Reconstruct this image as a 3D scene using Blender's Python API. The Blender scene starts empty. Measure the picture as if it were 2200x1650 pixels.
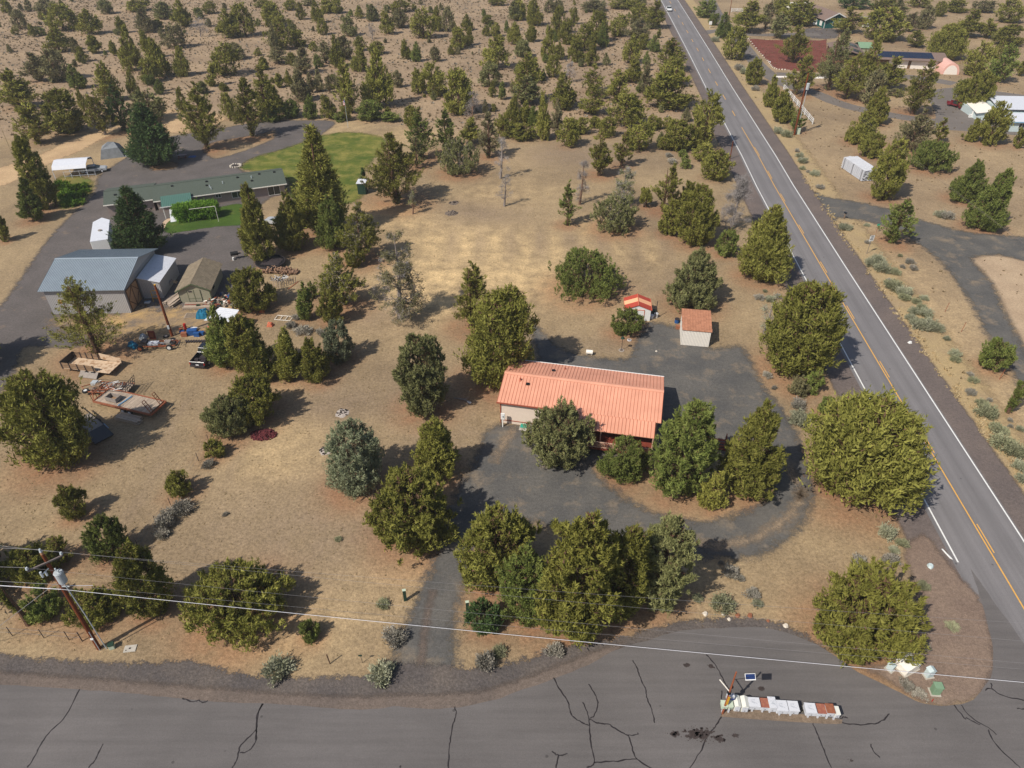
import bpy, bmesh, math, random
import numpy as np
from mathutils import Vector, Matrix, noise as mnoise
random.seed(7)
R = math.radians
scene = bpy.context.scene
COL = scene.collection
# ------------------------------------------------------------------ camera, sky, sun, exposure
CAM_H = 55.0
FPX = 1525.0                                   # focal length in photo pixels (2200 wide)
PITCH = math.atan(1140 / 1525)                 # camera tilt below the horizon
cam_d = bpy.data.cameras.new('camera')
cam = bpy.data.objects.new('camera', cam_d); COL.objects.link(cam)
cam.location = (0, 0, CAM_H)
cam.rotation_euler = (math.pi / 2 - PITCH, 0, 0)
cam_d.sensor_width = 36; cam_d.lens = FPX / 2200 * 36
cam_d.clip_start = 0.5; cam_d.clip_end = 9000
scene.camera = cam
SUN_EL = R(47.5); SUN_AZ = (-.755, -.656)      # horizontal direction towards the sun
w = bpy.data.worlds.new('World'); scene.world = w; w.use_nodes = True
nt = w.node_tree; bg = nt.nodes['Background']
sky = nt.nodes.new('ShaderNodeTexSky'); sky.sky_type = 'NISHITA'; sky.sun_disc = False
sky.sun_elevation = SUN_EL; sky.sun_rotation = math.atan2(SUN_AZ[0], SUN_AZ[1])
sky.air_density = 1.0; sky.dust_density = 1.5
nt.links.new(sky.outputs[0], bg.inputs[0]); bg.inputs[1].default_value = 0.085
sd = bpy.data.lights.new('sun', 'SUN'); sd.energy = 4.2; sd.angle = R(0.6); sd.color = (1, .93, .82)
sun = bpy.data.objects.new('sun', sd); COL.objects.link(sun)
sun.rotation_euler = Vector((-SUN_AZ[0] * math.cos(SUN_EL), -SUN_AZ[1] * math.cos(SUN_EL), -math.sin(SUN_EL))).to_track_quat('-Z', 'Y').to_euler()
sun.location = (-60, -60, 120)
vs = scene.view_settings
vs.view_transform = 'Standard'; vs.look = 'None'; vs.exposure = 0.18; vs.gamma = 1; vs.use_curve_mapping = False
scene.cycles.max_bounces = 5; scene.cycles.transparent_max_bounces = 10; scene.cycles.diffuse_bounces = 3

# ------------------------------------------------------------------ light summer haze over the whole scene
hz_v = [(x, y, z) for z in (-1.5, 57.0) for x, y in ((-700, -120), (700, -120), (700, 900), (-700, 900))]
hz_me = bpy.data.meshes.new('haze'); hz_me.from_pydata(hz_v, [], [(0, 3, 2, 1), (4, 5, 6, 7), (0, 1, 5, 4), (1, 2, 6, 5), (2, 3, 7, 6), (3, 0, 4, 7)])
hz_m = bpy.data.materials.new('haze'); hz_m.use_nodes = True; hn = hz_m.node_tree.nodes; hn.remove(hn['Principled BSDF'])
hv_ = hn.new('ShaderNodeVolumePrincipled'); hv_.inputs['Color'].default_value = (.90, .92, .95, 1); hv_.inputs['Density'].default_value = .00022; hv_.inputs['Anisotropy'].default_value = .1
hz_m.node_tree.links.new(hv_.outputs[0], hn['Material Output'].inputs['Volume']); hz_me.materials.append(hz_m)
haze = bpy.data.objects.new('haze', hz_me); COL.objects.link(haze); haze['kind'] = 'stuff'; haze['label'] = 'thin summer haze over the land'

# ------------------------------------------------------------------ survey: photo pixel -> metres on a level plane
CP, SP = math.cos(PITCH), math.sin(PITCH)
def P(x, y, z=0.0):
    dx = x - 1100; dy = y - 825
    t = (z - CAM_H) / (-FPX * SP - dy * CP)
    return (dx * t, (FPX * CP - dy * SP) * t)
def proj(X, Y, Z):
    z = Z - CAM_H; f = Y * CP - z * SP; u = Y * SP + z * CP
    return 1100 + FPX * X / f, 825 - FPX * u / f
def depth_of(X, Y, Z=0):
    return Y * CP - (Z - CAM_H) * SP
def height_at(X, Y, ty):
    lo, hi = 0.0, 45.0
    for _ in range(30):
        m = (lo + hi) / 2
        if proj(X, Y, m)[1] > ty: lo = m
        else: hi = m
    return lo
REG = dict(A=(0, 0), B=(550, 0), C=(1100, 0), D=(1600, 0), E=(0, 400), F=(550, 400), G=(1100, 400), H=(1600, 400),
           I=(0, 800), J=(550, 800), K=(1100, 800), L=(1600, 800), M=(0, 1200), N=(550, 1200), O=(1100, 1200), Q=(1600, 1200))
def U(reg, u, v):
    o = REG[reg]; return (o[0] + u * .27273, o[1] + v * .27273)

# ------------------------------------------------------------------ materials
def srgb(r, g, b):
    f = lambda c: (c / 255 / 12.92) if c / 255 <= .04045 else ((c / 255 + .055) / 1.055) ** 2.4
    return (f(r), f(g), f(b))
def newmat(name):
    m = bpy.data.materials.new(name); m.use_nodes = True
    n = m.node_tree.nodes; l = m.node_tree.links
    b = n['Principled BSDF']
    b.inputs['Specular IOR Level'].default_value = .25
    return m, n, l, b
def pm(name, col, rough=.75, var=.18, scale=2.0, bump=0.0, bscale=20, metallic=0.0, col2=None, stretch=(1, 1, 1), spec=.25, thr=.5, rnd=0.0):
    """painted / raw surface with soft colour variation, optional second colour in blotches and fine relief"""
    m, n, l, b = newmat(name)
    tc = n.new('ShaderNodeTexCoord'); mp = n.new('ShaderNodeMapping'); mp.inputs['Scale'].default_value = stretch
    l.new(tc.outputs['Object'], mp.inputs[0])
    nz = n.new('ShaderNodeTexNoise'); nz.inputs['Scale'].default_value = scale; nz.inputs['Detail'].default_value = 6
    l.new(mp.outputs[0], nz.inputs[0])
    cr = n.new('ShaderNodeValToRGB')
    d = tuple(max(0, c * (1 - var)) for c in col); u = tuple(min(1, c * (1 + var)) for c in col)
    if col2 is None:
        cr.color_ramp.elements[0].color = (*d, 1); cr.color_ramp.elements[1].color = (*u, 1)
        cr.color_ramp.elements[0].position = .3; cr.color_ramp.elements[1].position = .7
    else:
        cr.color_ramp.elements[0].color = (*u, 1); cr.color_ramp.elements[1].color = (*col2, 1)
        cr.color_ramp.elements[0].position = thr - .08; cr.color_ramp.elements[1].position = thr + .08
    l.new(nz.outputs['Fac'], cr.inputs[0])
    out = cr.outputs[0]
    if rnd:
        oi = n.new('ShaderNodeObjectInfo'); mr = n.new('ShaderNodeMapRange')
        mr.inputs[3].default_value = 1 - rnd; mr.inputs[4].default_value = 1 + rnd
        l.new(oi.outputs['Random'], mr.inputs[0])
        hs = n.new('ShaderNodeHueSaturation'); l.new(out, hs.inputs['Color']); l.new(mr.outputs[0], hs.inputs['Value']); out = hs.outputs[0]
    l.new(out, b.inputs['Base Color'])
    b.inputs['Roughness'].default_value = rough; b.inputs['Metallic'].default_value = metallic
    b.inputs['Specular IOR Level'].default_value = spec
    if bump:
        n2 = n.new('ShaderNodeTexNoise'); n2.inputs['Scale'].default_value = bscale; n2.inputs['Detail'].default_value = 4
        l.new(mp.outputs[0], n2.inputs[0])
        bp = n.new('ShaderNodeBump'); bp.inputs['Strength'].default_value = min(1, bump); bp.inputs['Distance'].default_value = .02
        l.new(n2.outputs['Fac'], bp.inputs['Height']); l.new(bp.outputs[0], b.inputs['Normal'])
    return m
def leafmat(name, c1, c2, c3=None, seed=0.0):
    """needle foliage: hue drifts with place in the crown and from tree to tree; a little light passes through"""
    m = bpy.data.materials.new(name); m.use_nodes = True
    n = m.node_tree.nodes; l = m.node_tree.links
    n.remove(n['Principled BSDF']); out = n['Material Output']
    tc = n.new('ShaderNodeTexCoord'); nz = n.new('ShaderNodeTexNoise'); nz.inputs['Scale'].default_value = 1.3; nz.inputs['Detail'].default_value = 4
    oi = n.new('ShaderNodeObjectInfo')
    va = n.new('ShaderNodeVectorMath'); va.operation = 'ADD'; l.new(tc.outputs['Object'], va.inputs[0]); l.new(oi.outputs['Location'], va.inputs[1])
    l.new(va.outputs[0], nz.inputs[0])
    cr = n.new('ShaderNodeValToRGB'); cr.color_ramp.elements[0].color = (*c1, 1); cr.color_ramp.elements[1].color = (*c2, 1)
    cr.color_ramp.elements[0].position = .36; cr.color_ramp.elements[1].position = .62
    if c3:
        e = cr.color_ramp.elements.new(.78); e.color = (*c3, 1)
    l.new(nz.outputs['Fac'], cr.inputs[0])
    mr = n.new('ShaderNodeMapRange'); mr.inputs[3].default_value = .8; mr.inputs[4].default_value = 1.22; l.new(oi.outputs['Random'], mr.inputs[0])
    hs = n.new('ShaderNodeHueSaturation'); l.new(cr.outputs[0], hs.inputs['Color']); l.new(mr.outputs[0], hs.inputs['Value'])
    df = n.new('ShaderNodeBsdfDiffuse'); tr = n.new('ShaderNodeBsdfTranslucent'); mx = n.new('ShaderNodeMixShader'); mx.inputs[0].default_value = .14
    l.new(hs.outputs[0], df.inputs[0]); l.new(hs.outputs[0], tr.inputs[0]); l.new(df.outputs[0], mx.inputs[1]); l.new(tr.outputs[0], mx.inputs[2])
    l.new(mx.outputs[0], out.inputs[0])
    return m

M = {}
M['olive'] = leafmat('juniper_olive', (.175, .176, .040), (.265, .258, .064), (.33, .30, .09))
M['yellow'] = leafmat('juniper_yellowish', (.215, .212, .048), (.315, .303, .074), (.35, .33, .095))
M['green'] = leafmat('juniper_green', (.140, .178, .044), (.220, .248, .070))
M['dark'] = leafmat('pine_dark_green', (.062, .105, .036), (.105, .155, .055))
M['grey'] = leafmat('juniper_grey_green', (.175, .182, .072), (.255, .257, .112))
M['blue'] = leafmat('juniper_blue_green', (.175, .198, .115), (.255, .275, .170))
M['dull'] = leafmat('juniper_dull', (.19, .175, .085), (.26, .24, .125))
M['lime'] = leafmat('shrub_lime', (.12, .24, .03), (.20, .34, .05))
M['sage'] = leafmat('sagebrush_leaf', (.27, .28, .18), (.38, .38, .27))
M['sagegrey'] = leafmat('sagebrush_grey', (.26, .245, .20), (.37, .34, .29))
M['sagegreen'] = leafmat('rabbitbrush_green', (.23, .24, .14), (.32, .32, .20))
M['scrubtuft'] = leafmat('scrub_tuft', (.15, .115, .065), (.23, .175, .10), (.12, .11, .06))
M['straw'] = leafmat('dry_grass', (.40, .31, .18), (.50, .40, .24))
M['twig'] = leafmat('grey_twigs', (.26, .24, .23), (.38, .35, .34))
M['deadneedle'] = leafmat('dead_needles', (.20, .15, .10), (.27, .20, .13))
M['bark'] = pm('juniper_bark', srgb(96, 72, 58), .95, .25, 3, .6, 12, stretch=(1, 1, .25))
M['deadwood'] = pm('grey_dead_wood', srgb(138, 128, 122), .9, .2, 4, .4, 14)
M['deadbrown'] = pm('brown_dead_wood', srgb(120, 95, 78), .9, .2, 4, .4, 14)

# ------------------------------------------------------------------ mesh helpers
def mesh_np(name, V, F, mats, mi=None, smooth=False):
    """V (n,3), F (m,k) index array with constant k"""
    me = bpy.data.meshes.new(name)
    V = np.asarray(V, np.float32); F = np.asarray(F, np.int32); k = F.shape[1]
    me.vertices.add(len(V)); me.vertices.foreach_set('co', V.ravel())
    me.loops.add(F.size); me.loops.foreach_set('vertex_index', F.ravel())
    me.polygons.add(len(F)); me.polygons.foreach_set('loop_start', np.arange(0, F.size, k, dtype=np.int32))
    try: me.polygons.foreach_set('loop_total', np.full(len(F), k, np.int32))
    except Exception: pass
    for m in mats: me.materials.append(m)
    if mi is not None: me.polygons.foreach_set('material_index', np.asarray(mi, np.int32))
    me.update(calc_edges=True); me.validate()
    return me
class MB:
    def __init__(s): s.v = []; s.f = []; s.m = []; s.mats = []
    def mi(s, m):
        if m not in s.mats: s.mats.append(m)
        return s.mats.index(m)
    def add(s, vs_, fs_, m):
        o = len(s.v); s.v += [tuple(v) for v in vs_]; s.f += [tuple(i + o for i in f) for f in fs_]; s.m += [s.mi(m)] * len(fs_); return s
    def box(s, x0, x1, y0, y1, z0, z1, m, rz=0, piv=None):
        vs_ = [(x, y, z) for z in (z0, z1) for (x, y) in ((x0, y0), (x1, y0), (x1, y1), (x0, y1))]
        if rz:
            px, py = piv or ((x0 + x1) / 2, (y0 + y1) / 2); c, q = math.cos(rz), math.sin(rz)
            vs_ = [(px + (x - px) * c - (y - py) * q, py + (x - px) * q + (y - py) * c, z) for x, y, z in vs_]
        return s.add(vs_, [(0, 3, 2, 1), (4, 5, 6, 7), (0, 1, 5, 4), (1, 2, 6, 5), (2, 3, 7, 6), (3, 0, 4, 7)], m)
    def bar(s, a, b, w_, h_, m):
        """rectangular bar from a to b"""
        a = Vector(a); b = Vector(b); d = (b - a).normalized()
        up = Vector((0, 0, 1)) if abs(d.z) < .95 else Vector((0, 1, 0))
        sx = d.cross(up).normalized() * (w_ / 2); sz = sx.cross(d).normalized() * (h_ / 2)
        vs_ = [p + i * sx + j * sz for p in (a, b) for i, j in ((-1, -1), (1, -1), (1, 1), (-1, 1))]
        return s.add(vs_, [(0, 1, 2, 3), (7, 6, 5, 4), (0, 4, 5, 1), (1, 5, 6, 2), (2, 6, 7, 3), (3, 7, 4, 0)], m)
    def tube(s, pts, rad, m, n=8, caps=True):
        pts = [Vector(p) for p in pts]
        rad = rad if isinstance(rad, (list, tuple)) else [rad] * len(pts)
        vs_, fs_ = [], []
        for i, p in enumerate(pts):
            d = (pts[min(i + 1, len(pts) - 1)] - pts[max(i - 1, 0)]).normalized()
            up = Vector((0, 0, 1)) if abs(d.z) < .9 else Vector((1, 0, 0))
            a = d.cross(up).normalized(); b = a.cross(d).normalized()
            vs_ += [p + (a * math.cos(t) + b * math.sin(t)) * rad[i] for t in [2 * math.pi * k / n for k in range(n)]]
        for i in range(len(pts) - 1):
            for k in range(n):
                fs_.append((i * n + k, i * n + (k + 1) % n, (i + 1) * n + (k + 1) % n, (i + 1) * n + k))
        if caps: fs_ += [tuple(reversed(range(n))), tuple(range((len(pts) - 1) * n, len(pts) * n))]
        return s.add(vs_, fs_, m)
    def cyl(s, x, y, z0, z1, r, m, n=14, r2=None):
        return s.tube([(x, y, z0), (x, y, z1)], [r, r if r2 is None else r2], m, n)
    def cylx(s, a, b, r, m, n=14): return s.tube([a, b], r, m, n)
    def prism(s, poly, y0, y1, m, plane='xz'):
        """extrude a polygon drawn in xz along y (or yz along x, xy along z)"""
        n = len(poly); f = {'xz': lambda a, b, c: (a, c, b), 'yz': lambda a, b, c: (c, a, b), 'xy': lambda a, b, c: (a, b, c)}[plane]
        vs_ = [f(a, b, y0) for a, b in poly] + [f(a, b, y1) for a, b in poly]
        fs_ = [tuple(range(n)), tuple(reversed(range(n, 2 * n)))] + [(i, i + n, (i + 1) % n + n, (i + 1) % n) for i in range(n)]
        return s.add(vs_, fs_, m)
    def quad(s, a, b, c, d, m): return s.add([a, b, c, d], [(0, 1, 2, 3)], m)
    def slab(s, a, b, c, d, t, m):
        """thin plate of thickness t below the quad a b c d"""
        A = [Vector(p) for p in (a, b, c, d)]; nrm = (A[1] - A[0]).cross(A[3] - A[0]).normalized()
        if nrm.z < 0: nrm = -nrm
        B = [p - nrm * t for p in A]
        return s.add(A + B, [(0, 1, 2, 3), (7, 6, 5, 4), (0, 4, 5, 1), (1, 5, 6, 2), (2, 6, 7, 3), (3, 7, 4, 0)], m)
    def sphere(s, c, r, m, n=8, sz=1.0):
        vs_, fs_ = [], []
        for i in range(n // 2 + 1):
            ph = math.pi * i / (n // 2)
            for k in range(n): vs_.append((c[0] + r * math.sin(ph) * math.cos(2 * math.pi * k / n), c[1] + r * math.sin(ph) * math.sin(2 * math.pi * k / n), c[2] + r * sz * math.cos(ph)))
        for i in range(n // 2):
            for k in range(n): fs_.append((i * n + k, (i + 1) * n + k, (i + 1) * n + (k + 1) % n, i * n + (k + 1) % n))
        return s.add(vs_, fs_, m)
    def mesh(s, name, bevel=0):
        me = bpy.data.meshes.new(name); me.from_pydata(s.v, [], s.f)
        for m in s.mats: me.materials.append(m)
        me.polygons.foreach_set('material_index', s.m)
        bm = bmesh.new(); bm.from_mesh(me); bmesh.ops.recalc_face_normals(bm, faces=bm.faces)
        if bevel:
            try: bmesh.ops.bevel(bm, geom=[e for e in bm.edges if len(e.link_faces) == 2 and e.calc_face_angle(0) > .5], offset=bevel, segments=1, affect='EDGES')
            except Exception: pass
        bm.to_mesh(me); bm.free(); me.update()
        return me
    def build(s, name, parent=None, label=None, bevel=0, **kw):
        o = bpy.data.objects.new(name, s.mesh(name, bevel)); COL.objects.link(o)
        if parent: o.parent = parent
        if label: o['label'] = label
        for k, v in kw.items(): o[k] = v
        return o
def thing(name, label, cat, loc=(0, 0, 0), rz=0, group=None):
    o = bpy.data.objects.new(name, None); COL.objects.link(o); o.location = (loc[0], loc[1], loc[2] if len(loc) > 2 else 0)
    o.rotation_euler = (0, 0, rz); o['label'] = label; o['category'] = cat; o.empty_display_size = .3
    if group: o['group'] = group
    return o
def tag(o, label, cat, group=None, loc=None, rz=0):
    o['label'] = label; o['category'] = cat
    if group: o['group'] = group
    if loc is not None: o.location = (loc[0], loc[1], loc[2] if len(loc) > 2 else 0); o.rotation_euler = (0, 0, rz)
    return o
def copy_tree(o, parent=None):
    c = o.copy(); COL.objects.link(c); c.parent = parent
    for ch in list(o.children): copy_tree(ch, c)
    return c
def struct(o): o['kind'] = 'structure'; return o

# ------------------------------------------------------------------ polygons on the ground
def smooth_px(pts, closed=True, n=4):
    """Catmull-Rom through pixel points, then to metres"""
    q = [P(*p) for p in pts]; N = len(q); out = []
    rng = range(N) if closed else range(N - 1)
    for i in rng:
        g = lambda k: q[k % N] if closed else q[min(max(k, 0), N - 1)]
        p0, p1, p2, p3 = g(i - 1), g(i), g(i + 1), g(i + 2)
        for j in range(n):
            t = j / n
            out.append(tuple(.5 * ((2 * p1[a]) + (-p0[a] + p2[a]) * t + (2 * p0[a] - 5 * p1[a] + 4 * p2[a] - p3[a]) * t * t + (-p0[a] + 3 * p1[a] - 3 * p2[a] + p3[a]) * t ** 3) for a in (0, 1)))
    if not closed: out.append(q[-1])
    return out
def sdist(X, Y, poly):
    """signed distance, positive inside"""
    p = np.array(poly); q = np.roll(p, -1, 0); d = np.full(X.shape, 1e9); ins = np.zeros(X.shape, bool)
    for (x0, y0), (x1, y1) in zip(p, q):
        ex, ey = x1 - x0, y1 - y0; L = ex * ex + ey * ey + 1e-12
        t = np.clip(((X - x0) * ex + (Y - y0) * ey) / L, 0, 1)
        d = np.minimum(d, (X - x0 - t * ex) ** 2 + (Y - y0 - t * ey) ** 2)
        c = ((y0 > Y) != (y1 > Y)) & (X < (x1 - x0) * (Y - y0) / (y1 - y0 + 1e-12) + x0); ins ^= c
    d = np.sqrt(d); return np.where(ins, d, -d)
def fuzzy_sheet(name, poly, z, mat, step=.6, margin=1.6, holes=()):
    p = np.array(poly); x0, y0 = p.min(0) - margin; x1, y1 = p.max(0) + margin
    xs = np.arange(x0, x1 + step, step); ys = np.arange(y0, y1 + step, step)
    X, Y = np.meshgrid(xs, ys); D = sdist(X, Y, poly)
    for h in holes: D = np.minimum(D, -sdist(X, Y, h))
    keep = D > -margin
    nx = len(xs); idx = np.arange(X.size).reshape(X.shape)
    K = keep[:-1, :-1] | keep[1:, :-1] | keep[:-1, 1:] | keep[1:, 1:]
    F = np.stack([idx[:-1, :-1][K], idx[:-1, 1:][K], idx[1:, 1:][K], idx[1:, :-1][K]], 1)
    V = np.stack([X.ravel(), Y.ravel(), np.full(X.size, z)], 1)
    used = np.unique(F); re = np.full(X.size, -1); re[used] = np.arange(len(used))
    me = mesh_np(name, V[used], re[F], [mat])
    at = me.attributes.new('edge', 'FLOAT', 'POINT'); at.data.foreach_set('value', D.ravel()[used].astype(np.float32))
    o = bpy.data.objects.new(name, me); COL.objects.link(o); return struct(o)
def crisp_sheet(name, poly, z, mat, jit=0.0):
    pts = []
    for i, a in enumerate(poly):
        b = poly[(i + 1) % len(poly)]; L = math.hypot(b[0] - a[0], b[1] - a[1]); n = max(1, min(60, int(L / .7))) if jit else 1
        for k in range(n):
            t = k / n; x = a[0] + (b[0] - a[0]) * t; y = a[1] + (b[1] - a[1]) * t
            if jit: x += mnoise.noise((x * .9, y * .9, 1.3)) * jit; y += mnoise.noise((x * .9, y * .9, 7.7)) * jit
            pts.append((x, y, z))
    me = bpy.data.meshes.new(name); me.from_pydata(pts, [], [tuple(range(len(pts)))]); me.materials.append(mat); me.update()
    if me.polygons[0].normal.z < 0: me.flip_normals()
    o = bpy.data.objects.new(name, me); COL.objects.link(o); return struct(o)
def strip(name, line, width, z, mat, par=None, uv=False, z1=None):
    """flat ribbon along a metric polyline; width may be (left, right)"""
    wl, wr = width if isinstance(width, tuple) else (width / 2, width / 2)
    V, F = [], []
    for i, p in enumerate(line):
        a = line[max(i - 1, 0)]; b = line[min(i + 1, len(line) - 1)]; dx, dy = b[0] - a[0], b[1] - a[1]; L = math.hypot(dx, dy) or 1
        nx_, ny_ = -dy / L, dx / L
        V += [(p[0] + nx_ * wl, p[1] + ny_ * wl, z), (p[0] - nx_ * wr, p[1] - ny_ * wr, z)]
        if i: F.append((2 * i - 1, 2 * i - 2, 2 * i, 2 * i + 1))
    me = bpy.data.meshes.new(name); me.from_pydata(V, [], F); me.materials.append(mat)
    if uv:
        ul = me.uv_layers.new(name='UVMap'); s_ = 0; ss = [0]
        for i in range(1, len(line)): s_ += math.hypot(line[i][0] - line[i - 1][0], line[i][1] - line[i - 1][1]); ss.append(s_)
        for lp in me.loops:
            vi = lp.vertex_index; ul.data[lp.index].uv = (vi % 2, ss[vi // 2])
    me.update(); o = bpy.data.objects.new(name, me); COL.objects.link(o)
    if par: o.parent = par
    return struct(o)

# ------------------------------------------------------------------ ground materials
def nodes_tools(n, l):
    def noise(sc, det=5, vec=None, rough=.55):
        x = n.new('ShaderNodeTexNoise'); x.inputs['Scale'].default_value = sc; x.inputs['Detail'].default_value = det; x.inputs['Roughness'].default_value = rough
        if vec is not None: l.new(vec, x.inputs[0])
        return x.outputs['Fac']
    def mr(v, a, b, c=0, d=1, sm=False):
        x = n.new('ShaderNodeMapRange'); x.inputs[1].default_value = a; x.inputs[2].default_value = b; x.inputs[3].default_value = c; x.inputs[4].default_value = d
        if sm: x.interpolation_type = 'SMOOTHSTEP'
        l.new(v, x.inputs[0]); return x.outputs[0]
    def math_(op, a, b=None):
        x = n.new('ShaderNodeMath'); x.operation = op
        for i, q in enumerate((a, b)):
            if q is None: continue
            if isinstance(q, (int, float)): x.inputs[i].default_value = q
            else: l.new(q, x.inputs[i])
        return x.outputs[0]
    def mix(f, a, b, mode='MIX'):
        x = n.new('ShaderNodeMix'); x.data_type = 'RGBA'; x.blend_type = mode
        if isinstance(f, (int, float)): x.inputs[0].default_value = f
        else: l.new(f, x.inputs[0])
        for i, q in ((6, a), (7, b)):
            if isinstance(q, tuple): x.inputs[i].default_value = (*q[:3], 1)
            else: l.new(q, x.inputs[i])
        return x.outputs[2]
    return noise, mr, math_, mix
def ground_material():
    m, n, l, b = newmat('dry_ground'); noise, mr, mt, mix = nodes_tools(n, l)
    geo = n.new('ShaderNodeNewGeometry').outputs['Position']
    at = n.new('ShaderNodeAttribute'); at.attribute_name = 'mask'
    sp = n.new('ShaderNodeSeparateColor'); l.new(at.outputs['Color'], sp.inputs[0]); scrub = at.outputs['Alpha']
    big = noise(.06, 4, geo); mid = noise(.45, 5, geo); fine = noise(3.2, 6, geo, .7); vf = noise(11, 4, geo, .7)
    lot = mix(mr(big, .35, .65), srgb(136, 118, 94), srgb(162, 141, 110))
    scr = mix(mr(big, .4, .62), srgb(146, 126, 104), srgb(164, 142, 116))
    base = mix(scrub, lot, scr)
    st = mt('MULTIPLY', sp.outputs[0], mr(mid, .30, .62, .35, 1.2)); st = mt('MINIMUM', st, 1.0)
    base = mix(st, base, srgb(204, 176, 132))
    gr = mt('MULTIPLY', sp.outputs[2], mr(mid, .25, .65, .5, 1.25)); gr = mt('MINIMUM', gr, 1.0)
    base = mix(gr, base, srgb(132, 115, 99))
    rd = mt('MULTIPLY', sp.outputs[1], mr(mid, .3, .6, .35, .85)); rd = mt('MINIMUM', rd, 1.0)
    base = mix(rd, base, srgb(142, 100, 74))
    # straw blades and stones against soil, down to a few centimetres
    d1 = mr(fine, .30, .72, .66, 1.32); d2 = mr(vf, .3, .7, .72, 1.28)
    hv = n.new('ShaderNodeHueSaturation'); l.new(base, hv.inputs['Color']); l.new(mt('MULTIPLY', mt('MULTIPLY', d1, d2), mt('MULTIPLY', mr(mid, .3, .7, .90, 1.10), mr(noise(1.4, 6, geo, .75), .35, .65, .88, 1.10))), hv.inputs['Value'])
    # small weeds as dull spots in the scrub
    vo = n.new('ShaderNodeTexVoronoi'); vo.inputs['Scale'].default_value = .75; l.new(geo, vo.inputs[0])
    wd = mt('MULTIPLY', mr(vo.outputs['Distance'], .22, .42, 1, 0, True), mr(mid, .42, .62, 0, 1)); wd = mt('MULTIPLY', wd, scrub)
    col = mix(mt('MULTIPLY', wd, .55), hv.outputs[0], srgb(118, 98, 76))
    l.new(col, b.inputs['Base Color']); b.inputs['Roughness'].default_value = .95; b.inputs['Specular IOR Level'].default_value = .1
    bp = n.new('ShaderNodeBump'); bp.inputs['Strength'].default_value = .9; bp.inputs['Distance'].default_value = .10
    hh = mt('ADD', mt('MULTIPLY', fine, .7), mt('MULTIPLY', noise(1.1, 3, geo), mt('ADD', mt('MULTIPLY', scrub, 2.6), .7)))
    l.new(hh, bp.inputs['Height']); l.new(bp.outputs[0], b.inputs['Normal'])
    return m
def sheet_material(name, c1, c2, fuzz=1.0, scale=3.0, spk=None, bumpd=.03, worn=None, wornthr=(.55, .7), alpha=True, sharp=.25, fine=9):
    m, n, l, b = newmat(name); noise, mr, mt, mix = nodes_tools(n, l)
    geo = n.new('ShaderNodeNewGeometry').outputs['Position']
    base = mix(mr(noise(.25, 5, geo), .35, .65), c1, c2)
    if worn: base = mix(mr(noise(.33, 6, geo, .65), wornthr[0], wornthr[1], 0, .75), base, worn)
    v = mt('MULTIPLY', mr(noise(scale, 6, geo, .7), .3, .7, .78, 1.25), mr(noise(fine, 3, geo, .8), .3, .7, .72, 1.3))
    hv = n.new('ShaderNodeHueSaturation'); l.new(base, hv.inputs['Color']); l.new(v, hv.inputs['Value']); col = hv.outputs[0]
    if spk:
        vo = n.new('ShaderNodeTexVoronoi'); vo.inputs['Scale'].default_value = 6; l.new(geo, vo.inputs[0])
        col = mix(mr(vo.outputs['Distance'], .08, .13, .8, 0), col, spk)
    l.new(col, b.inputs['Base Color']); b.inputs['Roughness'].default_value = .95; b.inputs['Specular IOR Level'].default_value = .15
    bp = n.new('ShaderNodeBump'); bp.inputs['Strength'].default_value = .8; bp.inputs['Distance'].default_value = bumpd
    l.new(noise(fine, 3, geo), bp.inputs['Height']); l.new(bp.outputs[0], b.inputs['Normal'])
    if alpha:
        at = n.new('ShaderNodeAttribute'); at.attribute_name = 'edge'
        nn = mt('ADD', mt('MULTIPLY', mt('SUBTRACT', noise(.9, 6, geo, .7), .5), 2.6 * fuzz), mt('MULTIPLY', mt('SUBTRACT', noise(7, 3, geo, .7), .5), 1.2 * fuzz))
        a = mr(mt('ADD', at.outputs['Fac'], nn), -sharp, sharp, 0, 1, True); l.new(a, b.inputs['Alpha'])
    return m
M['ground'] = ground_material()
M['gravel'] = sheet_material('dark_gravel', srgb(90, 85, 83), srgb(100, 94, 92), .9, worn=srgb(140, 120, 100), wornthr=(.6, .74), sharp=.6)
M['gravel2'] = sheet_material('grey_gravel_yard', srgb(84, 83, 82), srgb(99, 96, 92), 1.3, worn=srgb(144, 127, 106), wornthr=(.53, .74), sharp=.8)
M['gravel_road'] = sheet_material('roadside_gravel', srgb(84, 79, 78), srgb(100, 92, 87), .9, bumpd=.07, fine=5, spk=srgb(150, 130, 115))
M['brownstrip'] = sheet_material('brown_compacted_gravel', srgb(101, 91, 85), srgb(112, 100, 92), .35, sharp=.4)
M['cinder'] = sheet_material('red_brown_cinder_shoulder', srgb(100, 91, 88), srgb(110, 99, 94), .35, sharp=.35)
M['redcinder'] = sheet_material('red_cinder', srgb(104, 60, 52), srgb(120, 70, 60), .4)
M['lawn'] = sheet_material('lawn', srgb(72, 88, 34), srgb(98, 104, 44), 1.6, worn=srgb(148, 136, 76), wornthr=(.44, .70), sharp=1.0)
M['lawn2'] = sheet_material('green_lawn', srgb(58, 80, 30), srgb(72, 94, 36), .4, sharp=.2, worn=srgb(104, 106, 50), wornthr=(.6, .75))
M['dirtroad'] = sheet_material('bare_dirt', srgb(172, 144, 112), srgb(188, 160, 124), 1.2, sharp=.6)
M['track'] = sheet_material('dusty_wheel_track', srgb(138, 122, 104), srgb(148, 130, 110), 1.1, sharp=.8)
M['island'] = sheet_material('needle_littered_soil', srgb(176, 138, 106), srgb(160, 112, 80), .8, sharp=.4)
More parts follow.
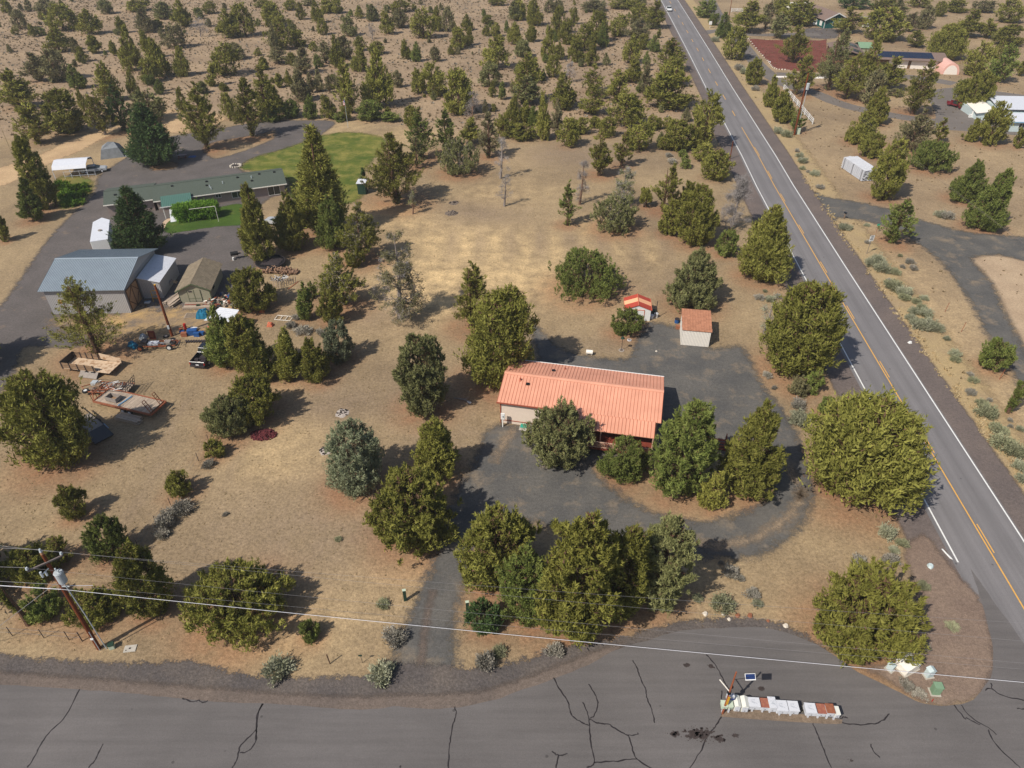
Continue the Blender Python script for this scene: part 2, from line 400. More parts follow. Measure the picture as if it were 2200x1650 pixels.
M['pebbles'] = sheet_material('pebbly_corner_gravel', srgb(118, 101, 90), srgb(132, 114, 100), .5, spk=srgb(176, 152, 130), sharp=.4)
M['yellowgrass'] = sheet_material('yellow_verge_grass', srgb(156, 136, 106), srgb(166, 145, 108), 2.2, worn=srgb(150, 138, 90), wornthr=(.62, .8), sharp=1.0)
def asphalt(name, c, patchy=.14, uv=False):
    m, n, l, b = newmat(name); noise, mr, mt, mix = nodes_tools(n, l)
    geo = n.new('ShaderNodeNewGeometry').outputs['Position']
    v = mt('MULTIPLY', mr(noise(.12, 5, geo), .3, .7, 1 - patchy, 1 + patchy), mr(noise(14, 3, geo, .8), .3, .7, .84, 1.16))
    mp = n.new('ShaderNodeMapping'); mp.inputs['Scale'].default_value = (.08, 1.4, 1) if not uv else (1, 1, 1); l.new(geo, mp.inputs[0])
    if uv:
        uvn = n.new('ShaderNodeUVMap'); sx = n.new('ShaderNodeSeparateXYZ'); l.new(uvn.outputs[0], sx.inputs[0])
        wv = mt('COSINE', mt('MULTIPLY', sx.outputs[0], 2 * math.pi * 4))       # four polished wheel tracks
        cb = n.new('ShaderNodeCombineXYZ'); l.new(mt('MULTIPLY', sx.outputs[0], 18), cb.inputs[0]); l.new(mt('MULTIPLY', sx.outputs[1], .05), cb.inputs[1])
        v = mt('MULTIPLY', v, mr(wv, -1, 1, 1.07, .95)); v = mt('MULTIPLY', v, mr(noise(1, 4, cb.outputs[0]), .3, .7, .90, 1.10))
    else:
        v = mt('MULTIPLY', v, mr(noise(1, 5, mp.outputs[0], .65), .3, .7, .88, 1.10))
    vo = n.new('ShaderNodeTexVoronoi'); vo.inputs['Scale'].default_value = .42; l.new(geo, vo.inputs[0])
    hv = n.new('ShaderNodeHueSaturation'); hv.inputs['Color'].default_value = (*c, 1); l.new(v, hv.inputs['Value'])
    col = mix(mr(vo.outputs['Distance'], .035, .06, .55, 0), hv.outputs[0], (.03, .028, .028))
    l.new(col, b.inputs['Base Color']); b.inputs['Roughness'].default_value = .85
    bp = n.new('ShaderNodeBump'); bp.inputs['Strength'].default_value = .25; bp.inputs['Distance'].default_value = .01
    l.new(noise(30, 2, geo), bp.inputs['Height']); l.new(bp.outputs[0], b.inputs['Normal'])
    return m
M['highway'] = asphalt('highway_asphalt', srgb(117, 114, 115), .08, True)
M['street'] = asphalt('street_asphalt', srgb(101, 97, 96), .13)
M['drive_asphalt'] = asphalt('driveway_asphalt', srgb(112, 105, 100), .12)
M['white_line'] = pm('white_road_paint', (.74, .74, .72), .6, .08, 4)
M['yellow_line'] = pm('yellow_road_paint', srgb(220, 166, 80), .6, .1, 4)
M['tar'] = pm('tar_crack_seal', srgb(44, 40, 42), .55, .15, 3)
M['oil'] = pm('oil_stain', srgb(62, 54, 52), .7, .25, 6)

# ------------------------------------------------------------------ tree table (boxes read in the photo), fitted to metres
# kind: shape letter + leaf tint.  shapes: o oval/round to the ground, c cone, p pine, s sparse with trunk, x dead, w wide low, k column
TREES = []
def prof1(shape, t):
    c = lambda v: min(1.0, max(0.0, v))
    if shape == 'c': return c(t / .10) ** .5 * (1 - t) ** .62 * 1.10 + .02
    if shape == 'p': return c((t - .03) / .10) ** .6 * (1 - t) ** .78 * 1.12 + .02
    if shape == 'k': return c(t / .12) ** .5 * max(0, 1 - t ** 2.2) ** .7
    if shape == 'w': return math.sqrt(max(.02, 1 - (2 * t - .85) ** 2 * .75)) * c(t / .06 + .3)
    if shape == 's': return c((t - .12) / .16) ** .7 * (1 - t) ** .78 * 1.25 + .02
    return c(t / .22 + .30) ** .8 * math.sqrt(max(0, 1 - c((t - .34) / .66) ** 2)) + .02
ENV = {sh: [(prof1(sh, t), t) for t in [.02, .06, .1, .15, .22, .3, .4, .5, .6, .7, .8, .9, .97, 1.0]] for sh in 'cpkwso'}
def fit(reg, u0, v0, u1, v1, shape, tint, label=None, reg2=None, cat='tree'):
    """find place, height and radius whose projected crown fills the box read in the photo"""
    if reg == '': x0, y0, x1, y1 = u0, v0, u1, v1
    else: x0, y0 = U(reg, u0, v0); x1, y1 = U(reg, u1, v1)
    cx, cy, wpx = (x0 + x1) / 2, (y0 + y1) / 2, x1 - x0
    bx = 1100 + (cx - 1100) * (2860 - y1) / (2860 - cy)
    X, Y = P(bx, y1 - (wpx * .2 if shape in 'owc' else 0)); d = depth_of(X, Y, 2); r = wpx / 2 * d / FPX; h = max(height_at(X, Y, y0), .6)
    hmin = 1.0 if shape != 'w' else .62
    for _ in range(14):
        px, py = [], []
        for f, t in ENV[shape]:
            for a in (0, .785, 1.571, 2.356, 3.142, 3.927, 4.712, 5.498):
                q = proj(X + math.cos(a) * f * r * 1.04, Y + math.sin(a) * f * r * 1.04, t * h); px.append(q[0]); py.append(q[1])
        if shape in 'sp': q = proj(X, Y, 0); px.append(q[0]); py.append(q[1])
        k = depth_of(X, Y, h / 2) / FPX; e = math.atan2(CAM_H - h / 2, math.hypot(X, Y))
        r *= (wpx / (max(px) - min(px))) ** .9; X += (cx - (max(px) + min(px)) / 2) * k
        Y -= (y1 - max(py)) * k / math.sin(e) * .8
        h = max(hmin * r, h + ((min(py) - y0) - (max(py) - y1) * 0) * k / math.cos(e) * .7, .4)
    TREES.append(dict(X=X, Y=Y, h=h, r=r, shape=shape, tint=tint, label=label, w=wpx, px=cx, py=y1, cat=cat))
# --- near and landmark trees, each with its own label
NL = [
('L',455,105,1432,1110,'o','olive','huge spreading juniper overhanging the white edge line of the highway'),
('Q',505,-10,1450,935,'o','yellow','big pale olive juniper on the corner island above the white box'),
('K',100,215,650,795,'o','grey','grey green juniper in front of the porch left of the railing'),
('K',705,520,1085,905,'o','green','small round juniper below the porch railing'),
('K',1040,215,1612,990,'o','green','tall lush juniper at the right front corner of the salmon roofed house'),
('K',1625,240,2100,1055,'c','olive','pointed juniper with a thin spire inside the gravel loop'),
('K',1448,800,1680,1115,'c','yellow','small pointed juniper at the lower tip of the loop island'),
('J',1590,1005,2210,1800,'o','olive','olive juniper at the left end of the clump beside the gravel drive'),
('O',-60,-140,330,560,'o','green','fresh green juniper tucked low in the clump above the street'),
('',1160,1078,1325,1392,'o','yellow','largest yellowish juniper in the middle of the clump above the street'),
('',1268,1115,1385,1335,'o','olive','dark gapped juniper between the yellowish and the grey one in the clump'),
('',1352,1102,1485,1316,'o','grey','silvery grey juniper at the right end of the clump above the street'),
('N',1675,325,1932,625,'o','dark','small dark round juniper beside the right gate post'),
('J',1235,345,1600,875,'c','olive','narrow juniper standing just behind a larger round one left of the drive'),
('J',905,740,1600,1490,'o','olive','large round juniper throwing its shadow across the gravel drive'),
('J',515,410,1010,1015,'o','blue','blue green juniper alone in the dry field'),
('F',1530,595,1870,1110,'s','olive','open topped juniper with two spires behind the one beside the house'),
('F',1605,830,2150,1600,'o','olive','broad juniper touching the left end of the salmon roof'),
('J',1100,-310,1550,345,'o','grey','dense rounded juniper left of the salmon roofed house'),
('F',480,505,870,930,'s','olive','leaning juniper on the fence line below the half dead one'),
('F',495,820,690,1095,'o','olive','small juniper just below the leaning one on the fence line'),
('F',318,775,445,1055,'k','green','thin young juniper by the grey sage clumps'),
('F',405,770,482,885,'o','green','very small bush juniper next to the thin young one'),
('F',695,465,835,645,'o','olive','small juniper on the edge of the shade of the half dead one'),
('F',515,1055,775,1385,'o','blue','juniper with bluish top near the grey sage'),
('F',338,1205,620,1565,'c','olive','bell shaped juniper at the near end of the fence line row'),
('F',135,1140,360,1545,'c','olive','tall olive juniper left of the bell shaped one'),
('F',-20,1150,160,1545,'c','olive','juniper left end of the row behind the round pair'),
('E',1815,985,2160,1510,'o','olive','crowded juniper right of the white roofed lean-to'),
('E',1800,640,2165,1000,'o','olive','juniper growing over the junk heap by the tan shed'),
('E',1630,950,1900,1440,'c','green','dark juniper leaning over the black pickup'),
('E',430,700,960,1335,'s','olive','ragged open juniper in front of the grey metal shop'),
('E',938,35,1302,545,'p','dark','dark dense pine between the cargo trailer and the house'),
('I',1610,165,2010,545,'o','grey','left juniper of the round pair near the maroon cinder pile'),
('I',1770,10,2210,440,'o','olive','right juniper of the round pair near the maroon cinder pile'),
('I',-60,15,745,815,'o','olive','large spreading juniper hiding a black trailer'),
('I',1585,545,1768,705,'o','olive','tiny bush juniper at the fence below the round pair'),
('I',1305,775,1535,1005,'o','olive','small round juniper on the wire fence'),
('I',448,905,702,1175,'o','olive','small lone juniper in the bare field at the left'),
('I',665,1155,1000,1510,'o','green','juniper at the upper left of the group below the lone one'),
('',245,1165,372,1330,'o','olive','dense juniper at the right of the group by the power pole'),
('I',390,1275,600,1500,'s','olive','thin open juniper crossed by the wires behind the pole'),
('I',30,1350,470,1720,'o','olive','broad juniper right behind the pole crossarm'),
('M',-40,60,180,510,'o','olive','juniper at the left edge of the frame below the wires'),
('M',150,225,520,545,'o','green','bright low juniper left of the power pole'),
('M',495,215,965,610,'o','olive','wide low juniper touching the power pole'),
('M',1440,-15,2270,760,'o','olive','large round juniper alone above the street left of the drive'),
('N',345,475,515,670,'o','green','tiny bright juniper near the two thin posts'),
('H',118,745,745,1520,'o','olive','massive juniper reaching over the highway edge behind the brown shed'),
('L',345,10,520,200,'w','dull','brownish low juniper under the massive roadside one'),
('L',475,-5,632,170,'o','green','small green juniper beside the brownish low one'),
('L',568,190,702,342,'c','green','little pointed juniper by the grey sage clumps near the highway'),
('G',765,965,1055,1205,'w','green','small flat topped tree in front of the striped shed'),
('G',1205,520,1645,1015,'c','grey','tall juniper directly behind the brown roofed shed'),
('G',298,520,875,915,'w','green','sprawling bright green juniper in the open lot'),
('G',1770,155,2185,765,'c','olive','big juniper leaning to the highway edge line'),
('G',1605,330,1772,560,'o','green','small round juniper left of the big leaning one'),
('C',365,1420,515,1775,'s','green','bright narrow juniper beside the bare brown snag'),
('G',635,60,1005,385,'w','grey','broken grey green bush of branches in the open lot'),
('G',1160,105,1340,390,'k','olive','slim column juniper among the trees near the highway'),
('G',1300,0,1645,475,'o','olive','drooping juniper next to the grey dead tree'),
('C',1090,1285,1315,1665,'s','olive','upright sparse juniper behind the slim column one'),
('C',1305,1415,1440,1650,'o','olive','olive juniper between the sparse one and the drooping one'),
('C',1005,1475,1110,1640,'o','olive','small juniper with shadow in the gap of the tree row'),
('F',635,120,1000,580,'s','olive','half dead juniper with grey inner branches below the outhouse'),
('B',340,1030,710,1850,'p','olive','tallest spire shaped conifer by the right end of the ranch house'),
('F',470,90,760,500,'c','green','dense juniper at the foot of the tallest spire'),
('F',290,20,480,330,'c','green','dark green juniper left of the foot of the tallest spire'),
('E',1890,0,2190,605,'c','olive','tall juniper by the end of the front lawn'),
('F',150,60,415,520,'c','olive','juniper between the front lawn and the tallest spire'),
('B',858,1045,1325,1600,'s','olive','broad crowned pinon beside the green outhouse'),
('B',1182,850,1425,1255,'s','green','tall tree with bare lower trunk at the end of the back lawn'),
('B',1400,855,1610,1210,'s','green','leafy tree right of the bare trunked one'),
('B',1430,1095,1760,1395,'w','grey','low spreading tree in front of the leafy pair'),
('B',1185,1080,1335,1325,'s','grey','thin see-through tree left of the bare trunked one'),
('B',1725,885,1935,1245,'s','dull','round crowned tree on a bare trunk behind the grey snags'),
('B',830,1330,872,1445,'c','dark','tiny dark conifer behind the green outhouse'),
('C',590,1005,795,1385,'s','olive','open juniper on a straight trunk at the back of the lot'),
('C',790,1025,945,1310,'s','olive','dark juniper right of the straight trunked one'),
('A',1025,845,1405,1305,'p','dark','large dark green pine beside the maroon picnic table'),
('A',1435,625,1750,1175,'s','olive','tall juniper with a bare trunk in the middle of the driveway loop'),
('A',1815,605,2105,1075,'s','olive','tall juniper on the right end of the driveway loop island'),
('A',1980,475,2200,955,'s','olive','open juniper behind the loop island'),
('A',825,655,1065,1030,'s','dark','dark green tree beside the twisted trunk'),
('A',680,700,910,1060,'s','olive','juniper with a pale twisted double trunk by the dirt track'),
('A',95,1065,440,1650,'o','olive','large dark juniper just left of the white carport'),
('A',330,1345,485,1625,'s','olive','juniper right of the vegetable patch fence'),
('',33,382,95,474,'p','green','blue tinted young spruce by the left driveway bend'),
('E',-70,225,80,440,'o','olive','juniper cut by the left edge of the photograph'),
('H',1055,60,1335,445,'s','green','open juniper where the side road forks'),
('D',975,1100,1300,1580,'o','olive','large juniper covering the end of the stacked irrigation pipe'),
('D',1305,1110,1655,1360,'o','green','wide pair like juniper right of the pipe stack'),
('D',1585,1265,1890,1600,'c','green','leaning bright juniper, left of the two in the open field'),
('',2068,365,2168,498,'c','green','leaning bright juniper, right of the two in the open field'),
('H',1828,1205,2112,1470,'o','green','small juniper at the edge of the right side road'),
('H',2060,1500,2230,1790,'o','green','small dark juniper cut by the right edge'),
('D',785,890,1030,1145,'c','olive','dense juniper nearest the end of the white rail fence'),
('D',915,690,1122,985,'c','yellow','yellowish juniper behind the dense one by the side road'),
('D',138,600,262,845,'c','olive','first juniper of the row along the white rail fence'),
('D',198,705,388,965,'c','olive','second and widest juniper along the white rail fence'),
('D',340,850,475,1035,'s','green','small juniper at the foot of the transformer pole'),
('D',0,455,155,670,'o','olive','round juniper between the highway and the red cinder yard'),
('D',265,185,515,490,'s','olive','tree standing on the red cinder yard'),
('D',305,405,545,745,'s','olive','tall tree behind the transformer pole'),
('D',555,215,825,710,'s','grey','tall tree left of the solar roofed house'),
('D',690,395,965,780,'s','olive','broad tree in front of the solar roofed house'),
('D',1220,460,1505,900,'s','olive','tall dense tree in front of the pale garage door'),
('D',1645,560,1965,865,'o','olive','juniper behind the old maroon pickup'),
('D',1815,800,2095,1145,'o','olive','dense juniper in front of the white roofed building'),
('D',1715,930,1845,1115,'c','olive','small juniper left of the white roofed building'),
('D',2105,1005,2230,1165,'o','olive','small juniper at the right edge below the white building'),
('D',1175,855,1490,1190,'s','dull','greyish tree between the side road and the parking yard'),
('D',905,1045,1105,1245,'o','olive','juniper behind the irrigation pipe stack'),
('D',1475,905,1605,1125,'s','olive','slim juniper at the corner of the parking yard'),
('D',1440,195,1745,475,'o','olive','wide juniper beyond the end of the solar roof'),
]
for t in NL: fit(*t[:7], label=t[7])
# --- trees of the scrub and the far properties (many look alike)
FAR = '''A 0 0 90 100 o olive;A 80 80 210 230 o dull;A 190 0 250 90 k dull;A 290 0 440 120 o dull;A 370 40 600 240 o olive;A 380 230 550 410 c olive;A 230 190 300 290 c olive;A 290 210 360 280 o green
A 0 210 60 400 c olive;A 560 300 640 420 c dull;A 600 370 690 490 c olive;A 640 80 800 270 c olive;A 700 280 790 420 k olive;A 780 0 890 110 o grey;A 1000 0 1150 90 o olive;A 920 130 990 260 k olive
A 1080 80 1230 260 c dull;A 1210 150 1280 240 k olive;A 1220 20 1350 150 o grey;A 1370 10 1500 210 c olive;A 1530 60 1590 130 o green;A 1600 10 1700 110 o olive;A 940 240 1110 560 c olive;A 1110 250 1200 460 k olive
A 1180 320 1340 610 c olive;A 1280 190 1450 380 o dull;A 1380 380 1500 600 c olive;A 1670 350 1880 600 o olive;A 1800 340 1930 470 o dull;A 1720 90 1860 300 c olive;A 1830 40 2010 290 o olive;A 2080 30 2200 190 o olive
A 2120 200 2200 470 o dull;A 1620 520 1700 680 k olive;A 200 420 370 640 s dull;A 330 400 550 640 o dull;A 550 520 680 700 c green;A 0 560 250 850 s olive;A 990 540 1100 770 c olive;A 760 510 940 800 c olive
A 1100 470 1230 650 o olive;A 1240 620 1300 720 c green;A 1050 720 1290 960 o grey;A 350 720 660 1050 o olive;A 140 800 380 1130 s olive;A -10 900 140 1380 o olive;A 1390 700 1480 880 c olive;A 1740 740 1850 940 o olive
A 1730 650 1800 720 c olive;A 610 710 700 880 c olive;A 2000 380 2060 440 c olive;A 2040 450 2110 550 c olive;A 820 395 850 435 c green;A 860 320 920 440 k olive;A 1840 880 1900 960 o dull
B 0 0 110 60 o olive;B 70 20 200 180 o olive;B 120 90 230 210 o olive;B 230 0 330 80 o olive;B 320 20 395 155 c olive;B 450 10 530 180 c olive;B 480 150 560 275 o olive;B 500 0 600 105 o olive;B 590 0 680 105 o olive
B 370 0 460 45 o dull;B 680 120 790 285 c grey;B 790 50 850 145 c olive;B 870 40 970 165 c grey;B 985 90 1095 270 c olive;B 1080 80 1190 220 o dull;B 1060 0 1200 100 o olive;B 1230 70 1395 305 o olive;B 1390 60 1470 245 c olive
B 1460 60 1550 250 o dull;B 1620 120 1700 240 c olive;B 1540 220 1640 390 o olive;B 1640 230 1715 360 c olive;B 1780 70 1815 130 c green;B 1790 120 1870 190 o olive;B 1850 180 1920 290 o olive;B 1780 200 1845 285 c olive
B 1955 170 2000 260 c green;B 1980 190 2085 350 c olive;B 2130 200 2200 330 o olive;B 1990 0 2110 160 c grey;B 2140 10 2200 200 o olive;B 1840 0 1955 45 o olive;B 250 150 320 250 c olive;B 0 145 40 205 o green
B 100 190 280 390 o olive;B 280 240 390 370 o olive;B 110 370 240 500 s dull;B 240 420 320 520 o olive;B 310 380 440 580 s dull;B 420 330 480 405 o olive;B 460 430 530 530 c green;B 490 330 600 500 s dull;B 600 300 700 530 c olive
B 640 290 750 470 o dull;B 780 290 865 400 o olive;B 760 380 880 560 c olive;B 900 330 1005 430 o olive;B 1145 320 1220 465 c olive;B 1225 340 1300 485 c green;B 1380 370 1450 485 o dull;B 1515 360 1565 430 c olive
B 1780 280 1980 540 c olive;B 2050 330 2150 450 o grey;B 1760 490 1910 690 o grey;B 1830 640 1890 765 c olive;B 1910 650 1960 785 k green;B 2040 440 2200 800 s olive;B 280 560 430 800 c dull;B 400 580 470 730 s dull
B 465 560 540 720 c dull;B 540 580 610 730 s dull;B 160 580 215 690 k olive;B 230 560 290 680 c olive;B 30 460 95 550 o olive;B 80 650 230 900 c olive;B 600 600 690 720 o dull;B 660 480 800 890 s olive;B 210 780 330 930 o green
B 375 760 475 940 c green;B 520 750 640 940 c olive;B 870 440 1080 850 c olive;B 800 780 970 950 o green;B 1080 560 1150 690 o dull;B 1230 550 1340 740 c olive;B 1310 500 1490 760 o olive;B 1490 560 1690 900 o olive
B 670 800 760 950 o olive;B 1170 840 1270 1000 o olive;B 1620 930 1760 1130 s olive;B 1890 900 2000 1090 o olive;B 1960 770 2070 990 c olive;B 2080 800 2150 980 k olive;B 2000 980 2190 1110 w olive;B 2150 850 2200 990 c green
B 1780 790 1830 890 c dull;B 1850 820 1890 880 o olive;B 60 840 200 960 w green;B 620 880 700 960 w green;B 980 880 1110 960 w green
C 0 0 100 160 o olive;C 130 0 230 200 c olive;C 250 0 330 100 o dull;C 320 0 400 100 o dull;C 320 60 420 270 o olive;C 385 160 495 350 o olive;C 460 60 520 190 c olive;C 570 0 720 90 o dull;C 590 100 740 330 o olive
C 650 60 730 140 o dull;C 680 190 760 370 c green;C 0 190 60 350 o olive;C 120 210 190 330 o olive;C 30 310 130 450 o grey;C 230 210 340 470 c olive;C 340 340 410 470 c olive;C 280 440 380 610 o olive;C 460 290 560 490 o olive
C 500 200 650 400 o olive;C 570 340 670 520 c olive;C 720 420 770 515 c grey;C 770 120 910 290 o olive;C 770 0 930 70 o olive;C 920 0 1000 80 o olive;C 930 30 1070 180 o olive;C 1050 10 1190 220 s olive;C 920 140 1050 330 s dull
C 870 290 1000 500 c yellow;C 990 270 1070 390 o olive;C 1080 290 1165 410 c green;C 1140 230 1170 300 k olive;C 1170 310 1360 560 s olive;C 1110 560 1400 860 o olive;C 1150 460 1340 680 o olive;C 880 480 1010 655 c olive
C 1025 410 1080 520 c green;C 1010 520 1110 770 s dull;C 750 560 920 800 s olive;C 570 520 700 720 s olive;C 550 680 730 900 s olive;C 330 600 510 860 c olive;C 40 440 220 650 c olive;C 20 600 200 820 s grey
C 235 545 265 615 c green;C 0 760 50 990 c olive;C 80 810 130 970 c olive;C 130 850 200 990 k green;C 200 760 310 1100 c olive;C 0 980 170 1100 w olive;C 310 790 400 1100 s dull;C 370 940 520 1160 o olive;C 490 930 600 1060 w olive
C 610 920 700 1010 w olive;C 780 750 1020 1000 o olive;C 1060 910 1140 1030 o olive;C 1130 930 1180 1020 o olive;C 1180 920 1270 1020 w olive;C 690 930 810 1080 o olive;C 900 960 1100 1190 o olive;C 1140 1040 1190 1130 c grey
C 1220 950 1440 1190 o olive;C 1160 1070 1260 1180 o olive;C 1340 860 1410 960 c dull;C 1400 740 1640 1170 o olive;C 1430 1130 1580 1270 o olive;C 1500 1180 1700 1420 o olive;C 1310 1180 1370 1240 o green;C 1330 1220 1410 1330 c green
C 1760 10 1960 250 s olive;C 1950 0 2060 230 s dull;C 2040 100 2180 300 s grey;C 1460 0 1600 140 o green;C 1550 100 1620 200 o green;C 1610 110 1720 300 c green;C 1660 220 1830 470 o olive;C 2060 0 2200 120 o olive
D 300 0 530 200 o olive;D 230 -40 330 110 o olive;D 900 300 1070 720 s olive;D 960 60 1240 320 o olive;D 1040 450 1230 700 s olive;D 920 560 1090 820 o dull;D 1720 340 1950 600 o olive;D 1940 330 2130 650 s green
D 1290 240 1420 370 s olive;D 1250 90 1360 250 s dull;D 1360 50 1490 230 o dull;D 1500 10 1590 130 o olive;D 1600 0 1750 100 o olive;D 1680 80 1850 290 s olive;D 1850 150 1980 300 s olive;D 1980 200 2200 360 o olive
D 1800 0 1960 100 o dull;D 1990 0 2200 180 o olive;D 720 60 910 260 s olive;D 760 -60 960 70 o dark;D 1160 0 1290 130 s grey;D 1000 -40 1180 80 o olive;D 1300 -30 1450 60 o olive;D 2140 450 2230 600 s olive;D 1940 330 2060 480 o olive
D 1660 620 1800 760 o green;D 1120 700 1230 760 w dull;D 1960 550 2060 640 o olive'''
def far_label(reg, shape, tint, x, y, wpx):
    size = 'small' if wpx < 22 else ('middling' if wpx < 38 else 'large')
    form = {'o': 'rounded', 'c': 'tapering', 'k': 'narrow upright', 's': 'open crowned', 'w': 'low wide'}[shape]
    colr = {'olive': 'olive', 'dull': 'brownish green', 'grey': 'greyish', 'green': 'green', 'yellow': 'yellow green', 'dark': 'dark green'}[tint]
    if reg == 'D' or x > 1480 and y < 150:
        place = 'beyond the solar roofed house' if x > 1930 else 'among the houses east of the highway'
    elif y > 240 and x > 860: place = 'in the tree line behind the open lot'
    elif x > 1330: place = 'in the scrub next to the highway'
    elif x > 1080: place = 'in the scrub behind the tree line'
    elif x > 800: place = 'in the scrub above the broad pinon'
    elif x > 560: place = 'in the scrub behind the flagpole and back lawn'
    elif x > 330: place = 'in the scrub behind the driveway loop'
    elif y > 180: place = 'near the dirt track left of the tent'
    else: place = 'in the far left scrub'
    return f'{size} {form} {colr} juniper {place}', 'junipers ' + place
FARLIST = []
for it in FAR.replace('\n', ';').split(';'):
    a = it.split()
    n0 = len(TREES); fit(a[0], *map(float, a[1:5]), a[5], a[6])
    t = TREES[-1]; t['label'], t['group'] = far_label(a[0], a[5], a[6], t['px'], t['py'], t['w']); t['far'] = True
# two trees just outside the left edge whose shadows enter the picture
for (x, y, h, r) in ((-85, 800, 9, 3.5), (-70, 1275, 7, 3.0)):
    X, Y = P(x, y); TREES.append(dict(X=X, Y=Y, h=h, r=r, shape='o', tint='olive', label='juniper just beyond the left edge of the view', w=60, px=x, py=y, cat='tree', far=True, group='junipers beyond the left edge'))

# ------------------------------------------------------------------ ground sheet with soil masks
xs = np.concatenate([[-4000, -1500, -700, -400], np.arange(-280, -120, 2.5), np.arange(-120, 90, 1.2), np.arange(90, 290, 2.5), [400, 700, 1500, 4000]])
ys = np.concatenate([[-3000, -800, -200, -60, 0], np.arange(15, 150, 1.2), np.arange(150, 440, 2.5), [500, 700, 1500, 5000]])
GX, GY = np.meshgrid(xs, ys)
def blob(x, y, rx, ry, k=1.0):
    X0, Y0 = P(x, y); return k * np.exp(-(((GX - X0) / rx) ** 2 + ((GY - Y0) / ry) ** 2))
straw = np.zeros(GX.shape); red = np.zeros(GX.shape); grey = np.zeros(GX.shape)
for a in ((900, 475, 10, 5, .8), (1010, 520, 12, 9, .9), (960, 590, 12, 7, .9), (1120, 600, 14, 10, .8), (1060, 420, 10, 8, .4), (860, 640, 8, 8, .6), (1280, 490, 8, 6, .5), (930, 640, 7, 6, .9), (1110, 330, 6, 8, .35),
          (840, 455, 7, 4, .9), (620, 930, 4, 3, .4), (600, 1000, 5, 3, .5), (840, 1090, 6, 2.2, .7), (900, 1230, 4, 3, .7), (640, 1340, 8, 4, .45), (840, 1240, 5, 4, .5), (560, 980, 4, 2, .4), (610, 835, 4, 1.5, .7),
          (1180, 540, 8, 5, .5), (1330, 530, 10, 6, .3), (420, 660, 6, 3, .9), (360, 690, 7, 3, .6), (1850, 560, 9, 14, .45), (1920, 680, 9, 16, .5), (2050, 820, 8, 14, .4), (1700, 380, 10, 14, .35), (900, 290, 10, 6, .5), (330, 250, 9, 6, .6), (700, 275, 12, 4, .4)):
    straw = np.maximum(straw, blob(*a))
for a in ((680, 860, 12, 5, .5), (760, 1130, 18, 9, .55), (640, 1180, 12, 6, .5), (1030, 460, 12, 7, .55), (1240, 330, 22, 10, .6), (900, 860, 10, 6, .4), (1330, 620, 12, 8, .3), (820, 680, 5, 4, .6), (1480, 480, 14, 10, .35), (2000, 440, 30, 12, .15), (960, 950, 8, 5, .4), (1300, 740, 12, 3, .3)):
    grey = np.maximum(grey, blob(*a))
for t in TREES:
    if t.get('far') and t['w'] < 26: continue
    k = .85 if not t.get('far') else .35
    rr = t['r'] * 1.25 + .4
    red = np.maximum(red, k * np.exp(-((np.hypot(GX - t['X'], GY - t['Y']) / rr) ** 4)))
scrub_poly = [P(*p) for p in ((-400, 340), (0, 300), (300, 262), (560, 232), (760, 252), (880, 275), (1040, 300), (1320, 285), (1540, 300), (1440, 0), (-1200, -60))]
for k_, x_ in enumerate((940, 1000, 1065, 1130, 1195, 1262, 1330, 1395)):
    straw = np.maximum(straw, blob(x_, 545, 1.5, 9, .75 if k_ < 5 else .45)); grey = np.maximum(grey, blob(x_ + 32, 520, 1.3, 7, .55))
for (x_, y_) in ((560, 880), (500, 1000), (430, 1120), (380, 900), (330, 1010), (270, 1120)): grey = np.maximum(grey, blob(x_, y_, .5, 7, .4))
scr = np.clip(sdist(GX, GY, scrub_poly) / 5 + .5, 0, 1); scr = np.maximum(scr, (GY > 400) * 1.0)
scr = np.maximum(scr, .35 * (GX > 58) * (GY > 30))
V = np.stack([GX.ravel(), GY.ravel(), np.zeros(GX.size)], 1)
ii = np.arange(GX.size).reshape(GX.shape)
Fq = np.stack([ii[:-1, :-1].ravel(), ii[:-1, 1:].ravel(), ii[1:, 1:].ravel(), ii[1:, :-1].ravel()], 1)
gm = mesh_np('ground', V, Fq, [M['ground']])
ca = gm.attributes.new('mask', 'FLOAT_COLOR', 'POINT')
ca.data.foreach_set('color', np.stack([straw, red, grey, scr], -1).astype(np.float32).ravel())
ground = bpy.data.objects.new('ground', gm); COL.objects.link(ground); struct(ground)

# ------------------------------------------------------------------ roads, drives, lawns
hw = [(72.9, 366), (69.0, 318), (64.6, 265), (60.7, 220), (57.56, 181), (55.9, 160), (54.17, 141.75), (51.4, 106), (48.84, 71.11), (46.54, 39.44), (45.0, 18), (43.4, -4), (30, -190)]
hw = [(78.5, 440), (75.6, 400)] + hw
fuzzy_sheet('roadside_verge', [(x + 10.5 + (1.5 if y > 60 else 0), y) for x, y in hw if -5 < y < 420] + [(x + 5.5, y) for x, y in reversed(hw) if -5 < y < 420], .004, M['yellowgrass'], 1.0, 2.0)
hwsm = []
for (a, b) in zip(hw[:-1], hw[1:]):
    for k in range(6): hwsm.append((a[0] + (b[0] - a[0]) * k / 6, a[1] + (b[1] - a[1]) * k / 6))
hwsm.append(hw[-1])
sh = [(x + 7.3, y) for x, y in hwsm if -10 < y < 430] + [(x - (7.6 if y < 200 else 6.4), y) for x, y in reversed(hwsm) if -10 < y < 430]
fuzzy_sheet('highway_shoulder', sh, .014, M['cinder'], 1.0, 1.2)
strip('highway', hwsm, 8.4, .018, M['highway'], uv=True)
hline = hwsm[:-6]
def cutline(pts, y0, y1): return [p for p in pts if y0 <= p[1] <= y1]
strip('edge_line', cutline([(x - 3.72, y) for x, y in hwsm], 40.3, 440), .16, .023, M['white_line'])
strip('edge_line', [(x + 3.98, y) for x, y in hwsm], .16, .023, M['white_line'])
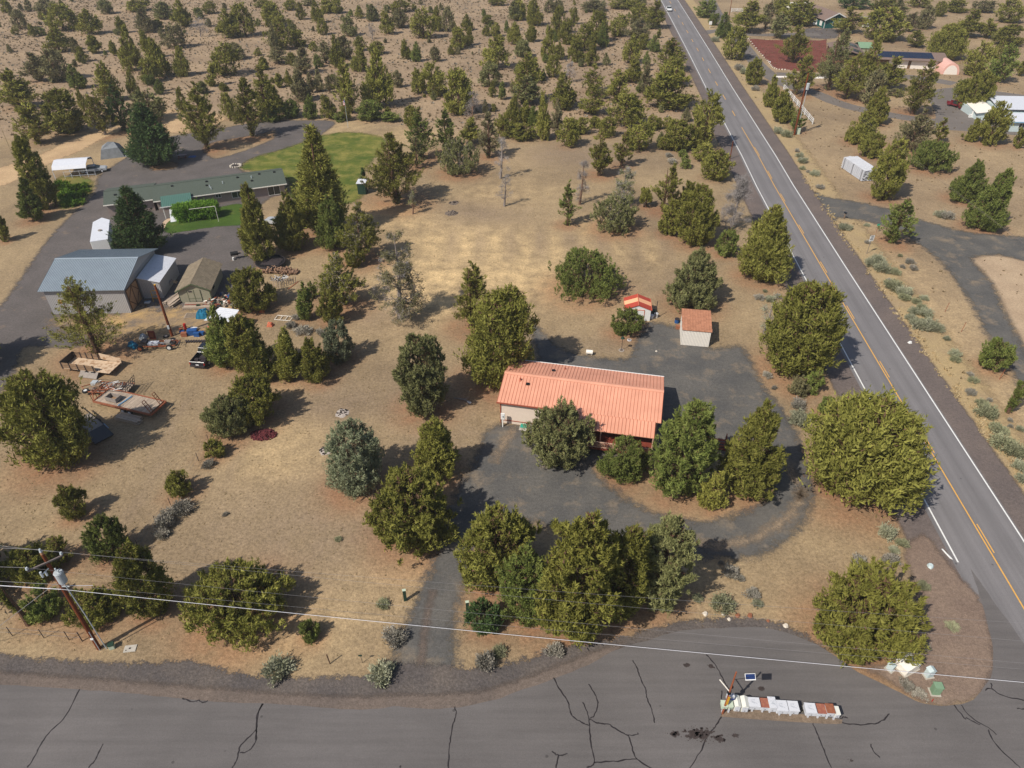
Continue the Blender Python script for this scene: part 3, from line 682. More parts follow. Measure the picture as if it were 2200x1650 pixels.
strip('centre_line', cutline(hwsm, -10, 181), .14, .023, M['yellow_line'])
def hx(y):
    for a, b in zip(hwsm[:-1], hwsm[1:]):
        if b[1] <= y <= a[1]: return a[0] + (b[0] - a[0]) * (y - a[1]) / (b[1] - a[1])
def ypx(y): return P(1600, y)[1]
for (a, b) in ((316, 335), (367, 384), (416, 433), (483, 502), (562, 586), (657, 685), (776, 811), (927, 973), (1126, 1188)):   # passing dashes beside the solid line
    y0, y1 = ypx(b), ypx(a); strip('lane_dash', [(hx(y0) + .31, y0), (hx(y1) + .31, y1)], .12, .023, M['yellow_line'])
for (a, b) in ((2, 8), (19, 24), (33, 38), (48, 54), (65, 71), (84, 90), (103, 110), (124, 131), (148, 157), (175, 184), (204, 214), (238, 249)):
    y0, y1 = ypx(b), ypx(a); strip('lane_dash', [(hx(y0), y0), (hx(y1), y1)], .17, .023, M['yellow_line'])
# street along the bottom and the junction
edge_n = [(-420, 1428), (-200, 1448), (0, 1470), (172, 1481), (300, 1492), (464, 1508), (550, 1511), (632, 1516), (714, 1523), (776, 1526), (844, 1518), (877, 1520), (945, 1523), (986, 1519), (1068, 1503), (1100, 1488), (1154, 1473), (1209, 1451), (1264, 1429), (1318, 1399), (1386, 1377), (1427, 1364), (1482, 1353), (1550, 1350), (1600, 1347), (1668, 1353), (1736, 1377), (1791, 1407), (1845, 1445), (1914, 1478), (1965, 1505), (2009, 1516), (2050, 1515), (2091, 1503), (2115, 1475), (2130, 1445), (2133, 1404), (2124, 1350), (2108, 1291)]
en = smooth_px(edge_n, False, 3)
crisp_sheet('street', en + [(44, 44), (46, 10), (46, -60), (-90, -60), (-90, 40)], .028, M['street'], .12)
off = lambda pts, d: [(x, y + d) for x, y in pts]
top_g = [(-420, 1375), (-200, 1390), (0, 1404), (55, 1413), (191, 1421), (327, 1424), (409, 1421), (464, 1437), (545, 1451), (659, 1458), (782, 1451), (823, 1445), (839, 1426), (975, 1432), (1000, 1440), (1100, 1422), (1180, 1400), (1240, 1385), (1330, 1372), (1400, 1352), (1455, 1337), (1520, 1332), (1600, 1326), (1660, 1336), (1740, 1368), (1800, 1402)]
fuzzy_sheet('street_shoulder_gravel', smooth_px(top_g, False, 3) + list(reversed([(x, y - .6) for x, y in en if x < 21.5])), .016, M['gravel_road'], .5, 1.5)
mid_g = [(-420, 1408), (0, 1444), (200, 1458), (400, 1474), (600, 1490), (760, 1497), (850, 1492), (960, 1492), (1060, 1478), (1150, 1448), (1250, 1410), (1340, 1378)]
fuzzy_sheet('street_shoulder_strip', smooth_px(mid_g, False, 3) + list(reversed([(x, y - .6) for x, y in en if x < 9])), .020, M['brownstrip'], .5, 1.0)
corner = [(1845, 1428), (1914, 1466), (1965, 1500), (2009, 1514), (2050, 1514), (2091, 1502), (2115, 1474), (2130, 1444), (2133, 1404), (2124, 1350), (2106, 1291), (2040, 1215), (1985, 1150), (1945, 1180), (1960, 1240), (1975, 1330), (1960, 1400), (1900, 1430)]
fuzzy_sheet('corner_gravel', smooth_px(corner, True, 3), .020, M['pebbles'], .5, .9)
# right property drive: yard, loop, lane to the street
yard = [(844, 1440), (864, 1358), (891, 1304), (913, 1249), (932, 1205), (954, 1127), (986, 1045), (1014, 1005), (1027, 969), (1041, 936), (1070, 912), (1130, 905), (1160, 790), (1141, 720), (1150, 700), (1200, 745), (1264, 766), (1345, 772), (1362, 750), (1375, 720), (1400, 695), (1454, 705), (1523, 748), (1585, 744), (1605, 761), (1618, 788), (1649, 845), (1668, 862), (1704, 917), (1725, 977), (1742, 1032), (1745, 1073), (1723, 1127), (1668, 1174), (1610, 1196), (1536, 1199), (1480, 1195), (1400, 1180), (1250, 1150), (1140, 1120), (1060, 1130), (1015, 1180), (1005, 1230), (986, 1295), (973, 1364), (976, 1432), (910, 1475)]
hole = smooth_px([(1275, 1000), (1291, 1028), (1332, 1062), (1373, 1089), (1427, 1109), (1509, 1121), (1560, 1112), (1618, 1093), (1652, 1062), (1668, 1012), (1640, 965), (1600, 955), (1540, 975), (1450, 980), (1350, 985)], True, 3)
fuzzy_sheet('gravel_drive', smooth_px(yard, True, 3), .008, M['gravel2'], .5, 1.6, holes=[hole])
def ribbon(name, px, wd, z, mat, step=.3, mg=.5):
    ln = smooth_px(px, False, 4); L, Rr = [], []
    for i, p in enumerate(ln):
        a = ln[max(i - 1, 0)]; b = ln[min(i + 1, len(ln) - 1)]; dx, dy = b[0] - a[0], b[1] - a[1]; q = math.hypot(dx, dy) or 1
        L.append((p[0] - dy / q * wd / 2, p[1] + dx / q * wd / 2)); Rr.append((p[0] + dy / q * wd / 2, p[1] - dx / q * wd / 2))
    return fuzzy_sheet(name, L + Rr[::-1], z, mat, step, mg)
ribbon('wheel_track', [(1725, 1050), (1712, 1085), (1680, 1120), (1630, 1150), (1560, 1172), (1505, 1168)], .55, .012, M['track'])
ribbon('wheel_track', [(1700, 1010), (1716, 1045), (1720, 1070)], .5, .012, M['track'])
ribbon('wheel_track', [(1105, 925), (1080, 955), (1062, 990)], .6, .012, M['track'])
ribbon('wheel_track', [(930, 1270), (912, 1360), (900, 1470)], .5, .012, M['brownstrip'])
# left property
ldrive = [(-160, 800), (-60, 700), (0, 659), (54, 585), (104, 514), (153, 463), (182, 440), (205, 412), (212, 380), (238, 360), (262, 345), (283, 332), (340, 310), (371, 293), (404, 288), (480, 275), (573, 260), (645, 259), (718, 261), (700, 282), (667, 301), (604, 322), (550, 337), (526, 349), (518, 366), (600, 400), (560, 440), (524, 482), (515, 509), (530, 545), (548, 575), (490, 640), (440, 690), (455, 715), (350, 712), (259, 722), (191, 741), (120, 747), (50, 747), (27, 809), (0, 842), (-80, 950)]
isl = smooth_px([(436, 318), (470, 303), (560, 288), (588, 280), (592, 293), (572, 306), (500, 332), (458, 340)], True, 3)
isl2 = smooth_px([(318, 352), (345, 345), (378, 350), (375, 362), (330, 366)], True, 3)
lawn_front_px = [(357, 479), (352, 493), (366, 501), (409, 495), (464, 487), (513, 484), (530, 478), (522, 440), (474, 445), (395, 471), (365, 471)]
fuzzy_sheet('gravel_drive', smooth_px(ldrive, True, 3), .008, M['gravel'], .6, 1.4, holes=[isl, isl2])
fuzzy_sheet('straw_patch', smooth_px([(262, 672), (300, 655), (345, 668), (380, 660), (440, 672), (470, 690), (440, 712), (340, 716), (240, 722), (150, 712), (110, 690), (160, 684)], True, 3), .012, sheet_material('trampled_straw', srgb(176, 146, 100), srgb(140, 120, 96), 3.0, sharp=1.2, worn=srgb(104, 96, 90), wornthr=(.45, .6)), .6, 2.2)
fuzzy_sheet('lawn', smooth_px([(518, 360), (550, 338), (604, 322), (667, 300), (700, 290), (741, 284), (790, 288), (826, 298), (830, 312), (804, 341), (782, 365), (776, 385), (775, 425), (720, 440), (650, 425), (610, 380), (560, 370)], True, 3), .012, M['lawn'], .6, 1.6)
fuzzy_sheet('lawn', smooth_px(lawn_front_px, True, 3), .012, M['lawn2'], .4, .6)
M['path'] = pm('concrete_path', srgb(190, 166, 140), .9, .12, 3)
crisp_sheet('path', smooth_px([(352, 492), (346, 489), (350, 478), (360, 470), (368, 471), (358, 480)], True, 3), .016, M['path'])
fuzzy_sheet('garden_bed', smooth_px([(122, 384), (165, 378), (200, 392), (186, 425), (150, 446), (120, 440)], True, 3), .004, sheet_material('garden_soil_green', srgb(96, 104, 50), srgb(128, 112, 64), 1.3, sharp=.8), .5, 1.2)
fuzzy_sheet('dirt_track', smooth_px([(92, 330), (150, 300), (230, 275), (255, 268), (262, 278), (215, 300), (170, 325), (120, 345), (60, 375), (0, 400), (-60, 400), (-40, 375)], True, 3), .004, M['dirtroad'], .8, 1.6)
fuzzy_sheet('dirt_clearing', smooth_px([(350, 240), (390, 236), (470, 246), (478, 262), (400, 285), (352, 282), (345, 262)], True, 3), .004, M['dirtroad'], .8, 1.6)
# right side: fork road, upper lanes and yards
fork = [(1738, 412), (1775, 423), (1818, 430), (1897, 446), (1954, 465), (2009, 482), (2091, 501), (2200, 509), (2330, 515), (2330, 575), (2200, 560), (2145, 547), (2085, 553), (2104, 577), (2132, 613), (2159, 673), (2200, 749), (2290, 930), (2320, 1030), (2240, 905), (2189, 822), (2173, 795), (2118, 714), (2096, 667), (2050, 596), (2009, 550), (1963, 517), (1943, 501), (1900, 485), (1845, 472), (1800, 468), (1786, 474)]
fuzzy_sheet('side_road', smooth_px(fork, True, 2), .008, M['gravel2'], .7, 1.6)
fuzzy_sheet('dirt_clearing', smooth_px([(2085, 555), (2145, 548), (2210, 560), (2330, 575), (2330, 900), (2260, 860), (2200, 745), (2159, 668), (2132, 610), (2104, 577)], True, 2), .004, sheet_material('pale_bare_dirt', srgb(162, 140, 116), srgb(176, 154, 128), 1.2, sharp=.8), 1.0, 1.6)
def road_px(name, px, wd, z, mat): 
    ln = smooth_px(px, False, 4); L, Rr = [], []
    for i, p in enumerate(ln):
        a = ln[max(i - 1, 0)]; b = ln[min(i + 1, len(ln) - 1)]; dx, dy = b[0] - a[0], b[1] - a[1]; q = math.hypot(dx, dy) or 1
        L.append((p[0] - dy / q * wd / 2, p[1] + dx / q * wd / 2)); Rr.append((p[0] + dy / q * wd / 2, p[1] - dx / q * wd / 2))
    return crisp_sheet(name, L + Rr[::-1], z, mat, .15)
road_px('lane', [(1515, -25), (1535, 20), (1556, 50), (1580, 78), (1604, 108), (1625, 135), (1655, 162), (1690, 182), (1750, 200), (1791, 218), (1845, 234), (1941, 252), (2010, 262)], 5.0, .008, M['drive_asphalt'])
road_px('lane', [(1500, 74), (1540, 66), (1585, 72), (1640, 75), (1700, 74), (1760, 74)], 5.0, .0125, M['drive_asphalt'])
fuzzy_sheet('yard_pavement', smooth_px([(1730, 62), (1775, 60), (1800, 66), (1795, 82), (1745, 82), (1728, 74)], True, 2), .006, M['gravel'], 1, 1.5)
road_px('lane', [(1670, 160), (1764, 163), (1860, 168), (1960, 166), (2050, 180)], 5.5, .006, M['drive_asphalt'])
crisp_sheet('yard_pavement', smooth_px([(1990, 200), (2050, 188), (2130, 195), (2210, 205), (2300, 215), (2300, 300), (2200, 292), (2118, 284), (2050, 280), (2008, 274), (2010, 240)], True, 3), .010, M['drive_asphalt'], .2)
fuzzy_sheet('cinder_yard', smooth_px([(1608, 84), (1650, 86), (1764, 87), (1775, 88), (1775, 158), (1764, 156), (1695, 151), (1664, 147), (1649, 131), (1628, 108)], True, 2), .004, M['redcinder'], .8, 1.0)
# tar seals on cracks
CR = [('O', [(330, 940), (380, 1040), (440, 1130), (465, 1230), (530, 1280), (605, 1320)]), ('O', [(600, 990), (655, 1070), (675, 1150), (650, 1230), (620, 1258)]), ('O', [(560, 1135), (600, 1230), (612, 1330), (620, 1450), (650, 1605), (590, 1650)]),
      ('O', [(612, 1265), (680, 1300), (760, 1305), (830, 1350), (910, 1390), (985, 1388), (990, 1375)]), ('O', [(915, 1395), (940, 1470), (985, 1580), (1120, 1665)]), ('O', [(650, 1607), (800, 1600), (880, 1590), (985, 1580)]),
      ('O', [(950, 805), (985, 860), (1010, 940), (1050, 1030), (1065, 1110), (1100, 1190), (1123, 1298)]), ('O', [(1530, 760), (1600, 835), (1650, 930), (1690, 1005), (1730, 1050)]), ('O', [(1650, 1045), (1652, 1110)]),
      ('O', [(1660, 1225), (1610, 1310), (1540, 1400), (1480, 1530), (1400, 1650)]), ('O', [(315, 1522), (360, 1550), (440, 1540)]), ('O', [(365, 1550), (345, 1650)]),
      ('N', [(1565, 1170), (1578, 1230), (1550, 1320), (1530, 1440), (1520, 1560), (1512, 1660)]), ('N', [(50, 1143), (10, 1230), (5, 1330), (0, 1430)]), ('N', [(1138, 1630), (1136, 1660)]),
      ('M', [(630, 1030), (520, 1240), (400, 1360), (330, 1450), (280, 1550), (215, 1650)]), ('M', [(815, 1460), (760, 1570), (700, 1650)]), ('M', [(1440, 1102), (1510, 1128), (1560, 1120), (1600, 1135), (1640, 1122)]),
      ('M', [(2075, 1145), (2030, 1230), (2018, 1350), (1900, 1470), (1870, 1580), (1830, 1650)]), ('M', [(2018, 1355), (2020, 1430), (1960, 1515), (1890, 1532)]),
      ('Q', [(735, 1290), (850, 1308), (1000, 1305), (1080, 1280), (1140, 1222)]), ('Q', [(750, 1265), (780, 1250), (810, 1258)]), ('Q', [(535, 1298), (580, 1400), (625, 1510), (680, 1650)]),
      ('Q', [(990, 1465), (1015, 1520), (1062, 1568)]), ('Q', [(1645, 1155), (1740, 1270)]), ('Q', [(1705, 1153), (1780, 1250), (1920, 1335), (1985, 1390)]), ('Q', [(1740, 1255), (1850, 1310)]), ('Q', [(1915, 1345), (1965, 1450), (2060, 1550), (2170, 1650)]),
      ('Q', [(1890, 1040), (1940, 1025), (2030, 1080), (2200, 1118)]), ('Q', [(1940, 985), (1945, 1025)]), ('Q', [(2145, 1183), (2230, 1186)])]
rc = random.Random(3)
for reg, pts in CR:
    q = smooth_px([U(reg, *p) for p in pts], False, 5)
    q = [(x + rc.uniform(-.04, .04), y + rc.uniform(-.04, .04)) for x, y in q]
    me_w = .095
    V_, F_ = [], []
    for i, p in enumerate(q):
        a = q[max(i - 1, 0)]; b = q[min(i + 1, len(q) - 1)]; dx, dy = b[0] - a[0], b[1] - a[1]; L_ = math.hypot(dx, dy) or 1; wv = me_w * rc.uniform(.6, 1.35) / 2
        V_ += [(p[0] - dy / L_ * wv, p[1] + dx / L_ * wv, .0325), (p[0] + dy / L_ * wv, p[1] - dx / L_ * wv, .0325)]
        if i: F_.append((2 * i - 1, 2 * i - 2, 2 * i, 2 * i + 1))
    me = bpy.data.meshes.new('crack_seal'); me.from_pydata(V_, [], F_); me.materials.append(M['tar']); me.update()
    o = bpy.data.objects.new('crack_seal', me); COL.objects.link(o); struct(o)
# oil stains: clusters of irregular drops
def stain(name, cx, cy, rx, ry, n, seed, smin=.04, smax=.22, mat='oil'):
    rr = random.Random(seed); b_ = MB(); X0, Y0 = P(cx, cy)
    for _ in range(n):
        a = rr.uniform(0, 6.28); d = abs(rr.gauss(0, .5)); x = X0 + math.cos(a) * d * rx; y = Y0 + math.sin(a) * d * ry; s_ = rr.uniform(smin, smax) * (1.2 - min(d, 1))
        k = 7; b_.add([(x + math.cos(6.283 * i / k) * s_ * rr.uniform(.6, 1.5), y + math.sin(6.283 * i / k) * s_ * rr.uniform(.5, 1.1), .033 + .0004 * (_ % 9)) for i in range(k)], [tuple(range(k))], M[mat])
    o = b_.build(name); struct(o)
stain('oil_stain', 1500, 1578, 1.7, .7, 220, 1)
stain('oil_stain', 1450, 1576, .6, .4, 26, 2); stain('oil_stain', 1545, 1587, .9, .4, 30, 3); stain('oil_stain', 1580, 1580, .5, .25, 12, 4)
stain('oil_stain', 1636, 1480, .3, .2, 14, 5); stain('oil_stain', 1476, 1430, .3, .2, 6, 6); stain('oil_stain', 1830, 1635, .4, .3, 12, 7, .03, .09); stain('oil_stain', 1528, 1432, .8, .3, 5, 8)
M['dust'] = pm('pale_dust', srgb(150, 136, 126), .95, .1, 4)
M['ash'] = pm('ash', srgb(168, 158, 150), .95, .2, 6, .5, 9)
M['char'] = pm('charcoal', srgb(58, 52, 50), .95, .3, 6, .5, 9)
def ash_ring(x, y, r, label, dark=False):
    X0, Y0 = P(x, y); t = thing('burn_pile', label, 'ash pile', (X0, Y0, 0)); rr = random.Random(int(x))
    a_ = MB(); k = 16; pts = [(math.cos(6.283 * i / k) * r * rr.uniform(.75, 1.2), math.sin(6.283 * i / k) * r * rr.uniform(.75, 1.2)) for i in range(k)]
    a_.add([(px_, py_, .012) for px_, py_ in pts] + [(px_ * .5, py_ * .5, .07) for px_, py_ in pts] + [(0, 0, .10)], [(i, (i + 1) % k, (i + 1) % k + k, i + k) for i in range(k)] + [(i + k, (i + 1) % k + k, 2 * k) for i in range(k)], M['ash'] if not dark else M['gravel_dk'])
    a_.build('ash_bed', t)
    c_ = MB()
    for _ in range(22):
        a = rr.uniform(0, 6.28); d = rr.uniform(.1, .9) * r; s_ = rr.uniform(.05, .16); c_.box(math.cos(a) * d - s_, math.cos(a) * d + s_, math.sin(a) * d - s_ * .5, math.sin(a) * d + s_ * .5, .03, .14, M['char'], rr.uniform(0, 3))
    c_.build('charred_wood', t, kind='stuff')
M['gravel_dk'] = pm('dark_pit_soil', srgb(112, 100, 90), .95, .3, 5, .6, 8)
ash_ring(735, 887, .9, 'grey ash patch with charred bits in the dry field')
ash_ring(700, 968, .8, 'pale ash patch beside the blue green juniper')
ash_ring(975, 436, 1.0, 'dark round burn ring, the farther of two in the straw lot', True)
ash_ring(971, 458, 1.3, 'dark round burn ring, the nearer of two in the straw lot', True)
#PART2
# ------------------------------------------------------------------ trees
def profile(shape, t):
    if shape == 'c': return np.clip(t / .10, 0, 1) ** .5 * (1 - t) ** .62 * 1.10 + .02
    if shape == 'p': return np.clip((t - .03) / .10, 0, 1) ** .6 * (1 - t) ** .78 * 1.12 + .02
    if shape == 'k': return np.clip(t / .12, 0, 1) ** .5 * (1 - t ** 2.2) ** .7
    if shape == 'w': return np.sqrt(np.clip(1 - (2 * t - .85) ** 2 * .75, 0.02, 1)) * np.clip(t / .06 + .3, 0, 1)
    if shape == 's': return np.clip((t - .12) / .16, 0, 1) ** .7 * (1 - t) ** .78 * 1.25 + .02
    return np.clip(t / .22 + .30, 0, 1) ** .8 * np.sqrt(np.clip(1 - (np.clip(t - .34, 0, 1) / .66) ** 2.0, 0, 1)) * 1.0 + .02
def crown_tris(rng, h, r, shape, leaf, ntri, brown=.06):
    """foliage as small sprays gathered in plumes on irregular boughs"""
    rc = .30 + .045 * r + .02 * h
    if leaf > .5: rc *= 1.25
    per = 36 if leaf < .42 else 14
    nc = max(24, int(ntri / per))
    # side boughs give the outline its lumps and gaps
    nb = int(8 + 1.4 * h * (r ** .5)); bt = rng.uniform(0, 1, nb) ** (1.0); bth = rng.uniform(0, 2 * np.pi, nb); bk = rng.normal(0, .17 if shape != 's' else .24, nb)
    def sample(n):
        t = rng.uniform(0, 1, n * 4); f = profile(shape, t); keep = rng.uniform(0, f.max(), len(t)) < f + .12; t = t[keep][:n]
        return t
    area = 2 * math.pi * r * h * .62 + 2 * r * r; ntip = int(max(10, area / (1.15 if shape != 's' else 1.7) * (1.25 if h != 7.0 else 1.35)))
    bt = sample(ntip); ntip = len(bt); bth = rng.uniform(0, 2 * np.pi, ntip); bk = 1 + rng.normal(0, .17 if shape not in 'sw' else .24, ntip)
    ph = rng.uniform(0, 6.28, 4)
    pick = rng.integers(0, ntip, nc); sg = .30 if leaf < .5 else .36
    benv = profile(shape, bt[pick]) * bk[pick] * (1 + .10 * np.sin(2 * bth[pick] + ph[0]) + .07 * np.sin(3 * bth[pick] + 5 * bt[pick] + ph[1]))
    loose = rng.uniform(0, 1, nc) < .10
    t = np.clip(np.where(loose, np.resize(sample(nc), nc), bt[pick] + rng.normal(0, sg * .8, nc) / h), 0.0, .995); n = nc
    th = np.where(loose, rng.uniform(0, 2 * np.pi, nc), bth[pick] + rng.normal(0, sg, nc) / np.maximum(benv * r, .5))
    env = np.where(loose, profile(shape, t) * .88, np.minimum(benv, profile(shape, t) * 1.25 + .08))
    if shape == 's':                                    # holes between boughs
        g = np.sin(3 * th + ph[3] + 4 * t) * np.sin(11 * t + ph[0]); kp = g < .55; t, th, env = t[kp], th[kp], env[kp]; n = len(t)
    rho = np.clip(rng.uniform(0, 1, n) ** (.33 if shape != 's' else .55), 0, 1) * env * r
    lean = rng.normal(0, .05, 2) * h
    cx = rho * np.cos(th) + lean[0] * t; cy = rho * np.sin(th) + lean[1] * t
    cz = t * h * (1 if shape in 'cpk' else .97) + rng.normal(0, .12, n) + (rho / max(r, .1)) * .06 * h * (1 - t)
    cz = np.clip(cz, .15, h * 1.02)
    up = .82 if shape in 'ocwk' else .45
    ax = np.stack([np.cos(th) * (1 - up) + rng.normal(0, .22, n), np.sin(th) * (1 - up) + rng.normal(0, .22, n), up + rng.normal(0, .18, n)], 1)
    ax /= np.linalg.norm(ax, axis=1)[:, None]
    size = rc * (.80 if leaf < .42 else .95) * rng.uniform(.6, 1.4, n) * np.clip(1.15 - .55 * t, .45, 1.2)
    rep = per; N = n * rep
    C = np.repeat(np.stack([cx, cy, cz], 1), rep, 0); A = np.repeat(ax, rep, 0); S = np.repeat(size, rep)
    a = rng.uniform(-.75, 1.45, N); taper = np.clip(1.1 - .55 * np.abs(a), .22, 1)
    rad = rng.normal(0, 1, (N, 3)); rad -= A * np.sum(rad * A, 1)[:, None]; rad /= np.linalg.norm(rad, axis=1)[:, None] + 1e-6
    pos = C + A * (a * S)[:, None] + rad * (rng.uniform(.2, 1, N) ** .5 * S * taper * .68)[:, None]
    d = A * .8 + rad * .5 + rng.normal(0, .30, (N, 3)); d /= np.linalg.norm(d, axis=1)[:, None]
    s = np.cross(d, rng.normal(0, 1, (N, 3))); s /= np.linalg.norm(s, axis=1)[:, None] + 1e-6
    L = leaf * rng.uniform(.6, 1.35, N); W = L * .36
    p0 = pos - d * (L * .45)[:, None] - s * (W * .5)[:, None]; p1 = pos - d * (L * .35)[:, None] + s * (W * .5)[:, None]; p2 = pos + d * (L * .65)[:, None]
    V = np.stack([p0, p1, p2], 1).reshape(-1, 3); V[:, 2] = np.maximum(V[:, 2], .02)
    F = np.arange(N * 3, dtype=np.int32).reshape(-1, 3)
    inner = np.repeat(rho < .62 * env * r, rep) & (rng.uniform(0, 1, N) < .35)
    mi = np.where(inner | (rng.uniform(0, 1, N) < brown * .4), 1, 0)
    return V, F, mi
def trunk_mb(rng, h, r, mat, limbs=9, th=.9, thick=None, bare=0.0):
    b = MB(); w0 = thick or (.05 + .022 * h); lean = rng.normal(0, .03, 2) * h
    pts = [(lean[0] * t + .05 * math.sin(5 * t) * w0 * 4, lean[1] * t, h * th * t) for t in np.linspace(0, 1, 6)]
    b.tube(pts, [w0 * (1.25 - 1.1 * t) for t in np.linspace(0, 1, 6)], mat, 7)
    for i in range(limbs):
        t = rng.uniform(.12 + bare, .85); a = rng.uniform(0, 6.283); L = r * (1 - t) ** .6 * rng.uniform(.5, .95)
        x, y, z = lean[0] * t, lean[1] * t, h * th * t; q = w0 * (1 - t) * .45
        b.tube([(x, y, z), (x + math.cos(a) * L * .5, y + math.sin(a) * L * .5, z + L * .28), (x + math.cos(a + .2) * L, y + math.sin(a + .2) * L, z + L * .8)], [q, q * .65, q * .2], mat, 5, False)
    return b
rngs = np.random.default_rng(11)
PROTO = {}
def proto_far(shape, tint, k):
    key = (shape, tint if tint != 'yellow' else 'olive', k)
    if key in PROTO: return PROTO[key]
    rg = np.random.default_rng(abs(hash((ord(shape), k, len(tint), ord(tint[0]), ord(tint[1])))) % 100000)
    V, F, mi = crown_tris(rg, 1 * 7.0, 2.1 if shape != 'k' else 1.2, shape, .46, [4200, 5400, 6200, 3600, 4800][k])
    sc = np.array([1 / (2.1 if shape != 'k' else 1.2), 1 / (2.1 if shape != 'k' else 1.2), 1 / 7.0]); V = V * sc
    me = mesh_np('juniper_crown', V, F, [M[tint], M['deadbrown'] if shape in 's' else M['bark']], mi)
    tb = trunk_mb(rg, 7.0, 2.1, M['bark'], 4, .8); tb.v = [(x * sc[0], y * sc[1], z * sc[2]) for x, y, z in tb.v]; tm = tb.mesh('trunk')
    PROTO[key] = (me, tm); return PROTO[key]
for i, t in enumerate(TREES):
    X, Y, h, r, shape, tint = t['X'], t['Y'], t['h'], t['r'], t['shape'], t['tint']
    kindname = 'pine_tree' if (tint == 'dark' and shape in 'ps') or 'pinon' in t['label'] else ('juniper_shrub' if h < 3.0 or shape == 'w' else 'juniper_tree')
    d = depth_of(X, Y, h / 2); small = t.get('far') and (t['w'] < 60 or True)
    dx = rngs.normal(0, 1)
    if t.get('far'):
        me, tm = proto_far(shape, tint, int(rngs.integers(0, 4)))
        root = thing(kindname, t['label'], 'tree', (X, Y, 0), rngs.uniform(0, 6.28), t['group'])
        for nm, m_ in (('crown', me), ('trunk', tm)):
            o = bpy.data.objects.new(nm, m_); COL.objects.link(o); o.parent = root; o.scale = (r * 1.18, r * 1.18, h * 1.04)
        continue
    rg = np.random.default_rng(100 + i)
    rr = r * (.92 if shape in 'ow' and r > 2.2 else .97)
    leaf = min(.40, max(.235, d * .0030)); area = 2 * math.pi * rr * h * .75 + 3 * rr * rr
    cover = .8 if 'ragged' in t['label'] else {'s': 1.5, 'w': 2.6, 'p': 4.2}.get(shape, 4.0)
    if tint == 'grey' and shape == 'w' or tint == 'blue': cover *= .8
    leaf = max(leaf, math.sqrt(area * cover * 1.15 / (30000 * .2)))
    ntri = int(min(30500, max(1500, area * cover * 1.15 / (leaf * leaf * .20))))
    V, F, mi = crown_tris(rg, h, rr, shape, leaf, ntri, .12 if shape == 's' else .06)
    root = thing(kindname, t['label'], t['cat'], (X, Y, 0))
    barkm = M['bark'] if shape != 'w' or tint != 'grey' else M['deadwood']
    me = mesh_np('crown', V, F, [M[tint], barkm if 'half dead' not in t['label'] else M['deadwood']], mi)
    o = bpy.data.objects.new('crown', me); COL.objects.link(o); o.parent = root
    bt_ = M['deadwood'] if 'pale twisted' in t['label'] or (shape == 'w' and tint == 'grey') else M['bark']
    trunk_mb(rg, h, rr, bt_, 12 if shape in 'sw' else 7, .9 if shape in 'cps' else .7, bare=.1 if shape == 's' else 0).build('trunk', root)
# saplings dotted through the scrub
rsp = np.random.default_rng(41); sp_poly = np.array([P(*p) for p in ((-40, 260), (240, 225), (560, 215), (780, 235), (900, 260), (1300, 270), (1500, 260), (1400, 0), (-250, 0))])
cand = rsp.uniform(sp_poly.min(0), sp_poly.max(0), (620, 2)); cand = cand[sdist(cand[:, 0], cand[:, 1], sp_poly) > 0][:175]
for (X, Y) in cand:
    tint = ['olive', 'green', 'dull', 'grey'][int(rsp.integers(0, 4))]; me, tm = proto_far(['c', 'o', 'k'][int(rsp.integers(0, 3))], tint, int(rsp.integers(0, 5))); h = rsp.uniform(.9, 3.4)
    o = bpy.data.objects.new('juniper_sapling', me); COL.objects.link(o); o.location = (X, Y, 0); q = h * rsp.uniform(.28, .5); o.scale = (q, q, h); o.rotation_euler = (rsp.normal(0, .06), rsp.normal(0, .06), rsp.uniform(0, 6.28))
    o['label'] = 'very small juniper sapling dotted in the far scrub'; o['category'] = 'tree'; o['group'] = 'saplings dotted through the far scrub'
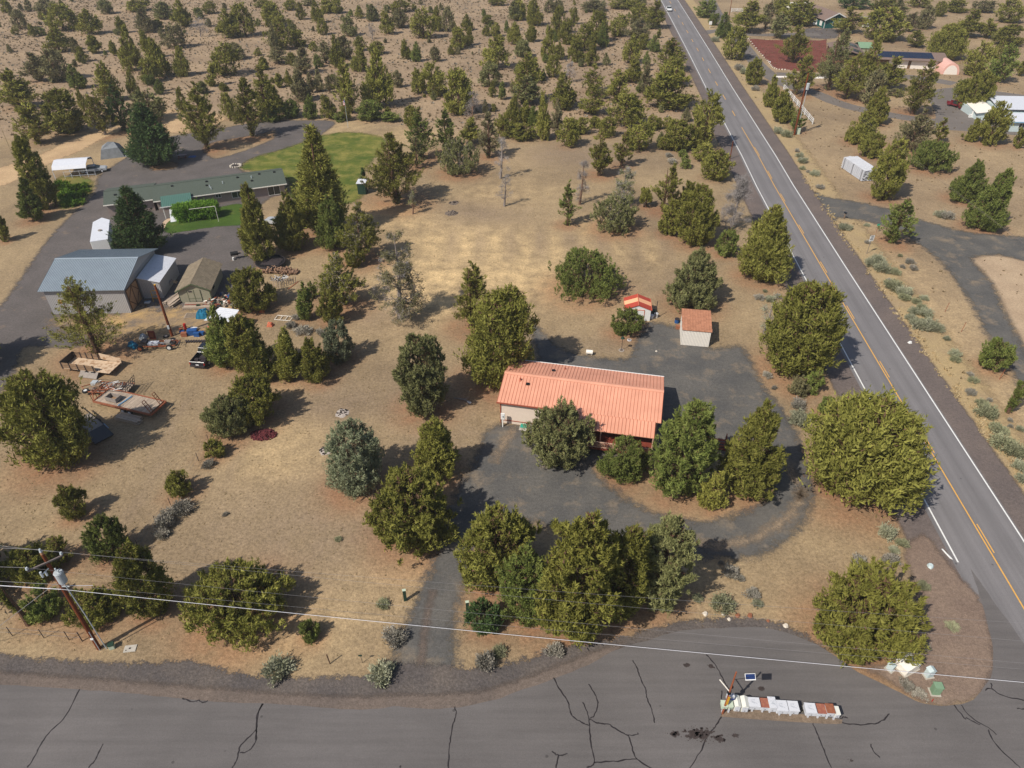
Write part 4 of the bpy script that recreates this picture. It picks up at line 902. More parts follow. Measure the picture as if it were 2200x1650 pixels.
# dead and bare trees
def dead_tree(reg, u0, v0, u1, v1, label, mat='deadwood', leafy=0, dens=1.0, name='dead_tree', leaf_t='olive', twigs=.55):
    if reg: x0, y0 = U(reg, u0, v0); x1, y1 = U(reg, u1, v1)
    else: x0, y0, x1, y1 = u0, v0, u1, v1
    cx, cy = (x0 + x1) / 2, (y0 + y1) / 2; bx = 1100 + (cx - 1100) * (2860 - y1) / (2860 - cy)
    X, Y = P(bx, y1); h = height_at(X, Y, y0); r = (x1 - x0) / 2 * depth_of(X, Y, h / 2) / FPX
    rg = np.random.default_rng(int(x0 * 7 + y0)); root = thing(name, label, 'dead tree' if not leafy else 'tree', (X, Y, 0))
    b = MB(); w0 = .08 + .018 * h; pts = [(.04 * h * math.sin(2.2 * t), .02 * h * math.sin(3 * t), h * t) for t in np.linspace(0, 1, 8)]
    b.tube(pts, [w0 * (1.2 - 1.12 * t) for t in np.linspace(0, 1, 8)], M[mat], 7); b.build('trunk', root)
    b = MB(); tips = []
    def branch(p, d, L, q, lv):
        n = 4; pp = [p]; dd = Vector(d).normalized()
        for i in range(n):
            dd = (dd + Vector(rg.normal(0, .16, 3)) + Vector((0, 0, .05 if lv else -.04))).normalized(); pp.append(pp[-1] + dd * L / n)
        b.tube(pp, [q * (1 - .85 * k / n) for k in range(n + 1)], M[mat], 4 if lv else 5, False)
        tips.append(pp[-1])
        if lv < 2:
            for _ in range(int((5 if lv == 0 else 3.5) * dens)):
                k = rg.integers(1, n + 1); d2 = dd + Vector(rg.normal(0, .7, 3)); branch(pp[k], d2, L * rg.uniform(.3, .55), max(q * .55, .014), lv + 1)
    for i in range(int(16 * dens + h)):
        t = rg.uniform(.14, .97); k = min(6, int(t * 7)); f = t * 7 - k; p = Vector(pts[k]).lerp(Vector(pts[k + 1]), f); a = rg.uniform(0, 6.283)
        branch(p, (math.cos(a), math.sin(a), rg.uniform(.1, .9)), r * (1.15 - .8 * t) * rg.uniform(.6, 1.0), w0 * .34 * (1.1 - t), 0)
    b.build('branches', root, kind='stuff')
    if twigs:
        C = np.array([tuple(p) for p in tips]); sel = C[rg.uniform(0, 1, len(C)) < twigs]; rep = 9; N = len(sel) * rep
        pos = np.repeat(sel, rep, 0) + rg.normal(0, .12, (N, 3)); d = rg.normal(0, 1, (N, 3)); d[:, 2] += .3; d /= np.linalg.norm(d, axis=1)[:, None]
        s = np.cross(d, rg.normal(0, 1, (N, 3))); s /= np.linalg.norm(s, axis=1)[:, None]; V = np.stack([pos - s * .016, pos + s * .016, pos + d * .65], 1).reshape(-1, 3)
        o = bpy.data.objects.new('twigs', mesh_np('twigs', V, np.arange(N * 3).reshape(-1, 3), [M['twig']])); COL.objects.link(o); o.parent = root; o['kind'] = 'stuff'
    if leafy:
        C = np.array([tuple(p) for p in tips]); sel = C[rg.uniform(0, 1, len(C)) < leafy]; rep = 26; N = len(sel) * rep
        pos = np.repeat(sel, rep, 0) + rg.normal(0, .22, (N, 3)); d = rg.normal(0, 1, (N, 3)); d /= np.linalg.norm(d, axis=1)[:, None]
        s = np.cross(d, rg.normal(0, 1, (N, 3))); s /= np.linalg.norm(s, axis=1)[:, None]; V = np.stack([pos - s * .06, pos + s * .06, pos + d * .26], 1).reshape(-1, 3)
        o = bpy.data.objects.new('leaves', mesh_np('leaves', V, np.arange(N * 3).reshape(-1, 3), [M[leaf_t]])); COL.objects.link(o); o.parent = root
dead_tree('F', 890, 390, 1300, 1050, 'big dying juniper with bare grey branches and a few brown sprays', leafy=.22, dens=1.5, twigs=.22, leaf_t='dull')
dead_tree('B', 1850, 1075, 2000, 1405, 'bare silvery snag, the farther of two in the straw lot', dens=.8)
dead_tree('B', 1880, 1370, 2030, 1625, 'bare silvery snag, the nearer of two in the straw lot', dens=.6)
dead_tree('C', 465, 1270, 620, 1610, 'bare reddish brown snag beside the narrow green juniper', 'deadbrown', dens=.9)
dead_tree('C', 760, 1330, 990, 1620, 'grey dead tree with a faint grey green haze of twigs', leafy=.25, dens=1.0, leaf_t='grey')
dead_tree('G', 1635, -60, 1890, 340, 'broad fan shaped grey dead tree next to the highway', dens=1.6)
dead_tree('F', 1185, 55, 1275, 220, 'spindly sapling standing alone in the straw lot', 'deadbrown', leafy=.3, dens=.4, name='sapling', leaf_t='grey')
dead_tree('A', 1490, 140, 1640, 290, 'pale grey dead tree in the far left scrub', dens=.9)
dead_tree('C', 400, 490, 505, 650, 'rusty dead tree in the scrub behind the tree line', 'deadbrown', dens=.9)
dead_tree('B', 1610, 730, 1790, 940, 'brushy dead tree right behind the tree line', 'deadbrown', dens=1.1)
dead_tree('B', 870, 190, 950, 310, 'small grey dead tree in the scrub above the flagpole', dens=.8)
dead_tree('H', 90, 860, 290, 1160, 'bare twisted sagebrush trunk left of the massive roadside juniper', leafy=.5, dens=.35, name='old_shrub', leaf_t='sage')
# ------------------------------------------------------------------ shrubs
def shrub_mesh(seed, mat, per=40, nc=40, leaf=.2, flat=.72):
    rg = np.random.default_rng(seed); th = rg.uniform(0, 6.28, nc); ph = np.arccos(rg.uniform(.05, 1, nc)); rr = rg.uniform(.35, .85, nc)
    C = np.stack([rr * np.sin(ph) * np.cos(th), rr * np.sin(ph) * np.sin(th), rr * np.cos(ph) * flat + .15], 1)
    N = nc * per; pos = np.repeat(C, per, 0); ax = np.repeat(C / np.linalg.norm(C, axis=1)[:, None], per, 0)
    a = rg.normal(0, 1, (N, 3)) * .14; pos = pos + a + ax * rg.uniform(-.1, .2, N)[:, None]
    d = ax + rg.normal(0, .45, (N, 3)); d[:, 2] += .35; d /= np.linalg.norm(d, axis=1)[:, None]; s = np.cross(d, rg.normal(0, 1, (N, 3))); s /= np.linalg.norm(s, axis=1)[:, None]
    V = np.stack([pos - s * leaf * .22, pos + s * leaf * .22, pos + d * leaf], 1).reshape(-1, 3); V[:, 2] = np.maximum(V[:, 2], .01)
    return mesh_np('shrub', V, np.arange(N * 3).reshape(-1, 3), [M[mat]])
SH = {(m, k): shrub_mesh(k + 10 * j, m) for j, m in enumerate(('sage', 'sagegrey', 'sagegreen')) for k in range(3)}
sc_ = random.Random(5)
def shrub(x, y, w_, m='sage', label=None, group=None, tall=1.0):
    X, Y = P(x, y + w_ * .25); r = w_ / 2 * depth_of(X, Y) / FPX * 1.15
    o = bpy.data.objects.new('sagebrush', SH[(m, sc_.randrange(3))]); COL.objects.link(o)
    o.location = (X, Y, 0); o.scale = (r, r * sc_.uniform(.8, 1.1), r * tall * sc_.uniform(.85, 1.1)); o.rotation_euler = (0, 0, sc_.uniform(0, 6.28))
    o['category'] = 'shrub'; o['label'] = label or 'sagebrush'
    if group: o['group'] = group
    return o
for a in ((597, 1430, 50, 'sage', 'largest round sagebrush at the edge of the street gravel'), (847, 1362, 40, 'sagegrey', 'grey sagebrush on the left edge of the gravel drive'), (820, 1440, 42, 'sage', 'sagebrush at the left corner of the drive mouth'), (824, 1295, 20, 'sagegreen', 'small sagebrush left of the left gate post'),
          (1043, 1418, 38, 'sagegrey', 'tall narrow sagebrush right of the drive mouth', 1.5), (1073, 1397, 25, 'sagegreen', 'small green sagebrush right of the tall narrow one'), (1190, 1392, 32, 'sagegrey', 'sagebrush alone below the tree clump'),
          (1570, 1226, 30, 'sagegrey', 'whitish grey sagebrush beyond the loop drive'), (1591, 1241, 14, 'sagegrey', 'little sagebrush touching the whitish grey one'), (1614, 1272, 26, 'sagegrey', 'tan dry shrub in the middle of the sandy ground'), (1626, 1295, 16, 'sage', 'little tan shrub just below the bigger dry one'),
          (1553, 1293, 36, 'sagegreen', 'half green rabbitbrush above the row of stones'), (1498, 1283, 18, 'sagegreen', 'low green weed at the right foot of the clump'), (1549, 1208, 10, 'sagegrey', 'tiny dry tuft at the loop edge'),
          (1901, 1145, 28, 'sage', 'tall sagebrush below the huge spreading juniper', 1.8), (1937, 1164, 22, 'sagegreen', 'greenish sagebrush at the gravel edge'), (1918, 1179, 18, 'sage', 'small sagebrush between two larger ones near the corner'), (1912, 1199, 28, 'sagegrey', 'grey sagebrush behind the pale corner juniper'), (1844, 1204, 28, 'sagegrey', 'bluish grey sagebrush top left of the corner juniper'),
          (1714, 867, 26, 'sagegrey', 'flat grey sagebrush under the massive roadside juniper'), (1716, 897, 36, 'sage', 'grey sagebrush mound beside the gravel yard curve'), (1649, 805, 16, 'sagegrey', 'small pale sagebrush at the upper right yard edge'), (1663, 832, 10, 'sagegrey', 'tiny pale sagebrush below the small pale one'),
          (450, 994, 20, 'sagegrey', 'grey brush under the tiny bush juniper'), (393, 1086, 32, 'sagegrey', 'grey brush at the upper end of the fence line heap'), (363, 1104, 30, 'sagegrey', 'second clump of grey brush on the fence line'), (352, 1123, 34, 'sagegrey', 'third clump of grey brush on the fence line'), (349, 1144, 26, 'sagegrey', 'lowest clump of grey brush on the fence line'),
          (625, 697, 18, 'sagegrey', 'small grey sagebrush below the bundle of debris'), (654, 707, 26, 'sagegrey', 'wide grey sagebrush left of the bluish juniper'), (689, 713, 18, 'sagegrey', 'grey sagebrush touching the bluish juniper'), (637, 681, 14, 'sagegrey', 'small grey sagebrush at the foot of the thin juniper'),
          (485, 1103, 10, 'sagegrey', 'tiny tuft alone in the dry field'), (727, 1157, 12, 'sagegreen', 'tiny green tuft in the middle of the dry field'), (1444, 346, 16, 'sagegrey', 'grey sagebrush at the top right of the open lot'), (1437, 333, 12, 'sagegrey', 'darker little sagebrush above the grey one'),
          (1980, 1255, 22, 'sagegreen', 'green rabbitbrush at the right of the corner juniper'), (2046, 1338, 22, 'sagegreen', 'flat green weed patch on the corner gravel', .25), (1985, 1385, 20, 'sagegrey', 'dry pale brush above the small white cabinet'), (1945, 1468, 24, 'sagegrey', 'dry grey brush below the white box'), (1975, 1488, 22, 'sagegrey', 'dry brush left of the green cabinet')):
    shrub(a[0], a[1], a[2] * 1.25, a[3], a[4], None, a[5] if len(a) > 5 else 1.0)
for (x, y, w_, m) in ((2107, 865, 20, 'sagegreen'), (2115, 883, 34, 'sagegreen'), (2141, 917, 30, 'sagegreen'), (2154, 946, 40, 'sagegreen'), (2175, 966, 34, 'sagegreen'), (2189, 999, 26, 'sage'), (2196, 1026, 22, 'sage'), (2125, 858, 10, 'sagegrey'), (2085, 842, 16, 'sagegrey'), (2169, 901, 10, 'sagegrey'), (2170, 915, 9, 'sagegrey'), (2190, 920, 14, 'sage'),
                     (1869, 563, 22, 'sage'), (1884, 558, 26, 'sage'), (1894, 575, 24, 'sage'), (1922, 583, 18, 'sagegreen'), (1954, 561, 16, 'sagegrey'), (1961, 574, 16, 'sagegrey'), (1938, 572, 10, 'sagegrey'), (1916, 611, 28, 'sagegreen'), (1909, 601, 11, 'sagegrey'), (1939, 625, 28, 'sage'), (1941, 637, 20, 'sagegreen'), (1968, 645, 16, 'sagegreen'),
                     (1984, 640, 14, 'sage'), (1979, 659, 16, 'sagegreen'), (1963, 667, 20, 'sage'), (1987, 671, 24, 'sage'), (1957, 682, 20, 'sage'), (1974, 697, 30, 'sage'), (1992, 695, 32, 'sage'), (2014, 705, 20, 'sage'), (2033, 726, 14, 'sage'), (2050, 757, 22, 'sage'), (2052, 770, 18, 'sagegreen'), (2091, 815, 16, 'sagegreen'), (2084, 803, 12, 'sagegrey'),
                     (2087, 840, 14, 'sagegrey'), (1863, 519, 12, 'sagegrey'), (1812, 487, 20, 'sage'), (1824, 489, 13, 'sage'), (1862, 483, 10, 'sage'), (2018, 459, 18, 'sage'), (2034, 462, 22, 'sagegrey'), (1933, 549, 8, 'sagegreen'), (1632, 638, 16, 'sagegrey'), (1654, 641, 18, 'sage'), (1671, 636, 12, 'sagegrey'), (1643, 624, 8, 'sagegreen'),
                     (1671, 281, 16, 'sage'), (1690, 288, 18, 'sagegreen'), (1704, 285, 10, 'sage'), (1717, 333, 14, 'sage'), (1724, 344, 18, 'sage'), (1724, 361, 10, 'sagegreen'), (1750, 372, 15, 'sage'), (1761, 401, 14, 'sagegrey'), (1712, 323, 10, 'sagegrey'), (1736, 368, 8, 'sagegrey'), (1536, 85, 14, 'sage'), (1588, 145, 18, 'sagegrey'), (1600, 153, 20, 'sage'), (1622, 190, 14, 'sagegrey'), (1617, 172, 12, 'sagegrey')):
    place = 'on the verge right of the highway' if x > 1700 else ('beside the lane east of the highway' if y < 300 else 'near the old twisted sagebrush')
    sz = 'large' if w_ >= 28 else ('middling' if w_ >= 18 else 'small'); cl = {'sage': 'grey green', 'sagegrey': 'grey', 'sagegreen': 'yellow green'}[m]
    shrub(x, y, w_ * 1.2, m, f'{sz} {cl} sagebrush clump {place}', 'sagebrush ' + place)
# wild scrub cover: tufts nobody could count
def tufts(name, n, poly_test, seed, mat, smin, smax, blades=7):
    rg = np.random.default_rng(seed); V = []; 
    pts = poly_test(rg, n); N = len(pts); s = rg.uniform(smin, smax, N)
    P0 = np.repeat(pts, blades, 0); S = np.repeat(s, blades); th = rg.uniform(0, 6.28, N * blades); out = rg.uniform(.1, .9, N * blades)
    base = np.stack([P0[:, 0] + np.cos(th) * S * out * .6, P0[:, 1] + np.sin(th) * S * out * .6, np.zeros(len(P0))], 1)
    tip = base + np.stack([np.cos(th) * S * .45, np.sin(th) * S * .45, S * rg.uniform(.6, 1.3, len(P0))], 1)
    side = np.stack([-np.sin(th + 1), np.cos(th + 1), np.zeros(len(P0))], 1) * (S * .34)[:, None]
    VV = np.stack([base - side, base + side, tip], 1).reshape(-1, 3)
    o = bpy.data.objects.new(name, mesh_np(name, VV, np.arange(len(VV)).reshape(-1, 3), [M[mat]])); COL.objects.link(o); return o
keepout = [yard_m for yard_m in (smooth_px(ldrive, True, 2), smooth_px(yard, True, 2), smooth_px(fork, True, 2), hwsm and [(x + 8, y) for x, y in hwsm] + [(x - 8, y) for x, y in reversed(hwsm)], en + [(44, 44), (46, -60), (-90, -60)])]
def scatter_in(poly, avoid=True, clump=.12):
    def f(rg, n):
        p = np.array(poly); x0, y0 = p.min(0); x1, y1 = p.max(0); X = rg.uniform(x0, x1, n); Y = rg.uniform(y0, y1, n)
        k = sdist(X, Y, poly) > 0
        if avoid:
            for q in keepout: k &= sdist(X, Y, q) < 0
        g = np.sin(X * clump + 3 * np.sin(Y * clump * .7)) * np.sin(Y * clump * 1.1 + 2); k &= (g + rg.uniform(-1, 1.2, n)) > -.3
        return np.stack([X[k], Y[k]], 1)
    return f
scr_p = [P(*p) for p in ((-330, 330), (0, 320), (90, 300), (260, 262), (350, 240), (480, 240), (560, 232), (760, 250), (880, 275), (1300, 290), (1540, 300), (1530, 250), (1425, -2), (-330, -25))]
o = tufts('scrub_tufts', 34000, scatter_in(scr_p), 21, 'scrubtuft', .18, .5); tag(o, 'countless low sage and bunchgrass tufts all over the far scrub', 'ground cover'); o['kind'] = 'stuff'
o = tufts('scrub_tufts', 6000, scatter_in(scr_p, clump=.3), 22, 'sagegrey', .25, .6, 9); tag(o, 'greyer brushy tufts mixed into the far scrub', 'ground cover'); o['kind'] = 'stuff'
east = [P(*p) for p in ((1500, -5), (1560, 120), (1760, 430), (1850, 560), (2050, 850), (2210, 1100), (2330, 1100), (2330, -10))]
o = tufts('weeds', 9000, scatter_in(east, clump=.25), 23, 'scrubtuft', .10, .32); tag(o, 'thin dry weeds on the ground east of the highway', 'ground cover'); o['kind'] = 'stuff'
near = [P(*p) for p in ((-200, 760), (60, 760), (270, 740), (420, 600), (560, 560), (780, 390), (1000, 330), (1400, 400), (1600, 600), (1800, 900), (1970, 1150), (1900, 1400), (1400, 1330), (840, 1420), (0, 1400), (-200, 1400))]
o = tufts('dry_grass', 30000, scatter_in(near, clump=.5), 24, 'straw', .04, .13, 5); tag(o, 'short straw coloured dead grass on the lots', 'grass'); o['kind'] = 'stuff'
vg = [P(*p) for p in ((1716, 372), (1738, 380), (1748, 400), (1822, 505), (1905, 620), (2040, 800), (2185, 990), (2260, 1100), (2260, 1125), (2160, 1000), (2015, 810), (1890, 632), (1818, 530))]
o = tufts('verge_grass', 2500, scatter_in(vg, False), 25, 'straw', .15, .4, 8); tag(o, 'taller yellow grass along the right shoulder of the highway', 'grass'); o['kind'] = 'stuff'
# hedge-like lime shrub in front of the ranch house
def box_shrub(x0, y0, x1, y1, mat, label, name='clipped_shrub'):
    hz = 1.2; X, Y = P((x0 + x1) / 2, (y0 + y1) / 2, 1.2); ppm = FPX / depth_of(X, Y, 1.2); rx = (x1 - x0) / 2 / ppm
    rg = np.random.default_rng(3); nc = 420; t = rg.uniform(-1, 1, (nc, 3)); t /= (np.abs(t) ** 5).sum(1)[:, None] ** .2; t *= rg.uniform(.7, 1, (nc, 1))
    C = t * np.array([rx, 1.5, 1.35]) + np.array([0, 0, 1.35]); rep = 46; N = nc * rep
    pos = np.repeat(C, rep, 0) + rg.normal(0, .22, (N, 3)); d = np.repeat(t, rep, 0) * .6 + rg.normal(0, .5, (N, 3)); d[:, 2] += .5; d /= np.linalg.norm(d, axis=1)[:, None]
    s = np.cross(d, rg.normal(0, 1, (N, 3))); s /= np.linalg.norm(s, axis=1)[:, None]; V = np.stack([pos - s * .07, pos + s * .07, pos + d * .34], 1).reshape(-1, 3); V[:, 2] = np.maximum(V[:, 2], .02)
    me = mesh_np(name, V, np.arange(N * 3).reshape(-1, 3), [M[mat]]); o = bpy.data.objects.new(name, me); COL.objects.link(o)
    tag(o, label, 'shrub', None, (X, Y), R(19)); return o
box_shrub(376, 432, 466, 478, 'lime', 'bright lime green box shaped shrub on the front lawn')
M['veg'] = leafmat('garden_plants', (.07, .13, .02), (.13, .22, .03), (.42, .36, .03))
SH[('veg', 0)] = SH[('veg', 1)] = SH[('veg', 2)] = shrub_mesh(77, 'veg', 30, 24, .3)
for i, (x, y, w_) in enumerate(((135, 396, 22), (150, 404, 20), (165, 402, 18), (178, 398, 16), (140, 416, 22), (158, 420, 24), (175, 415, 16), (150, 434, 22), (168, 432, 18), (186, 408, 12))):
    o = shrub(x, y, w_ * 1.4, 'veg', 'leafy green plant in the patch below the white carport', 'plants of the vegetable patch'); o.name = 'garden_plant'; o['category'] = 'plant'
#PART3
# ------------------------------------------------------------------ paints and raw materials for built things
M['salmon'] = pm('salmon_metal_roof', srgb(216, 154, 128), .6, .10, .5, col2=None, spec=.4)
M['salmon_rib'] = pm('salmon_roof_rib', srgb(176, 106, 84), .5, .05, 2)
M['cream'] = pm('cream_siding', srgb(218, 202, 188), .8, .04, 2)
M['rusttrim'] = pm('rust_red_trim', srgb(150, 78, 58), .7, .1, 3)
M['deckwood'] = pm('pinkish_deck_rail', srgb(206, 170, 148), .8, .1, 5)
M['dkred'] = pm('dark_red_siding', srgb(122, 58, 44), .8, .15, 3)
M['black'] = pm('black_plastic', (.012, .012, .014), .5, .2, 3)
M['galv'] = pm('blue_grey_metal_roof', srgb(146, 158, 168), .5, .08, .8, metallic=.1, spec=.5)
M['galvrib'] = pm('blue_grey_rib', srgb(104, 118, 130), .45, .06, 3, metallic=.25)
M['ltmetal'] = pm('light_grey_metal_siding', srgb(178, 176, 176), .6, .05, 2)
M['ltmetalrib'] = pm('light_grey_siding_rib', srgb(150, 148, 150), .6, .05, 2)
M['whiteroof'] = pm('white_metal_roof', srgb(205, 208, 216), .55, .05, 2)
M['barnwood'] = pm('plywood_barn_door', srgb(176, 138, 104), .85, .12, 4, stretch=(1, 1, .3))
M['brownpaint'] = pm('brown_paint', srgb(110, 84, 62), .8, .1, 4)
M['shingle'] = pm('tan_grey_shingle', srgb(128, 116, 98), .95, .2, 3.5, .6, 10, rnd=.14)
M['sagewall'] = pm('sage_beige_siding', srgb(150, 146, 126), .8, .05, 2)
M['greentrim'] = pm('dark_green_trim', srgb(84, 96, 70), .75, .1, 3)
M['greenroof'] = pm('green_asphalt_shingle', srgb(80, 88, 80), .95, .10, 4, .5, 14)
M['greenmetal'] = pm('green_metal_roof', srgb(84, 118, 108), .5, .05, 2)
M['greenmetalrib'] = pm('green_metal_rib', srgb(64, 96, 88), .5, .05, 2)
M['taupe'] = pm('taupe_siding', srgb(148, 134, 128), .85, .06, 2)
M['white'] = pm('white_paint', (.72, .72, .71), .6, .05, 3)
M['offwhite'] = pm('off_white_paint', srgb(232, 226, 216), .7, .05, 3)
M['glass'] = pm('dark_window_glass', (.02, .03, .03), .12, .2, 1, spec=.6)
M['rust'] = pm('rusty_steel', srgb(142, 82, 56), .85, .25, 4, .4, 12)
M['rustorange'] = pm('rust_orange_steel', srgb(142, 88, 64), .8, .2, 5)
M['darksteel'] = pm('dark_steel', srgb(58, 52, 54), .6, .2, 4)
M['tyre'] = pm('tyre_rubber', (.02, .02, .022), .8, .2, 4)
M['rim'] = pm('pale_wheel_rim', srgb(206, 206, 204), .4, .08, 6)
M['oldwood'] = pm('weathered_planks', srgb(168, 152, 136), .95, .18, 5, .4, 12, stretch=(3, .4, 1), rnd=.16)
M['oldwood2'] = pm('brown_weathered_wood', srgb(132, 108, 86), .95, .2, 5, .4, 12, rnd=.15)
M['plywood'] = pm('sun_bleached_plywood', srgb(186, 164, 140), .95, .14, 2.2, col2=srgb(158, 126, 98), thr=.58)
M['greyboard'] = pm('grey_board', srgb(142, 134, 128), .9, .12, 3)
M['blue'] = pm('blue_plastic', srgb(38, 80, 136), .6, .15, 3)
M['tarp'] = pm('teal_blue_tarp', srgb(28, 104, 136), .7, .18, 2.5, .5, 4)
M['sky_blue'] = pm('pale_blue_pipe', srgb(120, 160, 190), .6, .1, 4)
M['yellow'] = pm('yellow_paint', srgb(206, 158, 52), .6, .1, 4)
M['orange'] = pm('orange_sign_paint', srgb(230, 138, 28), .6, .06, 3)
M['red'] = pm('red_paint', srgb(170, 44, 38), .6, .1, 3)
M['maroon'] = pm('maroon_paint', srgb(104, 24, 34), .35, .1, 3, spec=.5)
M['pole'] = pm('brown_utility_pole', srgb(110, 56, 30), .9, .22, 2.5, .4, 14, stretch=(1, 1, .15))
M['poletop'] = pm('pale_pole_top', srgb(170, 130, 98), .9, .15, 4)
M['greywood'] = pm('grey_crossarm_wood', srgb(120, 110, 106), .9, .15, 4)
M['xfmr'] = pm('light_grey_transformer', srgb(170, 176, 180), .5, .06, 4, spec=.5)
M['porcelain'] = pm('grey_insulator', srgb(190, 198, 202), .3, .05, 6, spec=.6)
M['wire'] = pm('aluminium_wire', srgb(128, 126, 128), .5, .1, 2)
M['wirelt'] = pm('pale_telephone_cable', srgb(205, 205, 212), .5, .05, 2)
M['mailgrey'] = pm('galvanised_mailbox', srgb(196, 198, 204), .6, .08, 5, col2=srgb(172, 176, 184), thr=.6)
M['mailwhite'] = pm('white_mail_locker', srgb(214, 214, 206), .6, .04, 5)
M['mailrust'] = pm('rusted_mailbox_lid', srgb(138, 84, 70), .8, .16, 6, col2=srgb(160, 108, 82), thr=.56)
M['sagebox'] = pm('pale_green_cabinet', srgb(186, 198, 178), .6, .06, 4)
M['greenbox'] = pm('green_cabinet', srgb(122, 150, 122), .6, .08, 4)
M['dkgreen'] = pm('dark_green_paint', srgb(34, 58, 46), .7, .12, 4)
M['bluegreybox'] = pm('pale_blue_grey_cabinet', srgb(188, 202, 204), .6, .05, 4)
M['concrete'] = pm('concrete', srgb(176, 170, 160), .95, .1, 4, .3, 12)
M['solar'] = pm('solar_panel', (.010, .016, .040), .2, .15, 2, spec=.6)
M['solarblue'] = pm('small_solar_panel', srgb(30, 50, 96), .25, .1, 3, spec=.6)
M['brownroof'] = pm('brown_shingle_roof', srgb(122, 104, 96), .95, .10, 3, .5, 10)
M['teal'] = pm('teal_siding', srgb(24, 84, 82), .8, .08, 3)
M['stucco'] = pm('white_stucco', srgb(226, 218, 210), .85, .05, 3)
M['pink'] = pm('pink_tarp_cover', srgb(216, 170, 158), .7, .06, 2)
M['canvas'] = pm('grey_tarp', srgb(124, 128, 132), .8, .16, 1.8, .5, 4)
M['cinderred'] = pm('maroon_cinder_stone', srgb(96, 46, 50), .95, .3, 8, rnd=.25)
M['stonepale'] = pm('pale_stone', srgb(206, 196, 182), .95, .12, 6)
M['stonebrown'] = pm('brown_stone', srgb(140, 92, 68), .95, .15, 6)
M['firewood'] = pm('firewood', srgb(140, 112, 92), .95, .3, 6, rnd=.4)
M['chrome'] = pm('bumper_chrome', srgb(200, 204, 208), .25, .05, 3, metallic=.8)
M['carblack'] = pm('black_blue_car_paint', srgb(30, 34, 42), .3, .08, 2, spec=.6)
M['carwhite'] = pm('white_car_paint', (.75, .76, .77), .3, .03, 2, spec=.6)
M['cargrey'] = pm('silver_car_paint', srgb(168, 172, 176), .3, .05, 2, spec=.6)
M['lampred'] = pm('red_tail_light', srgb(150, 20, 20), .3, .05, 3)
M['tarplt'] = pm('white_tarp', srgb(214, 214, 214), .8, .12, 2, .4, 4)
M['copper'] = pm('terracotta_shingle', srgb(170, 118, 92), .95, .28, 4, .5, 10, rnd=.12)
M['stripe_red'] = pm('red_roof_stripe', srgb(176, 74, 58), .55, .06, 3)
M['stripe_peach'] = pm('peach_roof_stripe', srgb(238, 178, 136), .55, .05, 3)
M['terra'] = pm('terracotta_plastic', srgb(196, 112, 84), .7, .08, 3)
M['teargreen'] = pm('turquoise_lid', srgb(46, 150, 130), .6, .08, 4)
NAVY = pm('navy_sign_paint', srgb(40, 60, 130), .5, .05, 3)

def gable(name, label, cat, A, B, D, wall_h, rise, mats, over=.35, axis='x', group=None):
    """A, B: front corners on the ground (metres); D depth; mats wall, roof, rib, trim"""
    ang = math.atan2(B[1] - A[1], B[0] - A[0]); L = math.hypot(B[0] - A[0], B[1] - A[1])
    t = thing(name, label, cat, (A[0], A[1], 0), ang, group)
    wm, rm, ribm, tm = mats
    b = MB(); b.box(0, L, 0, D, 0, wall_h, wm)
    if axis == 'x':
        for x in (0, L - .02): b.prism([(0, wall_h), (D, wall_h), (D / 2, wall_h + rise)], x, x + .02, wm, 'yz')
    else:
        for y in (0, D - .02): b.prism([(0, wall_h), (L, wall_h), (L / 2, wall_h + rise)], y, y + .02, wm, 'xz')
    b.build('wall', t)
    W = D if axis == 'x' else L; Lr = L if axis == 'x' else D
    k = rise / (W / 2); zo = wall_h - over * k + .04; zr = wall_h + rise + .04
    f = (lambda u, v, z: (u, v, z)) if axis == 'x' else (lambda u, v, z: (v, u, z))
    for s in (0, 1):
        v0 = -over if s == 0 else W + over
        b = MB(); b.slab(f(-over, v0, zo), f(Lr + over, v0, zo), f(Lr + over, W / 2, zr), f(-over, W / 2, zr), .09, rm)
        b.build('roof', t)
    return t, L, ang, (k, zo, zr, W, Lr, f, over)
def ribs(t, info, step, mat, wid=.05, hgt=.04, name='roof_ribs', side=(0, 1), r0=None, r1=None):
    k, zo, zr, W, Lr, f, over = info; b = MB(); n = int((Lr + 2 * over) / step)
    for s in side:
        v0 = -over if s == 0 else W + over
        for i in range(n + 1):
            u = -over + .03 + i * (Lr + 2 * over - .06) / n; b.bar(f(u, v0, zo + hgt / 2), f(u, W / 2, zr + hgt / 2), wid, hgt, mat)
    b.build(name, t, kind='stuff')
def ridge(t, info, mat, w_=.32):
    k, zo, zr, W, Lr, f, over = info; b = MB(); d = w_
    for s in (-1, 1): b.slab(f(-over, W / 2, zr + .055), f(Lr + over, W / 2, zr + .055), f(Lr + over, W / 2 + s * d, zr + .055 - d * k), f(-over, W / 2 + s * d, zr + .055 - d * k), .02, mat)
    b.build('ridge_cap', t)
def window(t, x0, x1, z0, z1, y=0, frame='white', panes=2, out=-1):
    b = MB(); f_ = M[frame]; e = .07; ya, yb = (y - .06, y + .005) if out < 0 else (y - .005, y + .06)
    b.box(x0 - e, x1 + e, ya, yb, z0 - e, z0, f_); b.box(x0 - e, x1 + e, ya, yb, z1, z1 + e, f_)
    for x in [x0 - e, x1] + [x0 + (x1 - x0) * i / panes - e / 2 for i in range(1, panes)]: b.box(x, x + e, ya + .005, yb, z0, z1, f_)
    w_ = b.build('window', t); g = MB(); g.box(x0, x1, ya + .02, yb - .01, z0, z1, M['glass']); g.build('pane', w_)
    return w_
